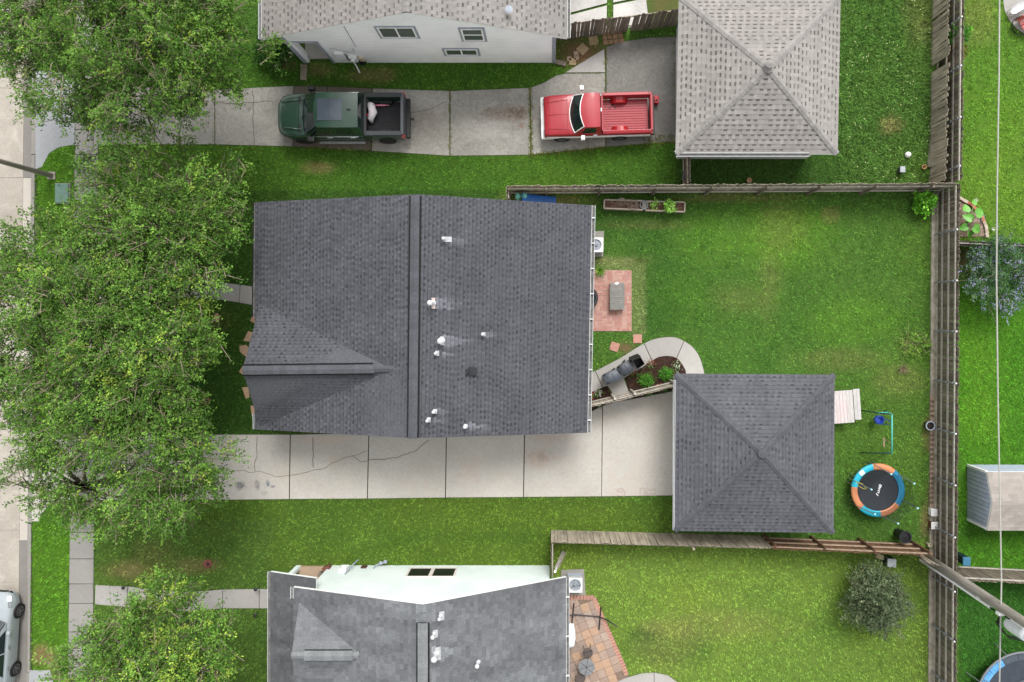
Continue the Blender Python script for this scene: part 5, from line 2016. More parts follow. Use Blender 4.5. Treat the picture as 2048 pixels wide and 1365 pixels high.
def crown(name, parent, blobs, n_twig, n_leaf, L, Wd, palette, twig_len=(.3, .7), spread=.07, shell=(.5, 1.05), up=.2, rough=.5, seed=1, stem_frac=.55, light_frac=.22, flat=.55):
    rg = np.random.default_rng(seed)
    B = np.array([b[:3] for b in blobs])
    Rr = np.array([b[3:6] if len(b) > 5 else (b[3], b[3], b[3] * .75) for b in blobs])
    wgt = Rr[:, 0] * Rr[:, 1]
    per = 18 if n_twig > 900 else 1
    n_cl = max(1, n_twig // per)
    n_twig = n_cl * per
    bc = rg.choice(len(blobs), n_cl, p=wgt / wgt.sum())
    d = unit(rg.normal(size=(n_cl, 3)))
    d[:, 2] = np.where(d[:, 2] < -.35, -d[:, 2] * .6, d[:, 2])
    d = unit(d)
    lump = fbm(d[:, 0] * 1.7 + bc * 3.1, d[:, 1] * 1.7 + d[:, 2] * 1.3, 1.3, seed, 3)
    rad = (shell[0] + (shell[1] - shell[0]) * rg.random(n_cl) ** .6) * (1 - rough / 2 + rough * lump * 1.3)
    C = B[bc] + d * Rr[bc] * rad[:, None]
    cl_light = np.repeat(rg.random(n_cl), per)
    C = np.repeat(C, per, 0)
    d = np.repeat(d, per, 0)
    if per > 1:
        C = C + rg.normal(size=C.shape) * np.array([.25, .25, .13])
    T = unit(d * np.array([1, 1, .6]) + rg.normal(size=(n_twig, 3)) * .55 + np.array([0, 0, up]))
    TL = rg.uniform(*twig_len, n_twig)
    t = np.tile(np.linspace(.1, 1, n_leaf), (n_twig, 1)) + rg.uniform(-.05, .05, (n_twig, n_leaf))
    jit = rg.normal(size=(n_twig, n_leaf, 3)) * spread * (1.1 - .5 * t)[..., None]
    P = (C[:, None, :] + T[:, None, :] * (t * TL[:, None])[..., None] + jit).reshape(-1, 3)
    D = unit((T[:, None, :] * .7 + rg.normal(size=(n_twig, n_leaf, 3)) * .8).reshape(-1, 3))
    Nn = unit(rg.normal(size=D.shape) * flat + np.array([0, 0, 1.0]))
    D = unit(D - Nn * (D * Nn).sum(1, keepdims=True) * .8)
    pal = np.array(palette)
    tw = rg.choice(len(pal) - 1, n_twig)
    is_light = (rg.random(n_twig) * .45 + cl_light * .55) < light_frac * .8 + .05
    tc = pal[tw]
    tc[is_light] = pal[-1] * rg.uniform(.6, .95, (is_light.sum(), 1))
    tc = tc * rg.uniform(.82, 1.2, (n_twig, 1)) * np.repeat(rg.uniform(.72, 1.22, n_cl), per)[:, None]
    lc = np.repeat(tc, n_leaf, 0) * rg.uniform(.72, 1.3, (len(P), 1))
    Lr, Wr = L * rg.uniform(.7, 1.3, len(P)), Wd * rg.uniform(.7, 1.3, len(P))
    k = rg.random(n_twig) < stem_frac
    st0, st1 = C[k] - T[k] * .25, C[k] + T[k] * TL[k][:, None] * .85
    sd_ = unit(np.cross(T[k], np.array([0.2, .1, 1]))) * .011
    sv = np.stack([st0 - sd_ * 1.6, st0 + sd_ * 1.6, st1 + sd_ * .5, st1 - sd_ * .5], 1).reshape(-1, 3)
    sf = np.arange(len(sv)).reshape(-1, 4)
    Lp = parent_world(parent)
    off = np.array([Lp.x, Lp.y, Lp.z])
    o_ = bpy.data.objects.new(name, leaf_mesh(name, P - off, D, Nn, Lr, Wr, lc, [MT['leaf'], MT['twig']], (sv - off, sf)))
    COL.objects.link(o_)
    o_.parent = parent
    return o_


OAK = [S(70, 110, 48), S(84, 126, 56), S(100, 142, 66), S(60, 96, 44), S(142, 176, 80)]
OAK = [(c_[0] * 1.72, c_[1] * 1.5, c_[2] * 1.15) for c_ in OAK]


def tree(label, base_px, blobs_px, n_twig, seed, palette=OAK, trunk_h=2.2, trunk_r=.17, light=.22, n_leaf=15, L=.10, Wd=.055, group='street trees along the pavement', rough=.85):
    b = at(*base_px, 0)
    t = thing('tree', label, 'tree', b, 0, group)
    bl = []
    for q in blobs_px:
        px, py, h, r = q[:4]
        p = at(px, py, h)
        bl.append((p.x, p.y, p.z, r, r, (q[4] if len(q) > 4 else r * .72)))
    rg = random.Random(seed)
    m_ = MB()
    fork = b + Vector((0, 0, trunk_h))
    m_.tube([b - Vector((0, 0, .1)), b + Vector((.02, .03, .4)), b + Vector((0, .02, trunk_h * .7)), fork + Vector((0, 0, .15))], [trunk_r * 1.5, trunk_r * 1.05, trunk_r * .9, trunk_r * .85], 10)
    m_.build('trunk', MT['bark'], t, smooth=True)
    for (x, y, z, r, _, rz) in bl:
        c_ = Vector((x, y, z))
        m_ = MB()
        mid = fork.lerp(c_, .5) + Vector((rg.uniform(-.3, .3), rg.uniform(-.3, .3), .35))
        m_.tube([fork - Vector((0, 0, .2)), fork.lerp(mid, .5) + Vector((0, 0, .12)), mid, c_.lerp(mid, .3), c_ + Vector((0, 0, rz * .3))], [trunk_r * .55, trunk_r * .45, trunk_r * .33, trunk_r * .2, .02], 7)
        for k in range(5):
            a = rg.uniform(0, 6.28)
            st_p = mid.lerp(c_, rg.uniform(0, .9))
            en = c_ + Vector((math.cos(a) * r * .8, math.sin(a) * r * .8, rg.uniform(-.1, .6) * rz))
            m_.tube([st_p, st_p.lerp(en, .5) + Vector((0, 0, .15)), en], [trunk_r * .2, trunk_r * .12, .008], 5)
        m_.build('limb', MT['bark'], t, smooth=True)
    crown('crown', t, bl, n_twig, n_leaf, L, Wd, palette, seed=seed, light_frac=light, rough=rough)
    return t


tree('big green street tree at the top left, over the old driveway', (245, 165), [(120, 60, 6.2, 2.2), (250, 30, 7.2, 2.5), (370, 60, 6.5, 2.0), (440, 95, 5.6, 1.2), (180, 180, 5.8, 1.7), (300, 160, 6.6, 2.0), (415, 160, 5.6, 1.2), (40, 90, 5.4, 1.2), (225, 260, 4.9, 1.3), (320, 250, 5.2, 1.2), (20, 30, 5.2, 1.4), (300, -60, 6.6, 2.6), (130, -60, 6.4, 2.6), (440, -10, 5.6, 1.1)], 6000, 21, light=.06)
tree('yellow tipped street tree beside the upper corner of the dark roofed house', (262, 470), [(270, 400, 5.6, 1.7), (360, 420, 5.4, 1.4), (415, 450, 4.9, .8), (330, 480, 6.0, 1.6), (190, 470, 5.2, .9), (390, 530, 5.0, .9), (280, 535, 5.4, 1.3), (350, 345, 4.8, .8), (425, 385, 4.4, .6), (470, 345, 4.2, .3)], 2900, 22, light=.12)
tree('broad street tree leaning over the road, left of the front path', (180, 660), [(110, 520, 5.4, 1.5), (60, 600, 5.6, 1.4), (150, 630, 6.4, 1.7), (30, 700, 5.2, 1.2), (120, 720, 6.0, 1.4), (230, 630, 6.2, 1.4), (55, 790, 5.0, 1.0), (160, 560, 5.8, 1.3), (15, 560, 4.9, .9), (15, 840, 4.6, .7)], 3000, 23, light=.07)
tree('bright yellow tipped tree in front of the house gable', (305, 735), [(320, 630, 5.6, 1.3), (385, 640, 5.0, .8), (270, 700, 6.2, 1.5), (350, 715, 5.6, 1.2), (200, 760, 5.6, 1.3), (290, 785, 5.8, 1.3), (350, 800, 5.0, .9), (240, 830, 5.2, 1.0), (130, 800, 5.0, 1.0), (400, 695, 4.5, .6)], 2500, 24, light=.19)
tree('wide green street tree over the mouth of the long driveway', (232, 955), [(110, 875, 5.0, 1.0), (200, 870, 5.6, 1.2), (320, 875, 5.6, 1.3), (400, 925, 5.0, .9), (140, 965, 5.0, 1.1), (320, 950, 5.6, 1.4), (385, 970, 4.7, .8), (230, 1005, 4.8, .9), (60, 930, 4.8, .8), (330, 1005, 4.4, .8), (110, 1005, 4.4, .6), (40, 960, 4.4, .5)], 2300, 25, light=.07)
tree('yellow green young tree in the lower left front garden', (300, 1280), [(330, 1215, 4.6, 1.0), (270, 1250, 5.0, 1.4), (380, 1290, 5.0, 1.3), (230, 1310, 5.0, 1.3), (310, 1330, 5.4, 1.7), (420, 1330, 4.6, .9), (180, 1345, 4.6, .9), (400, 1230, 4.2, .7), (300, 1410, 5.0, 1.5), (410, 1400, 4.6, 1.0)], 2700, 26, light=.25, trunk_r=.12, palette=[tuple(x * 1.12 for x in c_) for c_ in OAK])


def bush(name, label, cat, px, py, r, h, palette, n_twig, n_leaf, L, Wd, seed, light=.2, group=None, twig=(.1, .3), spread=.05, z=0, stems=True):
    b = at(px, py, z)
    t = thing(name, label, cat, b, 0, group)
    crown('foliage', t, [(b.x, b.y, z + h * .5, r, r, h * .55)], n_twig, n_leaf, L, Wd, palette, twig, spread, (.2, 1.0), .5, .5, seed, .1, light)
    if stems:
        m_ = MB()
        for k in range(4):
            a = k * 1.6 + seed
            m_.tube([b, b + Vector((math.cos(a) * r * .25, math.sin(a) * r * .25, h * .4)), b + Vector((math.cos(a) * r * .5, math.sin(a) * r * .5, h * .75))], [.02, .014, .006], 5)
        m_.build('stem', MT['bark'], t)
    return t


def spiky(name, label, px, py, r, h, n_, col, seed, cat='plant', wid=.05, z=0):
    rg = random.Random(seed)
    b = at(px, py, z)
    t = thing(name, label, cat, b)
    for i in range(n_):
        a, e = rg.uniform(0, 6.28), rg.uniform(.25, 1.25)
        l_ = r * rg.uniform(.75, 1.15)
        dx, dy = math.cos(a), math.sin(a)
        rows = []
        for k in range(5):
            f = k / 4
            rr = l_ * f * math.cos(e * (1 - .35 * f))
            zz = h * math.sin(e) * (f * 1.6 - f * f * .8) + .02
            w = wid * (1 - f) ** .7 * .5 + .002
            c_ = b + Vector((dx * rr, dy * rr, zz))
            rows.append([c_ + Vector((-dy * w, dx * w, .01)), c_, c_ + Vector((dy * w, -dx * w, .01))])
        m_ = MB()
        m_.grid(rows)
        o_ = m_.build('leaf', col, t, smooth=True)
    return t


def cscale(cols, k):
    return [tuple(x * k for x in c_) for c_ in cols]


leaf_bright = pm('strap_leaf', S(132, 178, 60), S(104, 152, 44), 20, .5, rnd=.15)
spiky('spiky_plant', 'bright green spiky plant at the corner of the red patio', 1199, 543, .34, .45, 34, leaf_bright, 3)
GRN = cscale([S(70, 130, 40), S(90, 156, 48), S(60, 110, 36), S(110, 176, 60)], 1.4)
bush('shrub', 'fluffy green shrub in the mulch bed, nearer the wheelie bins', 'shrub', 1292, 759, .15, .36, GRN, 110, 9, .09, .018, 41)
bush('shrub', 'fluffy green shrub in the mulch bed, nearer the garage', 'shrub', 1331, 746, .15, .36, GRN, 110, 9, .09, .018, 42)
bush('shrub', 'bright green leafy shrub in the upper right corner of the back garden', 'shrub', 1838, 407, .36, .7, cscale([S(96, 160, 44), S(110, 176, 52), S(80, 140, 40), S(140, 200, 70)], 1.4), 120, 8, .14, .09, 43)
bush('shrub', 'dark grey green bush standing alone on the pale lower lawn', 'shrub', 1729, 1178, .92, 1.8, cscale([S(84, 98, 68), S(98, 110, 80), S(70, 84, 58), S(132, 138, 104)], 1.5), 1900, 10, .1, .045, 44, light=.12, twig=(.2, .5))
bush('shrub', 'large shrub with lilac flower spikes by the back fence', 'shrub', 1968, 548, 1.35, 1.9, cscale([S(74, 110, 64), S(90, 126, 76), S(60, 96, 54), S(170, 172, 204)], 1.15), 1250, 9, .11, .035, 45, light=.3, twig=(.25, .5))
bush('shrub', 'leafy green shrub with white flowers beside the white house porch', 'shrub', 556, 108, .8, .9, cscale([S(60, 100, 36), S(76, 120, 44), S(50, 84, 32), S(226, 226, 190)], 1.2), 420, 8, .11, .06, 46, light=.1)
bush('weed', 'green weed growing between the two old fences', 'plant', 1890, 90, .3, 1.5, GRN, 90, 8, .12, .06, 47)
bush('weed', 'brown withered weed between the two old fences', 'plant', 1890, 118, .25, 1.2, cscale([S(110, 84, 40), S(130, 100, 50), S(84, 66, 36), S(160, 120, 60)], 1.2), 50, 8, .1, .05, 48)
for (px, py, col, lab, sd_) in ((1266, 748, S(196, 70, 80), 'small plant with red leaves beside the black wheelie bin', 51), (1302, 729, S(170, 96, 80), 'small straggly plant with reddish leaves in the mulch bed', 52),
                                (1353, 733, S(200, 220, 190), 'small pale leaved plant at the rounded end of the mulch bed', 53), (1197, 787, S(236, 236, 230), 'small plant with white leaves in the narrow mulch bed', 54),
                                (1181, 792, S(214, 60, 90), 'small plant with pink red flowers under the house gutter', 55), (1195, 810, S(190, 214, 180), 'small green and white plant below the wicket fence', 56),
                                (1325, 778, S(180, 110, 96), 'small reddish plant below the wicket fence near the garage', 57), (1297, 785, S(130, 170, 90), 'small green plant below the wicket fence, middle', 58)):
    bush('plant', lab, 'plant', px, py, .07, .16, cscale([S(90, 130, 60), S(76, 120, 50), col], 1.3), 16, 5, .07, .04, sd_, light=.55, stems=False, z=.05)
twigm = pm('dead_twig', S(168, 150, 120), S(136, 118, 92), 12, .9)


def twiggy(label, px, py, r, h, n_, seed, mat=twigm, name='dead_bush', rad=.012, z=0):
    rg = random.Random(seed)
    b = at(px, py, z)
    t = thing(name, label, 'bush', b)
    for i in range(n_):
        a = rg.uniform(0, 6.28)
        l_ = r * rg.uniform(.5, 1.1)
        e = Vector((math.cos(a) * l_, math.sin(a) * l_, h * rg.uniform(.3, 1)))
        m_ = MB()
        m_.tube([b, b + e * .5 + Vector((rg.uniform(-.05, .05), rg.uniform(-.05, .05), .06)), b + e], [rad, rad * .7, .003], 5)
        m_.build('twig', mat, t)
    return t


twiggy('dry grey brown bush on the lawn right of the garage', 1805, 738, .34, .3, 40, 61)
twiggy('pale dry sprawling branches on the lawn near the back fence', 1815, 683, .95, .25, 26, 62, pm('pale_stem', S(178, 172, 116), S(150, 148, 92), 9, .9))
bush('weed', 'sparse green weed among pale branches by the back fence', 'plant', 1828, 690, .6, .25, cscale([S(110, 150, 56), S(130, 166, 70), S(90, 130, 48), S(160, 180, 90)], 1.3), 60, 6, .12, .04, 63, stems=False)


# ------------------------------------------------------------------ garden things
def ac_unit(label, px, py, pad, rot=0, size=.62, h=.72, body=None):
    c_ = at(px, py, h)
    t = thing('air_conditioner', label, 'air conditioner', (c_.x, c_.y, 0))
    m_ = MB()
    m_.prism([g2(*p_) for p_ in pad], -.02, .07)
    m_.build('pad', c_kerb, t, bevel=.01)
    NOGRASS.append(pad)
    x, y, s_ = c_.x, c_.y, size / 2
    m_ = MB()
    m_.bx(x - s_, x + s_, y - s_, y + s_, .08, h - .2)
    m_.build('cabinet', body or MT['white'], t, bevel=.03)
    for i in range(9):
        z = .14 + i * .06
        m_ = MB()
        m_.bx(x - s_ - .012, x + s_ + .012, y - s_ - .012, y + s_ + .012, z, z + .02)
        m_.build('louver', MT['greytrim'], t)
    m_ = MB()        # top plate with round opening
    n_ = 32
    ring_o, ring_i = [], []
    for k in range(n_):
        a = 2 * math.pi * k / n_
        ca_, sa_ = math.cos(a), math.sin(a)
        q = max(abs(ca_), abs(sa_))
        ring_o.append((x + ca_ / q * (s_ + .01), y + sa_ / q * (s_ + .01), h))
        ring_i.append((x + ca_ * s_ * .82, y + sa_ * s_ * .82, h))
    m_.grid([ring_i, ring_o], close=True, flip=True)
    m_.grid([[(p_[0], p_[1], h - .2) for p_ in ring_o], ring_o], close=True)
    m_.grid([ring_i, [(p_[0], p_[1], h - .14) for p_ in ring_i]], close=True)
    m_.build('top_plate', body or MT['white'], t)
    m_ = MB()
    m_.lathe([(s_ * .84, h - .15), (s_ * .84, h - .14), (.01, h - .14)], 24, (x, y, 0))
    m_.build('fan_well', MT['slot'], t)
    for k in range(3):
        a = R(120 * k + 30 + rot)
        rows = []
        for i in range(5):
            f = -.42 + .84 * i / 4
            rows.append([(x + math.cos(a + f) * r_, y + math.sin(a + f) * r_, h - .11 + f * .05) for r_ in (.05, s_ * .5, s_ * .76)])
        m_ = MB()
        m_.grid(rows, flip=True)
        m_.build('fan_blade', pm('fan_blade', S(186, 190, 194), S(160, 164, 168), 9, .4, metal=.3) if k == 0 else MT['steel'], t)
    m_ = MB()
    m_.lathe([(.07, h - .1), (.07, h - .02), (.02, h)], 14, (x, y, 0))
    m_.build('fan_hub', MT['steel'], t)
    for k in range(8):
        a = R(45 * k)
        m_ = MB()
        m_.tube([(x + math.cos(a) * .06, y + math.sin(a) * .06, h - .01), (x + math.cos(a) * s_ * .83, y + math.sin(a) * s_ * .83, h + .004)], .006, 4)
        m_.build('guard_wire', MT['steel'], t)
    return t


ac_unit('white air conditioner with dark fan beside the dark roofed house', 1192, 490, [(1176, 463), (1208, 463), (1206, 514), (1176, 514)], 10)
ac_unit('light grey air conditioner at the corner of the mint house', 1150, 1171, [(1122, 1140), (1168, 1138), (1171, 1190), (1122, 1190)], 60, .64, .75, pm('ac_grey', SW(206, 207, 206), SW(190, 191, 190), 3, .6))

# red brick patio: stretcher pairs, each brick its own piece
brick_m = [pm('red_brick_%d' % i, S(*c_), S(*[x - 16 for x in c_]), 16, .9, bump=.002) for i, c_ in enumerate(((206, 158, 144), (196, 144, 130), (212, 170, 156), (200, 150, 142)))]
patio = struct('patio', 'red brick patio beside the dark roofed house')
bm = []
for k in range(4):
    m = MB()
    m.bx(-.1, .1, -.049, .049, -.03, .045)
    bm.append(m.mesh('brick', brick_m[k]))
x0, y1 = g2(1166, 541)
x1, y0 = g2(1263, 663)
m = MB()
m.bx(x0, x1, y0, y1, -.04, .026)
m.build('mortar_bed', pm('sand_joint', S(214, 186, 172), S(196, 166, 152), 14, .95), patio)
NOGRASS.append([(1166, 541), (1263, 541), (1263, 663), (1166, 663)])
cell = .218
nx_, ny_ = int((x1 - x0) / cell), int((y1 - y0) / cell)
for i in range(nx_):
    for j in range(ny_):
        cx0, cy0 = x0 + (i + .5) * (x1 - x0) / nx_, y0 + (j + .5) * (y1 - y0) / ny_
        hor = (i + j) % 2 == 0
        for s_ in (-1, 1):
            p = (cx0, cy0 + s_ * .054, random.uniform(-.003, .003)) if hor else (cx0 + s_ * .054, cy0, random.uniform(-.003, .003))
            place('brick', random.choice(bm), p, (0, 0, (0 if hor else math.pi / 2) + random.uniform(-.02, .02)), patio)

# slatted grey coffee table
p0, p1 = at(1220, 566, .45), at(1249, 620, .45)
tb = thing('garden_table', 'grey slatted garden table on the red brick patio', 'table', ((p0.x + p1.x) / 2, (p0.y + p1.y) / 2, .045))
slat_m = pm('grey_slat', S(150, 150, 144), S(126, 126, 120), 9, .8, rnd=.08)
for i in range(13):
    y = p0.y + (p1.y - p0.y) * (i + .5) / 13
    m = MB()
    m.bx(p0.x, p1.x, y - .04, y + .04, .43, .455)
    m.build('slat', slat_m, tb)
for x in (p0.x + .04, p1.x - .04):
    m = MB()
    m.bx(x - .03, x + .03, p1.y + .02, p0.y - .02, .37, .428)
    m.build('apron_rail', slat_m, tb)
    for y in (p0.y - .06, p1.y + .06):
        m = MB()
        m.bx(x - .03, x + .03, y - .03, y + .03, .045, .37)
        m.build('leg', slat_m, tb)
m = MB()
c_ = at(1234, 567, .47)
m.prism([(c_.x - .12, c_.y - .03), (c_.x - .03, c_.y + .05), (c_.x + .1, c_.y + .02), (c_.x + .02, c_.y - .06)], .457, .47)
tag(m.build('paper_scrap', pm('white_paper', SW(240, 240, 238), SW(228, 228, 226), 9, .8)), 'white scrap of paper on the end of the slatted table', 'paper')
fp = thing('fire_pit', 'round dark fire pit half hidden under the house gutter', 'fire pit', (*g2(1170, 597), .045))
m = MB()
m.lathe([(.3, .05), (.5, .12), (.52, .5), (.46, .52), (.42, .3)], 24, (*g2(1170, 597), .0))
m.build('bowl', pm('iron_bowl', S(84, 88, 90), S(62, 66, 68), 8, .6), fp)
m = MB()
m.ring(*g2(1170, 597), .5, .56, .48, .53)
m.build('rim', MT['black'], fp)

# pavers and stepping stones
for (px, py, rz, lab) in ((1275, 678, 0, 'pinkish square paver right of the path bend, below the patio corner'), (1229, 694, 18, 'pinkish square paver turned askew on the lawn near the curved path')):
    m = MB()
    x, y = g2(px, py)
    m.bx(-.2, .2, -.2, .2, -.02, .04, M=Matrix.Translation((x, y, 0)) @ Matrix.Rotation(R(-rz), 4, 'Z'))
    tag(m.build('paver', MT['terracotta'], bevel=.01), lab, 'paver', 'pavers on the back lawn')
    NOGRASS.append([(px - 9, py - 9), (px + 9, py - 9), (px + 9, py + 9), (px - 9, py + 9)])
sand = pm('sandstone', S(206, 172, 140), S(190, 156, 126), 9, .85, bump=.003, rnd=.04)
stones = [([(429, 630), (435, 626), (440, 632), (439, 643), (433, 646), (428, 638)], 'tan stepping stone alone on the shaded front lawn'),
          ([(508, 628), (522, 632), (514, 650), (500, 642)], 'first tan stepping stone below the front path'),
          ([(497, 662), (512, 668), (500, 684), (487, 682)], 'second tan stepping stone below the front path'),
          ([(479, 692), (492, 690), (504, 700), (492, 714), (480, 704)], 'rounded tan stepping stone at the gable peak, upper side'),
          ([(487, 730), (498, 738), (492, 754), (478, 744)], 'tan stepping stone just below the gable peak'),
          ([(484, 775), (498, 774), (499, 796), (492, 798)], 'long tan stepping stone left of the lower gable roof'),
          ([(501, 811), (510, 812), (514, 830), (504, 832)], 'last tan stepping stone near the roof corner above the driveway')]
for pts, lab in stones:
    m = MB()
    m.prism([g2(*p_) for p_ in pts], -.02, .035)
    tag(m.build('stepping_stone', sand, bevel=.012), lab, 'stepping stone', 'stepping stones along the house front')
    NOGRASS.append(pts)

# two planter boxes
pl_frame = pm('planter_frame', S(196, 184, 166), S(172, 160, 142), 8, .8)
pl_soil = pm('planter_mulch', S(122, 88, 72), S(76, 54, 44), 30, .95, bump=.03, bsc=24, dirt=S(168, 140, 116), dsc=8)
wire_m = pm('bare_wire', S(168, 156, 138), S(140, 128, 112), 12, .6)


def planter(label, a, b, c, d):
    q = [at(*p_, .42) for p_ in (a, b, c, d)]
    cen = sum(q, Vector()) / 4
    t = thing('planter_box', label, 'planter', (cen.x, cen.y, 0))
    for i in range(4):
        p_, n_ = q[i], q[(i + 1) % 4]
        m_ = MB()
        m_.bar(Vector((p_.x, p_.y, .2)), Vector((n_.x, n_.y, .2)), .03, .4)
        m_.build('side_board', MT['wood_dark'], t)
        m_ = MB()
        m_.bar(Vector((p_.x, p_.y, .42)), Vector((n_.x, n_.y, .42)), .06, .035)
        m_.build('top_rail', pl_frame, t)
    m_ = MB()
    m_.prism([(p_.x, p_.y) for p_ in q], .05, .34)
    m_.build('soil', pl_soil, t)
    return t


planter('long planter box with wire rings in it, nearer the house', (1209, 400), (1286, 402), (1286, 420), (1208, 417))
planter('long planter box with a green plant in it, farther from the house', (1292, 403), (1370, 405), (1369, 424), (1291, 421))
for (px, py, r_, lab) in ((1243, 404, .22, 'coil of bare wire leaning over the planter rim'), (1266, 410, .26, 'coil of bare wire lying inside the planter')):
    p = at(px, py, .45)
    t = thing('wire_coil', lab, 'wire coil', p)
    for k in range(4):
        m = MB()
        rr = r_ * (1 - .2 * k)
        m.tube([(p.x + math.cos(a) * rr, p.y + math.sin(a) * rr * .85, p.z + k * .1) for a in [2 * math.pi * i / 16 for i in range(17)]], .008, 5, caps=False)
        m.build('ring', wire_m, t)
    for k in range(3):
        m = MB()
        a = k * 2.1
        m.tube([(p.x + math.cos(a) * r_, p.y + math.sin(a) * r_ * .85, p.z - .1), (p.x + math.cos(a) * r_ * .4, p.y + math.sin(a) * r_ * .34, p.z + .32)], .007, 5)
        m.build('stake', wire_m, t)
bush('plant', 'bright lettuce green plant in the planter box', 'plant', 1337, 415, .1, .3, cscale([S(130, 180, 70), S(150, 200, 90), S(110, 160, 60), S(180, 210, 120)], 1.3), 60, 7, .1, .07, 71, z=.34, stems=False)
bush('plant', 'small green seedling at the left end of the planter', 'plant', 1308, 411, .04, .14, cscale([S(130, 180, 70), S(150, 200, 90), S(180, 210, 120)], 1.3), 18, 5, .08, .05, 72, z=.34, stems=False)
twiggy('dry tangle of stems in the planter beside the green plant', 1335, 404, .22, .35, 24, 73, wire_m, rad=.008, z=.34)
m = MB()
p = at(1288, 410, .45)
m.lathe([(.16, 0), (.19, .25), (.16, .27), (.14, .06)], 18, (p.x, p.y, .2))
m.bx(p.x - .015, p.x + .02, p.y - .2, p.y + .2, .46, .5)
tag(m.build('bucket', MT['greytrim']), 'grey bucket wedged between the two planter boxes', 'bucket')

# plastic play boat and floats behind the upper fence wing
t = thing('toy_slide', 'blue and teal plastic toy slide between upper fence and house roof', 'toy', (*g2(1062, 407), 0))
blue = pm('blue_plastic', S(44, 110, 190), S(36, 96, 172), 5, .35)
teal = pm('teal_plastic', S(130, 206, 190), S(112, 190, 174), 5, .4)
m = MB()
rows = []
for i in range(8):
    f = i / 7
    x = g2(1046 + f * 66, 0)[0]
    z = .75 * (1 - f) ** 1.3 + .12
    yc = g2(0, 409)[1]
    rows.append([(x, yc + .3, z + .12), (x, yc + .24, z), (x, yc - .24, z), (x, yc - .3, z + .12)])
m.grid(rows, flip=False)
m.build('chute', blue, t)
for px in (1037, 1050):
    m = MB()
    x, y = g2(px, 402)
    m.lathe([(.12, 0), (.15, .5), (.13, .8), (.04, .9)], 12, (x, y + .1, 0))
    m.build('ladder_post', teal, t)


# wheelie bins
def wheelie(label, a, b, c, d, h, mat, open_=False):
    """lid corners in the photo: front-left, front-right, hinge-right, hinge-left"""
    q = [at(*p_, h) for p_ in (a, b, c, d)]
    cen = sum(q, Vector()) / 4
    t = thing('wheelie_bin', label, 'bin', (cen.x, cen.y, .03), 0, 'bins on the curved path')
    lo = [cen + (p_ - cen) * .78 for p_ in q]
    m_ = MB()
    rim = [cen + (p_ - cen) * .95 for p_ in q]
    m_.grid([[(p_.x, p_.y, .09) for p_ in lo], [(p_.x, p_.y, h - .06) for p_ in rim]], close=True)
    m_.add([(p_.x, p_.y, .09) for p_ in lo], [(3, 2, 1, 0)])
    if open_:
        m_.grid([[(p_.x, p_.y, h - .06) for p_ in rim], [(cen.x + (p_.x - cen.x) * .86, cen.y + (p_.y - cen.y) * .86, h - .07) for p_ in rim], [(p_.x, p_.y, .14) for p_ in lo]], close=True)
        m_.add([(p_.x, p_.y, .14) for p_ in lo], [(0, 1, 2, 3)])
    m_.build('body', mat, t)
    hd = (q[2] - q[3]).normalized()
    back = ((q[2] + q[3]) / 2 - (q[0] + q[1]) / 2).normalized()
    if not open_:
        m_ = MB()
        n_ = 6
        rows_ = []
        for i in range(n_ + 1):
            f = i / n_
            l_, r_ = q[0].lerp(q[3], f), q[1].lerp(q[2], f)
            bul = .07 * math.sin(math.pi * min(1, f * 1.1 + .05))
            nar = .16 * max(0, .3 - f) / .3
            rows_.append([l_.lerp(r_, nar + (1 - 2 * nar) * j / 4) + Vector((0, 0, bul + .02 * math.sin(math.pi * j / 4) - (.05 if j in (0, 4) else 0))) for j in range(5)])
        m_.grid(rows_, flip=False)
        if (rows_[1][0] - rows_[0][0]).cross(rows_[0][1] - rows_[0][0]).z > 0:
            m_.f = [f_[::-1] for f_ in m_.f]
        lid = m_.build('lid', mat, t, smooth=True)
        for f in (.3, .62):
            m_ = MB()
            a_, b_ = q[0].lerp(q[3], f), q[1].lerp(q[2], f)
            m_.bar(a_.lerp(b_, .15) + Vector((0, 0, .085)), a_.lerp(b_, .85) + Vector((0, 0, .085)), .03, .02)
            m_.build('lid_rib', mat, lid)
    else:
        m_ = MB()
        e0, e1 = q[3] + Vector((0, 0, 0)), q[2] + Vector((0, 0, 0))
        f0, f1 = e0 + back * .1 - Vector((0, 0, .7)), e1 + back * .1 - Vector((0, 0, .7))
        m_.add([e0, e1, f1, f0, e0 + back * .03, e1 + back * .03, f1 + back * .03, f0 + back * .03], [(0, 1, 2, 3), (7, 6, 5, 4), (0, 4, 5, 1), (1, 5, 6, 2), (2, 6, 7, 3), (3, 7, 4, 0)])
        m_.build('lid', mat, t)
    m_ = MB()
    m_.tube([q[3] + back * .07 - Vector((0, 0, .03)), q[2] + back * .07 - Vector((0, 0, .03))], .018, 6)
    m_.build('handle', mat, t)
    ax = (lo[2] + lo[3]) / 2
    for s_ in (-1, 1):
        m_ = MB()
        c2_ = ax + hd * (.2 * s_)
        M_ = hd.to_track_quat('Z', 'Y').to_matrix().to_4x4()
        m_.lathe([(.1, -.025), (.1, .025)], 14, (c2_.x, c2_.y, .13), M=M_)
        m_.build('wheel', MT['rubber'], t)
    return t


bin_g = pm('bin_grey', S(84, 90, 100), S(72, 78, 88), 5, .5, dirt=S(100, 104, 110), dsc=5)
bin_d = pm('bin_charcoal', S(72, 76, 84), S(62, 66, 74), 5, .5)
wheelie('grey wheelie bin nearest the house on the curved path', (1204, 752), (1214, 771), (1245, 757), (1232, 739), 1.0, bin_g)
wheelie('charcoal wheelie bin in the middle of the three on the path', (1248, 755), (1234, 736), (1252, 723), (1269, 737), 1.0, bin_d)
wheelie('open black wheelie bin farthest from the house on the path', (1275, 741), (1291, 729), (1282, 714), (1263, 722), 1.05, MT['black'], True)


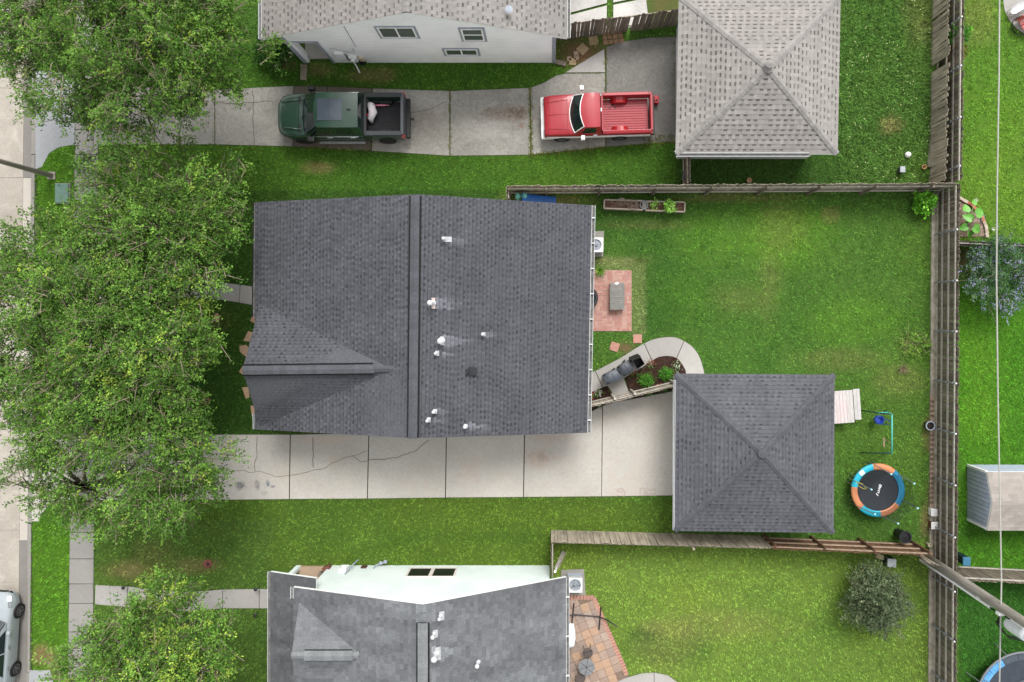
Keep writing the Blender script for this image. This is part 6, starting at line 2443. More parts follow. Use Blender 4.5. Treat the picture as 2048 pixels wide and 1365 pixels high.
# trampoline
TC = at(1756, 981, .62)
tr = thing('trampoline', 'round trampoline with orange and turquoise padding behind the charcoal garage', 'trampoline', (TC.x, TC.y, 0))
orange, aqua, aqua_d = pm('orange_pad', S(226, 152, 104), S(214, 138, 92), 5, .55, local=True), pm('turquoise_pad', S(40, 196, 222), S(30, 180, 208), 5, .5, local=True), pm('blue_pad', S(38, 140, 180), S(30, 124, 164), 5, .5, local=True)
Ro, Ri = 1.2, .92
for (a0, a1, mt_, z) in ((102, 128, aqua, 0), (128, 172, aqua, 0), (50, 102, orange, 0), (8, 50, aqua_d, 0), (-36, 8, aqua_d, 0), (-84, -36, orange, 0), (-134, -84, aqua, 0), (-188, -134, orange, 0)):
    m = MB()
    A = [a0 + (a1 - a0) * i / 10 for i in range(11)]
    rows = []
    for (r_, zz) in ((Ri, .63), (Ri + .05, .66), (Ro - .05, .66), (Ro, .61), (Ro - .02, .58)):
        rows.append([(TC.x + r_ * math.cos(R(a)), TC.y + r_ * math.sin(R(a)), zz) for a in A])
    m.grid(rows, flip=True)
    m.build('pad_segment', mt_, tr, smooth=True)
m = MB()
c_ = (TC.x + 1.08 * math.cos(R(133)), TC.y + 1.08 * math.sin(R(133)))
m.bx(-.11, .11, -.1, .1, .667, .672, M=Matrix.Translation((c_[0], c_[1], 0)) @ Matrix.Rotation(R(40), 4, 'Z'))
m.build('warning_label', MT['white'], tr)
m = MB()
m.lathe([(Ri + .02, .585), (Ri + .02, .6), (.5, .585), (.01, .58)], 40, (TC.x, TC.y, 0))
mat_o = m.build('jump_mat', pm('black_mat', S(46, 52, 58), S(36, 41, 47), 7, .6), tr)


def mat_pt(px, py):
    return at(px, py, .592)


def flat_stroke(pts, w, mat, parent, name='letter'):
    P_ = [mat_pt(*p_) for p_ in pts]
    rows_ = []
    for i, p_ in enumerate(P_):
        d = P_[min(i + 1, len(P_) - 1)] - P_[max(i - 1, 0)]
        s_ = Vector((-d.y, d.x, 0)).normalized() * w / 2
        z_ = Vector((0, 0, .012))
        rows_.append([p_ - s_ + z_, p_ + s_ + z_])
    m_ = MB()
    m_.grid(rows_, flip=True)
    return m_.build(name, mat, parent)


lw = pm('white_print', SW(236, 238, 240), SW(226, 228, 230), 9, .7)
for pts in ([(1751.8, 987.2), (1756.2, 991.8)], [(1754.6, 984.6), (1757.2, 986.8), (1758.4, 982.6), (1755.2, 981.6), (1759.2, 980.2), (1759.0, 977.8)],
            [(1756.0, 976.8), (1759.6, 976.6), (1761.6, 974.8)], [(1757.4, 974.2), (1761.4, 974.8), (1762.6, 971.2), (1759.8, 969.4), (1757.4, 970.8)], [(1757.4, 972.6), (1761.2, 972.4)]):
    flat_stroke(pts, .03, lw, mat_o)
m = MB()
m.ring(TC.x, TC.y, Ro - .06, Ro - .02, .53, .57)
m.build('frame_ring', MT['steel'], tr)
NETZ = 2.1
tips = []
for k in range(6):
    a = R(45 + 60 * k - 7)
    b0 = Vector((TC.x + 1.16 * math.cos(a), TC.y + 1.16 * math.sin(a), 0))
    tp = Vector((TC.x + 1.06 * math.cos(a), TC.y + 1.06 * math.sin(a), NETZ))
    tips.append(tp)
    m = MB()
    m.tube([b0, b0 + Vector((0, 0, .6)), tp], .02, 7)
    o = m.build('pole', MT['steel'], tr)
    m = MB()
    m.lathe([(.035, 0), (.04, .05), (.015, .09)], 10, tp)
    m.build('pole_cap', pm('aqua_cap', SW(176, 222, 232), SW(160, 206, 218), 5, .4), o)
    for s_ in (-1, 1):
        m = MB()
        a2 = a + s_ * .18
        m.tube([(TC.x + 1.1 * math.cos(a2), TC.y + 1.1 * math.sin(a2), .55), (TC.x + 1.16 * math.cos(a2), TC.y + 1.16 * math.sin(a2), .02)], .018, 6)
        m.build('leg', MT['steel'], tr)
net = net_mat('black_net', S(18, 24, 28), .36)
for k in range(6):
    if k == 2:
        continue
    a0, a1 = 45 + 60 * k - 7, 45 + 60 * (k + 1) - 7
    m = MB()
    A = [a0 + (a1 - a0) * i / 8 for i in range(9)]
    sag = [1.04 - .09 * math.sin(math.pi * i / 8) for i in range(9)]
    m.grid([[(TC.x + .96 * math.cos(R(a)), TC.y + .96 * math.sin(R(a)), .66) for a in A], [(TC.x + s_ * math.cos(R(a)), TC.y + s_ * math.sin(R(a)), NETZ - .12 - .1 * math.sin(math.pi * i / 8)) for i, (a, s_) in enumerate(zip(A, sag))]])
    m.build('net_panel', net, tr)
m = MB()
yl = [at(x, y, 1.2) for (x, y) in ((1716, 965), (1726, 969), (1734, 979), (1731, 980), (1721, 975), (1716, 965))]
m.tube([p_ + Vector((0, 0, -.04 * i)) for i, p_ in enumerate(yl)], .014, 6)
m.build('door_cord', pm('yellow_cord', S(216, 200, 90), S(196, 180, 70), 8, .6), tr)

# second trampoline at the bottom right corner
T2 = at(2052, 1404, .75)
t2 = thing('trampoline', 'large trampoline with blue patterned pad at the bottom right corner', 'trampoline', (T2.x, T2.y, 0))
m = MB()
m.lathe([(1.86, .7), (1.86, .715), (.8, .7), (.01, .69)], 48, (T2.x, T2.y, 0))
m.build('jump_mat', pm('grey_mat', S(62, 70, 80), S(50, 57, 66), 5, .6), t2)
m = MB()
m.lathe([(1.2, .722), (.6, .715), (.01, .712)], 40, (T2.x + .25, T2.y - .2, .0))
m.build('mat_centre', pm('grey_centre', S(96, 104, 114), S(84, 92, 102), 5, .6), t2)
bl2, bl3 = pm('sky_blue_pad', S(120, 190, 230), S(70, 140, 200), 6, .5), pm('grey_pad', S(84, 92, 102), S(66, 74, 84), 6, .5)
for k in range(18):
    m = MB()
    m.ring(T2.x, T2.y, 1.86, 2.14, .71, .76, 20 * k, 20 * k + 19.5, 6)
    m.build('pad_segment', bl2 if k in (6, 7, 8, 9) else bl3, t2)
m = MB()
m.ring(T2.x, T2.y, 2.16, 2.22, .69, .75, n=48)
m.build('frame_ring', MT['steel'], t2)
for k in range(8):
    a = R(45 * k + 22 + 90)
    m = MB()
    m.tube([(T2.x + 2.4 * math.cos(a), T2.y + 2.4 * math.sin(a), 0), (T2.x + 2.19 * math.cos(a), T2.y + 2.19 * math.sin(a), .72)], .022, 6)
    m.build('leg', MT['steel'], t2)
for k in range(4):
    a = R(90 * k + 62)
    m = MB()
    m.tube([(T2.x + 2.1 * math.cos(a), T2.y + 2.1 * math.sin(a), .76), (T2.x + 2.1 * math.cos(a), T2.y + 2.1 * math.sin(a), 2.4)], .02, 6)
    m.build('pole', MT['steel'], t2)

# swing set
tealm, tgrn = pm('teal_tube', S(96, 206, 190), S(76, 190, 176), 6, .4), pm('dark_green_tube', S(28, 74, 78), S(22, 62, 66), 6, .4)
ta, tb_ = at(1784, 830, 1.75), at(1784, 907, 1.75)
sw = thing('swing_set', 'teal metal swing frame between picnic table and trampoline', 'swing', (ta.x, (ta.y + tb_.y) / 2, 0))
m = MB()
m.tube([ta, tb_], .03, 8)
m.build('top_bar', tealm, sw, smooth=True)
for (tp, px0, px1, py) in ((ta, 1720, 1770, 821), (tb_, 1720, 1770, 906)):
    for px, mt_ in ((px0, tgrn), (px1, tealm)):
        b0 = at(px, py, 0)
        m = MB()
        m.tube([tp, b0.lerp(tp, .5), b0], .026, 8)
        m.build('leg', mt_, sw, smooth=True)
    m = MB()
    m.tube([at(px0, py, 0).lerp(tp, .5), at(px1, py, 0).lerp(tp, .5)], .018, 6)
    m.build('brace', tealm, sw)
blue_s = pm('swing_blue', S(60, 90, 200), S(48, 76, 180), 5, .4)
hp = at(1784, 848, 1.72)
bs = thing('baby_swing', 'blue plastic baby swing hanging from the teal frame', 'swing seat', (hp.x, hp.y, .45))
for s_ in (-1, 1):
    for e in (-1, 1):
        m = MB()
        m.tube([hp + Vector((0, s_ * .05, 0)), Vector((hp.x + e * .12, hp.y + s_ * .17, .55))], .012, 5)
        m.build('rope', blue_s, bs)
m = MB()
m.lathe([(.1, .36), (.19, .4), (.2, .6), (.17, .62), (.12, .46)], 14, (hp.x, hp.y, 0))
m.build('seat', blue_s, bs)
hp = at(1784, 891, 1.72)
tz = thing('trapeze', 'pinkish trapeze bar hanging from the teal frame', 'swing seat', (hp.x, hp.y, 1.2))
pk = pm('trapeze_pink', S(214, 176, 160), S(196, 156, 140), 8, .6)
for s_ in (-1, 1):
    m = MB()
    m.tube([hp + Vector((0, s_ * .08, 0)), hp + Vector((-.02, s_ * .14, -.7))], .01, 5)
    m.build('rope', pk, tz)
m = MB()
m.tube([hp + Vector((-.02, -.2, -.7)), hp + Vector((-.02, .2, -.7))], .028, 8)
m.build('bar', pk, tz)

# picnic table half under the garage eave
ptm = pm('picnic_wood', S(224, 220, 216), S(192, 186, 182), 10, .85, rnd=.08, dirt=S(222, 196, 196), dsc=1.5, stretch=(1, .3, 1))
pc = at(1688, 814, .74)
pt = thing('picnic_table', 'pale weathered picnic table beside the charcoal garage', 'table', (pc.x, pc.y, 0), R(4))
for i in range(6):
    m = MB()
    m.bx(-.48 + i * .15, -.48 + i * .15 + .142, -.72, .72, .72, .755)
    m.build('plank', ptm, pt, world=False)
for x0_ in (.56, -.86):
    for i in range(2):
        m = MB()
        m.bx(x0_ + i * .15, x0_ + i * .15 + .142, -.66, .72, .44, .475)
        m.build('bench_plank', ptm, pt, world=False)
for y in (-.5, .5):
    m = MB()
    m.bar((-.78, y, .42), (.86, y, .42), .04, .09)
    m.build('cross_beam', ptm, pt, world=False)
    for s_ in (-1, 1):
        m = MB()
        m.bar((s_ * .62, y + .05, 0), (s_ * .2, y + .05, .71), .04, .09)
        m.build('leg', ptm, pt, world=False)


# pots, bins, boxes
def pot(name, label, cat, px, py, r, h, mat, rim_mat=None, zt=None, soil=None):
    p_ = at(px, py, h)
    t = thing(name, label, cat, (p_.x, p_.y, 0))
    m_ = MB()
    m_.lathe([(r * .7, 0), (r, h), (r * .86, h), (r * .8, h - .06)], 20, (p_.x, p_.y, 0))
    m_.build('body', mat, t, smooth=False)
    m_ = MB()
    m_.ring(p_.x, p_.y, r * .84, r * 1.07, h - .03, h + .012, n=20)
    m_.build('rim', rim_mat or mat, t)
    if soil:
        m_ = MB()
        m_.lathe([(r * .84, h - .07), (.01, h - .05)], 16, (p_.x, p_.y, 0))
        m_.build('soil', soil, t)
    return t


pot('flower_pot', 'dark pot with pale rim against the back fence', 'pot', 1861, 852, .2, .35, MT['black'], MT['greytrim'], soil=MT['mulch'])
pot('black_bin', 'round black bin in the lower right corner of the back garden', 'bin', 1811, 1075, .26, .75, MT['black'], MT['gutter_dark'], soil=MT['black'])
whitebox = pm('white_box', SW(232, 232, 230), SW(214, 214, 212), 7, .6)
brownbox = pm('brown_box', S(128, 84, 66), S(104, 66, 52), 7, .8)


def box_thing(name, label, cat, px, py, sx, sy, h, mat, rz=0, lid=None, z=0):
    p_ = at(px, py, h + z)
    t = thing(name, label, cat, (p_.x, p_.y, z), R(rz))
    m_ = MB()
    m_.bx(-sx / 2, sx / 2, -sy / 2, sy / 2, 0, h * .86)
    m_.build('body', mat, t, world=False, bevel=.02)
    m_ = MB()
    m_.bx(-sx / 2 - .02, sx / 2 + .02, -sy / 2 - .02, sy / 2 + .02, h * .86 + .002, h)
    m_.build('lid', lid or mat, t, world=False, bevel=.03)
    return t


box_thing('storage_box', 'white box at the foot of the back fence, upper of two', 'box', 1869, 1026, .26, .3, .3, whitebox)
box_thing('storage_box', 'white lidded brown box at the foot of the back fence, lower of two', 'box', 1870, 1052, .28, .3, .34, brownbox, 0, whitebox)
box_thing('storage_box', 'dark box with grey lid below the brown fence', 'box', 1784, 1127, .36, .34, .62, pm('dark_box', S(40, 52, 54), S(32, 42, 44), 6, .6), -4, pm('grey_lid', S(186, 192, 194), S(170, 176, 178), 6, .5))
box_thing('blue_bin', 'blue green lidded bin right of the back fence', 'bin', 1934, 1124, .3, .34, .8, pm('navy_bin', S(24, 44, 60), S(18, 36, 50), 6, .5), 0, pm('blue_lid', S(70, 130, 160), S(58, 116, 146), 6, .5))
box_thing('white_tub', 'small white tub on the grass under the power pole', 'tub', 1957, 1193, .16, .13, .16, whitebox, -25)
box_thing('grey_box', 'grey box standing in the weeds near the upper fence', 'box', 1806, 339, .2, .24, .4, pm('box_grey', S(70, 76, 78), S(60, 66, 68), 6, .6), 0, pm('box_lid_pale', S(186, 192, 196), S(170, 176, 180), 6, .5))
box_thing('storage_box', 'dark blue box behind the dark fence wing', 'box', 1372, 350, .2, .34, .5, pm('blue_grey_box', S(66, 74, 92), S(54, 62, 78), 6, .6))
m = MB()
p = at(1816, 310, .14)
m.lathe([(.03, -.13), (.1, -.1), (.14, 0), (.1, .1), (.02, .14)], 18, p)
tag(m.build('ball', whitebox, smooth=True), 'white ball lying in the weedy yard', 'ball')
pot('clay_pot', 'tan clay pot lying at the corner of the old fence', 'pot', 1849, 334, .1, .2, pm('tan_clay', S(210, 170, 120), S(190, 150, 104), 7, .8), soil=MT['mulch'])
pot('clay_pot', 'peach coloured pot in the weeds near the upper fence', 'pot', 1499, 361, .11, .2, pm('peach_clay', S(226, 182, 142), S(206, 164, 124), 7, .8))
pot('clay_pot', 'cream jar beside the lower end of the back fence', 'pot', 1860, 1091, .09, .28, pm('cream_jar', S(216, 206, 176), S(196, 186, 156), 7, .7))
m = MB()
m.tube([at(1752, 1110, .1), at(1766, 1116, .14)], [.13, .13], 14)
tag(m.build('rolled_mat', pm('cream_roll', S(216, 204, 164), S(196, 184, 146), 9, .8)), 'cream rolled mat lying against the brown fence', 'mat')
m = MB()
m.tube([at(1364, 360, .9), at(1372, 340, .9), at(1380, 350, .2)], .012, 5)
tag(m.build('stick', twigm), 'pale stick leaning on the dark fence wing', 'stick')

# garden tap covers in the front lawns, path lights
capm = pm('red_cap', S(150, 84, 74), S(120, 64, 58), 14, .8)
for (px, py, lab) in ((413, 801, 'round reddish valve cover in the lawn by the house gable'), (416, 1127, 'round reddish valve cover in the lower left lawn')):
    x, y = g2(px, py)
    t = thing('valve_cover', lab, 'valve cover', (x, y, 0))
    m = MB()
    m.lathe([(.19, -.02), (.19, .05), (.15, .07), (.05, .065)], 18, (x, y, 0))
    m.build('ring', capm, t)
    m = MB()
    m.lathe([(.07, .06), (.07, .09), (.02, .1)], 12, (x + .03, y - .02, 0))
    m.build('lid', MT['black'], t)
for (px, py, lab) in ((258, 1169, 'black path light by the pavement end of the lower path'), (519, 1172, 'black path light above the porch end of the lower path'), (518, 1223, 'black path light below the porch end of the lower path')):
    x, y = g2(px, py)
    t = thing('path_light', lab, 'path light', (x, y, 0), 0, 'path lights by the lower path')
    m = MB()
    m.tube([(x, y, 0), (x, y, .38)], .012, 6)
    m.build('stake', MT['black'], t)
    m = MB()
    m.lathe([(.05, 0), (.05, .08), (.085, .09), (.02, .14)], 12, (x, y, .36))
    m.build('head', MT['black'], t)
# green utility lid on the verge
ux, uy = g2(128, 388)
ub = thing('utility_box', 'grey green utility box lid on the street verge', 'utility box', (ux, uy, 0))
m = MB()
m.bx(ux - .33, ux + .33, uy - .46, uy + .46, -.02, .12)
m.build('base', c_kerb, ub, bevel=.02)
m = MB()
m.bx(ux - .3, ux + .3, uy - .43, uy + .43, .12, .17)
m.build('lid', pm('green_lid', S(112, 144, 130), S(98, 130, 116), 5, .6), ub, bevel=.05)
m = MB()
m.lathe([(.03, 0), (.03, .01)], 8, (ux - .12, uy + .34, .17))
m.build('lock', MT['black'], ub)
NOGRASS.append([(112, 366), (144, 366), (144, 410), (112, 410)])

# street lamp leaning over the road, power pole with its gear
b0 = at(104, 352, 0)
sl = thing('street_lamp', 'tapered grey street lamp pole beside the utility box', 'street lamp', b0)
tp = b0 + Vector((-.35, .05, 8.5))
m = MB()
m.tube([b0, b0.lerp(tp, .5), tp], [.12, .1, .07], 12)
m.build('pole', MT['metal_pole'], sl, smooth=True)
m = MB()
m.bx(b0.x - .17, b0.x + .17, b0.y - .17, b0.y + .17, 0, .06)
m.build('base_plate', MT['metal_pole'], sl)
m = MB()
m.tube([tp, tp + Vector((-.8, .1, .25)), tp + Vector((-1.6, .1, .3))], .04, 8)
m.build('arm', MT['metal_pole'], sl)
m = MB()
m.tube([tp + Vector((-1.5, .1, .28)), tp + Vector((-1.8, .1, .3)), tp + Vector((-2.2, .1, .28))], [.08, .14, .06], 10)
m.build('lamp_head', MT['steel'], sl)

wp_ = pm('pole_wood', SW(150, 144, 136), SW(112, 106, 98), 9, .9, bump=.008, dirt=SW(128, 120, 108), dsc=2.5, stretch=(1, 1, .15))
b0 = at(1845, 1110, 0)
pp = thing('power_pole', 'tall weathered wooden power pole at the lower corner of the back fence', 'power pole', b0)
tp = b0 + Vector((.1, -.25, 10.5))
m = MB()
m.tube([b0, b0.lerp(tp, .33), b0.lerp(tp, .66), tp], [.21, .19, .17, .13], 14)
m.build('pole', wp_, pp, smooth=True)


def on_pole(h, off=(0, 0)):
    q_ = b0.lerp(tp, h / 10.5)
    return Vector((q_.x + off[0], q_.y + off[1], h))


m = MB()
m.tube([on_pole(.0, (-.1, -.24)), on_pole(2.5, (-.1, -.23)), on_pole(5.0, (-.1, -.23))], .055, 8)
m.build('conduit', whitebox, pp)
m = MB()
m.tube([on_pole(5.0, (-.1, -.24)), on_pole(5.4, (-.05, -.26)), on_pole(5.9, (.05, -.28))], .03, 6)
m.build('riser_cable', MT['black'], pp)
m = MB()
m.bx(-.11, .11, -.06, .06, 0, .2, M=Matrix.Translation(on_pole(5.5, (-.1, -.2))))
m.build('cable_box', whitebox, pp)
for k in range(3):
    m = MB()
    m.tube([on_pole(5.6, (-.1, -.25)), on_pole(5.2, (.0 + .04 * k, -.7 - .08 * k)), on_pole(5.3, (.35 + .05 * k, -1.15 - .06 * k)), on_pole(5.8, (.9, -1.1 - .05 * k)), on_pole(6.6, (1.0, -.7))], .022, 6)
    m.build('slack_cable', MT['black'], pp)
trn = on_pole(5.6, (.22, -.55))
m = MB()
m.lathe([(.05, 0), (.24, .06), (.26, .2), (.26, .95), (.22, 1.02), (.08, 1.06)], 20, trn)
tf = m.build('transformer', pm('transformer_grey', SW(214, 218, 220), SW(196, 200, 202), 4, .5), pp)
for s_ in (-.1, .1):
    m = MB()
    m.lathe([(.03, 0), (.05, .06), (.03, .1), (.05, .14), (.02, .22)], 10, trn + Vector((s_, 0, 1.04)))
    m.build('insulator', MT['steel'], tf)
m = MB()
m.bar(on_pole(9.9, (-1.2, -.1)), on_pole(9.9, (1.2, -.1)), .09, .11)
m.build('crossarm', wp_, pp)
m = MB()
hc = 5.6
wire_px = [(2000, -120), (1998, 150), (1994, 400), (1993, 560), (1996, 800), (2003, 1165), (2001, 1250), (1999, 1365), (1996, 1500)]
m.tube([at(px, py, hc) for px, py in wire_px], .028, 6)
tag(m.build('overhead_cable', pm('pale_cable', S(196, 194, 186), S(176, 174, 166), 9, .6)), 'pale overhead cable running the full height of the right gardens', 'cable')

# round flower bed with brick edging and elephant ears
fbx, fby = g2(1902, 448)
fb = thing('flower_bed', 'half round flower bed edged with broken bricks, right of the back fence', 'flower bed', (fbx, fby, 0))
m = MB()
m.prism([g2(1880 + 88 * math.cos(R(a)), 474 - 78 * math.sin(R(a))) for a in range(0, 91, 9)] + [g2(1880, 474)], -.02, .05)
m.build('soil', pm('bed_gravel', S(150, 128, 108), S(92, 72, 58), 26, .95, bump=.02, bsc=22, dirt=S(206, 190, 172), dsc=9), fb)
NOGRASS.append([(1880, 474)] + [(1880 + 92 * math.cos(R(a)), 474 - 84 * math.sin(R(a))) for a in range(0, 91, 9)])
bb = [pm('edging_%d' % i, S(*c_), S(*[max(0, x - 22) for x in c_]), 16, .9, bump=.01) for i, c_ in enumerate(((206, 136, 110), (194, 120, 96), (222, 206, 190), (206, 186, 166)))]
for i in range(15):
    a = 2 + i * 5.6
    px, py = 1880 + 92 * math.cos(R(a)), 474 - 83 * math.sin(R(a))
    m = MB()
    x, y = g2(px, py)
    M_ = Matrix.Translation((x, y, .02)) @ Matrix.Rotation(R(a + 90 + random.uniform(-14, 14)), 4, 'Z') @ Matrix.Rotation(random.uniform(-.2, .2), 4, 'X')
    m.bx(-.11, .11, -.07, .07, 0, .11, M=M_)
    m.build('brick', bb[0 if 3 < i < 10 and i % 3 else (1 if 3 < i < 10 else 2 + i % 2)], fb, bevel=.02)
m = MB()
x, y = g2(1963, 437)
m.bx(-.1, .1, -.15, .15, .05, .1, M=Matrix.Translation((x, y, 0)) @ Matrix.Rotation(R(10), 4, 'Z'))
tag(m.build('paver', pm('blue_paver', S(120, 140, 150), S(104, 124, 134), 8, .8), bevel=.01), 'blue grey paver set inside the round flower bed', 'paver')
ee = thing('elephant_ear', 'large leaved elephant ear plant in the round flower bed', 'plant', (*g2(1930, 450), .05))
eem = pm('big_leaf', S(120, 190, 70), S(88, 160, 56), 7, .45, rnd=.15, bump=.004)
for (px, py, ang, sz, z) in ((1958, 426, 20, .46, .75), (1938, 436, 150, .4, .6), (1952, 458, -30, .42, .65), (1932, 418, 80, .36, .5), (1928, 455, 200, .34, .5), (1948, 405, 60, .26, .4), (1940, 468, -80, .3, .45)):
    c_ = at(px, py, z)
    m = MB()
    prof = [(-.35, 0), (-.5, .28), (-.3, .5), (.05, .48), (.4, .3), (.75, .0), (.4, -.3), (.05, -.48), (-.3, -.5), (-.5, -.28)]
    M_ = Matrix.Translation(c_) @ Matrix.Rotation(R(ang), 4, 'Z') @ Matrix.Rotation(R(18), 4, 'Y')
    vs_ = [M_ @ Vector((0, 0, -.02))] + [M_ @ Vector((x * sz, y * sz, abs(y) * .12 - x * x * .1)) for x, y in prof]
    m.add(vs_, [(0, 1 + (i + 1) % 10, 1 + i) for i in range(10)])
    o = m.build('leaf', eem, ee, smooth=True)
    m = MB()
    root = Vector((*g2(1930, 450), .05))
    m.tube([root, root.lerp(c_, .6) + Vector((0, 0, .15)), c_ + Vector((0, 0, -.03))], .015, 5)
    m.build('stalk', eem, ee)
for (px, py, lab) in ((1950, 402, 'small white rosette succulent at the top of the round bed edge'), (1985, 459, 'white rosette succulent near the low fence on the bed edge')):
    spiky('succulent', lab, px, py, .13, .08, 14, pm('pale_rosette', S(220, 226, 200), S(196, 206, 176), 9, .6), int(px), wid=.06, z=.1)

# lower patio of square pavers
low_patio = struct('patio', 'tan square paver patio beside the mint house')
edge = [(1120, 1190), (1190, 1191), (1250, 1330), (1257, 1352), (1215, 1378), (1215, 1460), (1110, 1460), (1110, 1190)]
NOGRASS.append(edge)
m = MB()
m.prism([g2(*p_) for p_ in edge], -.05, .02)
m.build('joint_bed', pm('dark_joint', S(150, 128, 112), S(120, 102, 88), 9, .95), low_patio)
pvm = []
for c_ in ((188, 164, 148), (180, 156, 140), (202, 168, 142), (174, 154, 142), (196, 174, 158)):
    m = MB()
    m.bx(-.185, .185, -.185, .185, -.03, .045)
    pvm.append(m.mesh('paver', pm('paver_tan_%d' % c_[0], S(*c_), S(*[x - 18 for x in c_]), 9, .9, bump=.002)))
ang = R(21)
cu, cv = Vector((math.cos(ang), math.sin(ang), 0)), Vector((-math.sin(ang), math.cos(ang), 0))
org = Vector((*g2(1185, 1300), 0))
for i in range(-14, 15):
    for j in range(-16, 17):
        p = org + cu * (i * .385) + cv * (j * .385)
        ok = True
        for (du, dv) in ((.2, .2), (-.2, .2), (.2, -.2), (-.2, -.2)):
            q_ = p + cu * du + cv * dv
            if not inside(edge, np.array([NX + q_.x * PPM]), np.array([NY - q_.y * PPM]))[0]:
                ok = False
        if ok and NY - p.y * PPM < 1420:
            place('paver', random.choice(pvm), p + Vector((0, 0, random.uniform(-.004, .004))), (0, 0, ang + random.uniform(-.015, .015)), low_patio)
border = [(1120, 1194), (1187, 1195), (1247, 1332), (1253, 1350)]
half = MB()
half.bx(-.1, .1, -.06, .06, -.03, .05)
half = half.mesh('border_brick', MT['terracotta'])
for a_, b_ in zip(border, border[1:]):
    pa, pb = Vector((*g2(*a_), 0)), Vector((*g2(*b_), 0))
    L_ = (pb - pa).length
    n_ = int(L_ / .14)
    yaw = math.atan2(pb.y - pa.y, pb.x - pa.x)
    for i in range(n_):
        place('border_brick', half, pa.lerp(pb, (i + .5) / n_), (0, 0, yaw + math.pi / 2), low_patio)

# hammock stand, round table, chairs, covered grill on that patio
ham = thing('hammock_stand', 'dark metal hammock stand without hammock on the paver patio', 'hammock stand', (*g2(1190, 1240), .045))
steel_d = pm('dark_tube', S(72, 70, 76), S(58, 56, 62), 7, .45, metal=.3)
m = MB()
m.tube([at(1120, 1232, .5), at(1150, 1230, .12), at(1198, 1234, .1), at(1215, 1241, .3), at(1234, 1254, .9)], .03, 8)
m.build('spine', steel_d, ham, smooth=True)
for (a_, b_) in (((1148, 1207), (1143, 1254)), ((1202, 1214), (1198, 1260))):
    m = MB()
    m.tube([at(*a_, .08), at(*b_, .08)], .028, 8)
    m.build('foot_bar', MT['black'], ham)
tc_ = at(1173, 1335, .72)
rt_ = thing('round_table', 'round grey glass table on the paver patio', 'table', (tc_.x, tc_.y, .045))
m = MB()
m.lathe([(.33, .7), (.36, .71), (.36, .73), (.33, .735), (.01, .735)], 28, (tc_.x, tc_.y, 0))
m.build('table_top', pm('frosted_glass', S(150, 152, 154), S(126, 128, 130), 4, .25, spec=.6), rt_)
for k in range(6):
    a = R(60 * k + 20)
    m = MB()
    m.tube([(tc_.x, tc_.y, .74), (tc_.x + math.cos(a) * .34, tc_.y + math.sin(a) * .34, .74)], .008, 4)
    m.build('spoke', steel_d, rt_)
for k in range(3):
    a = R(120 * k + 50)
    m = MB()
    m.tube([(tc_.x + math.cos(a) * .3, tc_.y + math.sin(a) * .3, .7), (tc_.x + math.cos(a) * .1, tc_.y + math.sin(a) * .1, .4), (tc_.x + math.cos(a) * .28, tc_.y + math.sin(a) * .28, .05)], .014, 6)
    m.build('leg', steel_d, rt_)


def bistro(label, px, py, rz):
    p_ = at(px, py, .45)
    t = thing('bistro_chair', label, 'chair', (p_.x, p_.y, .045), R(rz), 'bistro chairs at the round table')
    m_ = MB()
    m_.lathe([(.2, .4), (.22, .42), (.2, .44), (.01, .435)], 20)
    m_.build('seat', pm('woven_seat', S(112, 100, 94), S(84, 74, 70), 14, .8), t, world=False)
    for k in range(4):
        a = R(45 + 90 * k)
        m_ = MB()
        m_.tube([(math.cos(a) * .17, math.sin(a) * .17, .41), (math.cos(a) * .24, math.sin(a) * .24, 0)], .012, 5)
        m_.build('leg', MT['black'], t, world=False)
    m_ = MB()
    m_.tube([(-.18, .12, .42), (-.2, .2, .75), (-.1, .26, .88), (.1, .26, .88), (.2, .2, .75), (.18, .12, .42)], .013, 6)
    m_.build('backrest', MT['black'], t, world=False)
    return t


bistro('brown metal bistro chair above the round table', 1176, 1306, 10)
bistro('brown metal bistro chair below the round table', 1161, 1357, 160)
gc_ = at(1139, 1280, .9)
gr = thing('covered_grill', 'white covered grill against the mint house wall', 'grill', (gc_.x, gc_.y, .045))
m = MB()
rows = []
for (z, s_) in ((.05, 1.0), (.75, .98), (.95, .8), (1.02, .3)):
    rows.append([(gc_.x + math.cos(R(a)) * .28 * s_ * (1.15 if a % 90 else 1), gc_.y + math.sin(R(a)) * .42 * s_ * (1.12 if a % 90 else 1), z) for a in range(0, 360, 45)])
m.grid(rows, close=True)
m.add(rows[-1], [tuple(range(8))])
m.build('cover', pm('white_cover', SW(236, 238, 240), SW(214, 218, 222), 6, .7), gr, smooth=True)
m = MB()
m.tube([(gc_.x - .05, gc_.y + .5, .1), (gc_.x - .02, gc_.y + .62, .6)], .05, 8)
m.build('side_handle', MT['black'], gr)
# white downspout elbow with splash trough at the corner of the mint house
ds = thing('splash_trough', 'grey downspout trough at the corner of the mint house', 'drain trough', (*g2(1118, 1122), 0))
m = MB()
for s_ in (-1, 1):
    m.bar(Vector((*g2(1113 + s_ * 4, 1135), .08)), Vector((*g2(1128 + s_ * 4, 1103), .05)), .025, .1)
m.bar(Vector((*g2(1113, 1135), .03)), Vector((*g2(1128, 1103), .02)), .18, .02)
m.build('trough', MT['wood_light'], ds)
m = MB()
m.tube([at(1113, 1137, .3), at(1113, 1135, .6), at(1110, 1144, 2.0)], .05, 8)
m.build('elbow', MT['white'], ds)
ds = thing('splash_trough', 'brown downspout trough at the corner of the white house', 'drain trough', (*g2(608, 145), 0))
m = MB()
for s_ in (-1, 1):
    m.bar(Vector((*g2(609 + s_ * 5, 130), .07)), Vector((*g2(608 + s_ * 5, 161), .05)), .03, .12)
m.bar(Vector((*g2(609, 130), .03)), Vector((*g2(608, 161), .025)), .22, .02)
